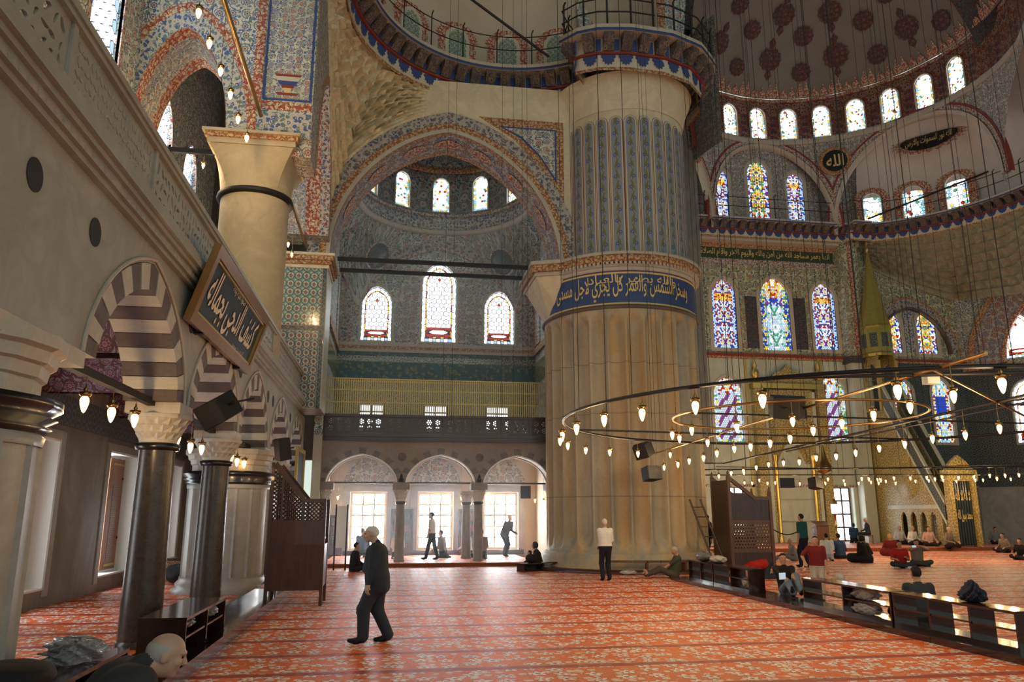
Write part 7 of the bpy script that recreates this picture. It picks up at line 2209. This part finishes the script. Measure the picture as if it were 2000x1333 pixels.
    for sx in (-1, 1):
        hp_, kn, an = J['hip'][sx], J['kn'][sx], J['an'][sx]
        cap_(hp_, kn, .100*wide, .076*wide, BOT, .035); cap_(kn, an+V3(0, 0, .02), .076*wide, .064*wide, BOT, .03)
        toe = J['toe'][sx]
        lab = SHOE if feet == 'shoe' else SKIN
        cap_(an-V3(0, 0, .035), an+(toe-an)*.55-V3(0, 0, .03), .040, .042, lab, .03); cap_(an+(toe-an)*.55-V3(0, 0, .03), toe-V3(0, 0, .015), .042, .033, lab, .03)
    F, L, lo = field(P, h)
    V, Q = nets(F, lo, h)
    me = bpy.data.meshes.new('body'); me.from_pydata(V.tolist(), [], Q.tolist())
    for mm in (mats.get('skin', 'skin'), mats['top'], mats['bottom'], mats['shoe'], mats['top'], mats['top']): me.materials.append(MT[mm])
    C_ = V[Q].mean(1); ii = np.clip(np.round((C_-lo)/h).astype(int), 0, np.array(F.shape)-1)
    me.polygons.foreach_set('material_index', L[tuple(ii.T)].astype(np.int32)); me.polygons.foreach_set('use_smooth', [True]*len(Q))
    me.update()
    body = link('body', me, t)
    # hair as its own cap
    def shell(rx, ry, rz_, centre, keep, nm, mat, hh=None):
        m = MB(); rows = []
        n = 20
        for i in range(n+1):
            b = PI*.5-PI*.98*i/n; row = []
            for j in range(25):
                a = 2*PI*j/24
                d = V3(math.cos(b)*math.cos(a), math.cos(b)*math.sin(a), math.sin(b))
                k = keep(d)
                row.append(tuple(hp(centre[0]+rx*d[0]*k, centre[1]+ry*d[1]*k, centre[2]+rz_*d[2]*k)))
            rows.append(row)
        m.grid(rows, smooth=True); return m.build(nm, MT[mat], t)
    hm_ = 'hair_'+hair
    ss = lambda v, a0, a1: (lambda t_: t_*t_*(3-2*t_))(min(1.0, max(0.0, (v-a0)/(a1-a0))))
    if scarf:
        shell(.094, .108, .122, (0, -.012, .0), lambda d: .84+.16*max(ss(.62-d[1], 0, .15), ss(d[2], .45, .62)), 'head_scarf', scarf)
    elif bald:
        shell(.079, .099, .096, (0, -.010, .022), lambda d: .88+.12*ss(.35-d[1], 0, .45)*ss(.62-d[2], 0, .5)*ss(d[2], -.85, -.65), 'hair', hm_)
    else:
        shell(.0795, .1005, .0995, (0, -.010, .026), lambda d: .88+.12*max(ss(d[2]-.5*d[1], .05, .25), ss(.02-d[1], 0, .15))*ss(d[2], -.85, -.65), 'hair', hm_)
    if cap: shell(.084, .106, .10, (0, -.010, .032), lambda d: .80+.20*ss(d[2], .15, .3), 'cap', cap)
    if beard: shell(.060, .074, .074, (0, .018, -.047), lambda d: 1.06 if (d[1] > -.1 and d[2] < -.12) else .9, 'beard', hm_)
    em = MB()
    for sx in (-1, 1):
        em = MB().lathe([(0, -.008), (.006, -.005), (.008, 0), (.006, .005), (0, .008)], n=8)
        e = em.build('eye', MT['eye_dark'], t, tuple(hp(.030*sx, .079, .012)))
    return t
for nm, c, r in (('skin', (.42,.24,.16), .55), ('skin_pale', (.52,.33,.24), .5), ('skin_dark', (.28,.15,.09), .55)): flat(nm, c, r, var=.08)
for nm, c in (('hair_grey', (.40,.38,.36)), ('hair_white', (.62,.60,.56)), ('hair_black', (.018,.015,.013)), ('hair_brown', (.055,.035,.022)), ('suit_navy', (.030,.037,.048)), ('trouser_dark', (.014,.016,.022)), ('shirt_white', (.72,.71,.69)), ('shirt_green', (.055,.065,.040)),
              ('trouser_olive', (.070,.062,.045)), ('shirt_teal', (.012,.085,.085)), ('shirt_maroon', (.15,.012,.014)), ('shirt_red', (.36,.018,.012)), ('shirt_blue', (.020,.055,.13)), ('shirt_black', (.010,.010,.011)), ('jeans', (.13,.19,.26)),
              ('cargo_cream', (.42,.38,.32)), ('shirt_pink', (.52,.30,.27)), ('shirt_pale', (.50,.54,.60)), ('shirt_grey', (.20,.20,.20)), ('jacket_grey', (.040,.041,.044)), ('shoe_black', (.010,.010,.010)), ('sock_white', (.55,.55,.55)), ('shirt_taupe', (.20,.155,.115)), ('scarf_gold', (.42,.28,.06)), ('eye_dark', (.012,.010,.009))):
    flat(nm, c, .8 if 'eye' not in nm and 'shoe' not in nm else .3, .25, var=.12 if 'hair' not in nm else 0)
def base_joints(pel, lean=0.0, turn=0.0, side=0.0):
    """trunk from the pelvis, leaning forward by lean"""
    pel = np.array(pel, float)
    M = rotm(turn, -lean, side)
    up = M @ V3(0, 0, 1); rt = M @ V3(1, 0, 0)
    chs = pel+up*.36; nk = chs+up*.15
    hd = nk+up*.06+V3(0, 0, .085)+ (M @ V3(0, .02, 0))
    J = dict(pelvis=pel, chest=chs, neck=nk, head=hd, right=rt, sh={}, el={}, hand={}, hip={}, kn={}, an={}, toe={})
    for sx in (-1, 1):
        J['sh'][sx] = chs+up*.085+rt*.185*sx; J['hip'][sx] = pel+rt*.095*sx-up*.06
    return J
def arms(J, l, r, pl=(0, -1, -.3), pr=None):
    for sx, hnd, pole in ((-1, l, pl), (1, r, pr or pl)):
        J['el'][sx], J['hand'][sx] = ik(J['sh'][sx], np.array(hnd, float), .29, .26, pole)
    return J
def legs(J, l, r, pl=(0, 1, 0), pr=None, toes=None):
    for sx, an, pole in ((-1, l, pl), (1, r, pr or pl)):
        J['kn'][sx], J['an'][sx] = ik(J['hip'][sx], np.array(an, float), .44, .42, pole)
        J['toe'][sx] = J['an'][sx]+np.array((toes or {}).get(sx, (0, .17, -.035)), float)
    return J
def stand(step=0.0, lean=.03, hl=None, hr=None, pz=.985, **k):
    J = base_joints((0, 0, pz), lean)
    arms(J, hl or (-.25, .05, .80), hr or (.25, .05, .80), (0, -1, 0), k.get('pr'))
    if step: legs(J, (-.09, step, .085), (.09, -step, .085), (0, 1, 0), toes={-1: (0, .17, -.02), 1: (0, .16, -.04)})
    else: legs(J, (-.10, 0, .085), (.10, -.02, .085))
    return J
def cross(lean=.12, hl=None, hr=None, turn=0):
    J = base_joints((0, 0, .13), lean, turn)
    arms(J, hl or (-.22, .30, .24), hr or (.22, .30, .24), (-.3, -.6, -.2), (.3, -.6, -.2))
    legs(J, (.10, .30, .07), (-.10, .36, .07), (-1, .5, .25), (1, .5, .25), toes={-1: (.14, .04, -.02), 1: (-.14, .04, -.02)})
    return J
def kneel(lean=.08, hl=None, hr=None):
    J = base_joints((0, -.02, .27), lean)
    arms(J, hl or (-.15, .30, .33), hr or (.15, .30, .33), (-.3, -.6, -.2), (.3, -.6, -.2))
    legs(J, (-.12, -.16, .07), (.12, -.16, .07), (0, 1, .25), toes={-1: (0, -.13, -.03), 1: (0, -.13, -.03)})
    return J
def longsit(lean=-.12, hl=None, hr=None, spread=.10, bend=.15):
    J = base_joints((0, 0, .13), lean)
    arms(J, hl or (-.12, .30, .30), hr or (.12, .32, .30), (-.4, -.6, -.3), (.4, -.6, -.3))
    legs(J, (-spread, .80, .085), (spread, .84-bend*.3, .085), (0, 0, 1), toes={-1: (-.03, .05, .15), 1: (.03, .05, .15)})
    return J
def bow():
    J = base_joints((0, 0, .42), 1.75)
    J['head'] = J['neck']+V3(0, .13, .0); J['head'][2] = .13
    arms(J, (-.2, .72, .05), (.2, .72, .05), (-1, 0, .4), (1, 0, .4))
    legs(J, (-.12, -.36, .07), (.12, -.36, .07), (0, 1, -.3), toes={-1: (0, -.10, -.04), 1: (0, -.10, -.04)})
    return J
DK = dict(top='shirt_black', bottom='trouser_dark', shoe='shoe_black')
def MM(top, bottom='trouser_dark', shoe='shoe_black', skin='skin'): return dict(top=top, bottom=bottom, shoe=shoe, skin=skin)
g0 = lambda px, py, z=0.0: tuple(at(px, py, z=z))
# walking man in the suit
J = stand(.15, .06, (-.27, .10, .78), (.28, .07, .78), .975); J['head'] = J['head']+V3(0, .05, -.02)
person('grey haired man in a dark suit walking left across the carpet', g0(733, 1256), R(84), J, MM('suit_navy', 'suit_navy', 'shoe_black', 'skin_pale'), 'white', False, .95, .0095, .05, .18, head=(.15, -.12, 0), wide=1.14, fat=1.18)
# man in white shirt facing the pillar
person('man in a white shirt standing with his back to us before the pillar', g0(1184, 1135), R(4), stand(0, .02, (-.13, .20, .98), (.13, .20, .98), pr=(.6, -1, -.2)), MM('shirt_white'), 'white', False, .95, .013, .06)
# man sitting against the rack
J = longsit(-.22, (-.05, .38, .24), (.12, .30, .22)); J['head'] = J['head']+V3(0, .07, -.02)
person('man in a green shirt sitting with outstretched legs against the shoe rack', g0(1318, 1130), R(82), J, MM('shirt_green', 'trouser_olive', 'shoe_black'), 'grey', True, 1.0, .014, .06, head=(0, -.45, 0), feet='bare')
# bald man in the foreground
hp4 = at(311, 1290, z=1.02); fdx, fdy = math.sin(R(62)), math.cos(R(62))
s4 = (hp4.x-fdx*.43, hp4.y-fdy*.43, 0)
J = base_joints((0, 0, .61), .66); J['head'] = J['neck']+V3(0, .11, .03)
arms(J, (-.15, .50, .46), (.15, .52, .46), (-.5, -.5, .1), (.5, -.5, .1)); legs(J, (-.14, .44, .085), (.14, .46, .085), (0, 1, .6))
person('bald grey man in a dark jacket seated at the lower left edge, seen from behind', s4, R(-62), J, MM('jacket_grey', 'trouser_dark', 'shoe_black', 'skin_pale'), 'grey', False, 1.0, .008, .04, bald=True, head=(-.20, -.30, 0), coat=.1, fat=1.1)
st = thing('low_stool', 'low wooden stool under the bald man at the lower left edge', 'stool', s4)
MB().lathe([(0, .44), (.19, .44), (.19, .40), (0, .40)], n=20).build('seat', MT['wood_red'], st)
for a in range(4): MB().tube([(.12*math.cos(a*PI/2), .12*math.sin(a*PI/2), .41), (.17*math.cos(a*PI/2), .17*math.sin(a*PI/2), 0)], .018, 6).build('leg', MT['wood_red'], st)
# under the gallery
person('person in black sitting cross-legged at the edge of the platform behind the suit man', g0(690, 1117), R(-70), cross(.1, (.12, .30, .15), (.25, .32, .2)), DK, 'black', False, 1.0, .018)
person('man in a blue shirt kneeling by the left floor window', (-1.02, 31.9, .13), R(-10), kneel(), MM('shirt_blue'), 'black', True, 1.05, .018)
person('person in a white shirt sitting half hidden behind the left gallery column', g0(776, 1092, .13), R(0), kneel(), MM('shirt_white'), 'black', False, 1.0, .02)
person('young man in a white T-shirt walking past the middle floor window', g0(843, 1094, .13), R(75), stand(.20, .04, (-.28, .12, .84), (.28, -.05, .84)), MM('shirt_white'), 'black', True, .98, .016)
person('person in dark clothes kneeling right of the walking young man', g0(864, 1090, .13), R(60), kneel(.15), MM('shirt_grey'), 'black', False, 1.0, .02)
person('person in white with a cap sitting left of the right gallery columns', g0(913, 1090, .13), R(40), kneel(.2), MM('shirt_white'), 'grey', False, 1.0, .02, cap='shirt_white')
person('person in brown sitting behind the right gallery column', g0(940, 1092, .13), R(0), kneel(.15), MM('shirt_taupe'), 'black', False, 1.05, .02)
J = stand(.06, .55, (.1, .42, .92), (.2, .42, .92), .92); 
person('man in dark clothes bending over by the right floor window', g0(986, 1088, .13), R(-50), J, MM('shirt_black', 'trouser_dark'), 'grey', False, 1.0, .017)
person('woman in black sitting at the left foot of the pillar', g0(1054, 1112), R(70), cross(.25), DK, 'black', False, 1.0, .018, skirt=True, scarf='cloth_black')
person('child with a dark coat sitting in front of the woman by the pillar', g0(1040, 1116), R(60), cross(.2), DK, 'black', False, .72, .018)
# right half
person('man in a teal T-shirt standing right of the dark pulpit', g0(1573, 1109), R(25), stand(.08, .02, (-.27, .02, .78), (.25, .10, .84)), MM('shirt_teal'), 'black', True, 1.02, .015)
person('boy in a maroon polo shirt standing behind the shoe racks', (9.0, 15.75, 0), R(150), stand(0, .02, (-.26, .06, .82), (.30, .24, 1.05), pr=(.8, -.3, -.4)), MM('shirt_maroon', 'cargo_cream'), 'black', True, .77, .013)
person('man in a red shirt bowing to the ground beside the dark pulpit', g0(1496, 1131), R(88), bow(), MM('shirt_red', 'suit_navy', 'sock_white'), 'grey', True, 1.0, .016)
J = longsit(-.45, (-.02, .38, .40), (.16, .38, .38), .12); J['kn'][-1], J['an'][-1] = ik(J['hip'][-1], V3(-.10, .62, .10), .44, .42, (0, 0, 1))
person('man in light jeans reclining with a tablet between the shoe racks', (8.72, 16.55, .09), R(168), J, MM('shirt_black', 'jeans', 'shoe_black'), 'black', False, 1.0, .015)
tbl = thing('tablet', 'bright tablet screen held by the reclining man', 'tablet', at(1528, 1126, y=15.95), R(20))
MB().box((-.11, 0, -.08), (.11, .012, .08)).build('case', MT['black_matte'], tbl)
MB().box((-.097, -.003, -.067), (.097, .0, .067)).build('screen', glow('screen_light', (.75,.88,.92), .45), tbl)
person('man in a dark blue shirt sitting with his back to us near the platform', g0(1643, 1092), R(10), cross(.12), MM('shirt_blue'), 'black', True, 1.12, .018)
person('person wrapped in black sitting alone on the carpet', g0(1694, 1100), R(15), cross(.25), DK, 'black', False, 1.15, .018, skirt=True, scarf='cloth_black')
person('man in a red shirt sitting cross-legged facing us', g0(1760, 1110), R(155), cross(.15, (-.12, .34, .36), (.2, .4, .3)), MM('shirt_red', 'suit_navy', 'sock_white'), 'black', True, 1.0, .015)
person('man in taupe holding up a phone beside the man in red', g0(1793, 1106), R(165), cross(.05, (-.08, .34, .66), (.08, .34, .66)), MM('shirt_taupe', 'trouser_olive'), 'black', True, 1.0, .015)
ph_ = thing('phone', 'glowing phone held up by the seated man in taupe', 'phone', at(1785, 1068, y=at(1793, 1106, z=0).y-.42), R(165))
MB().box((-.075, -.006, -.04), (.075, .006, .04)).build('case', MT['black_matte'], ph_); MB().box((-.07, .006, -.035), (.07, .009, .035)).build('screen', MT['screen_light'], ph_)
p = at(1793, 1124, z=.80)
person('man in a dark T-shirt sitting with his back to us behind the third shoe rack', (max(8.95, p.x), p.y, 0), R(-12), cross(.1, (-.16, .30, .2), (.16, .30, .2)), MM('suit_navy', 'trouser_dark'), 'black', True, 1.05, .012)
person('person in grey sitting on the carpet left of the teal man', g0(1552, 1096), R(80), longsit(.2), MM('shirt_grey', 'shirt_grey'), 'grey', False, .95, .018)
person('person in a white shirt sitting behind the boy in maroon', g0(1618, 1096), R(-20), kneel(.1), MM('shirt_white', 'shirt_pale'), 'black', True, 1.0, .018)
# on the platform of the qibla
person('person in blue kneeling by the bright qibla window', (25.8, 41.0, .17), R(-50), kneel(.1), MM('shirt_blue'), 'black', False, 1.05, .022, scarf='shirt_blue')
pc = (26.05, 40.0, .17)
J = base_joints((0, 0, .55), .1); arms(J, (-.15, .35, .62), (.15, .35, .62), (-.4, -.6, -.2), (.4, -.6, -.2)); legs(J, (-.12, .44, .085), (.12, .44, .085), (0, 1, .6))
person('man with a white cap and navy jacket sitting on a chair right of the window', pc, R(60), J, MM('suit_navy'), 'white', False, 1.05, .02, cap='shirt_white')
cs = thing('wooden_chair', 'small wooden chair under the man in the navy jacket', 'chair', pc, R(60))
MB().box((-.22, -.22, .40), (.22, .24, .45)).build('seat', MT['wood_brown'], cs)
for x in (-.2, .2):
    for y in (-.2, .22): MB().box((x-.02, y-.02, 0), (x+.02, y+.02, .40)).build('leg', MT['wood_brown'], cs)
for (px, py, tp_, lab, rz, hr_) in ((1757, 1058, 'shirt_pale', 'man in a pale blue shirt sitting left of the four minbar niches', 175, 'grey'), (1782, 1059, 'shirt_white', 'man in a white shirt sitting before the first minbar niches', 190, 'grey'), (1814, 1061, 'shirt_pink', 'man in a pink shirt sitting before the last minbar niches', 170, 'black'), (1852, 1064, 'shirt_taupe', 'man in a brownish shirt sitting at the foot of the minbar stair', 200, 'grey')):
    person(lab, (27.0, at(px, 1060, x=27.0).y, .17), R(rz), cross(.15), MM(tp_), hr_, False, 1.1, .022)
person('woman with a golden scarf sitting behind the man in red', g0(1741, 1086), R(150), cross(.2), MM('shirt_maroon', 'shirt_maroon'), 'black', False, 1.05, .02, skirt=True, scarf='scarf_gold')
person('person in grey sitting near the minbar gate, right of its curtain', (32.2, 38.1, .17), R(160), cross(.2), MM('shirt_grey'), 'black', False, 1.0, .02)
person('man in a brown shirt sitting at the right edge of the carpet', g0(1966, 1080), R(100), cross(.2), MM('shirt_taupe'), 'black', False, 1.0, .018)
person('person in black sitting cut by the right edge of the picture', g0(1999, 1094), R(120), cross(.3), DK, 'black', False, .95, .018)
person('man in a dark vest standing in the shade between pillar and pulpit', (11.75, 28.0, 0), R(100), stand(.1, .05), MM('shirt_black'), 'black', False, 1.0, .02)
sb = bag('grey_bag', 'small grey bag hanging from the hand of the walking man in the suit', tuple(at(703, 1204, y=11.95)), (.06, .09, .085), MT['plastic_dark'], 31, rough=.9, fold=2, taper=.3)
cb_ = bag('plastic_bag', 'white plastic bag held by the boy in maroon', tuple(Vector(at(1641, 1138, y=15.3))), (.10, .09, .09), MT['plastic_white'], 33, rough=.4)
# ================================================================ scattering box added for window glow, brightening the corner bay
g = G('dust_haze')
vs_ = g.n('ShaderNodeVolumeScatter'); vs_.inputs['Color'].default_value = (.95, .98, 1.0, 1); vs_.inputs['Density'].default_value = .021; vs_.inputs['Anisotropy'].default_value = .35
g.nt.links.new(vs_.outputs[0], g.out.inputs['Volume'])
hz = MB().box((-2.2, 25.2, .25), (5.3, 32.85, 13.6)).build('haze', g.mat)
tag(hz, 'faint haze box added for the window glow in the corner bay', None, None, 'stuff')
# small coloured panes and bulbs are seen glowing; the lamps' own point lights and the clear daylight panes are sampled as lights
for nm_, mt_ in MT.items():
    if nm_ == 'bulb' or nm_ in ('lantern', 'screen_light') or (nm_.startswith('glass_') and nm_ not in ('glass_clear', 'glass_day', 'glass_aisle')):
        mt_.cycles.emission_sampling = 'NONE'
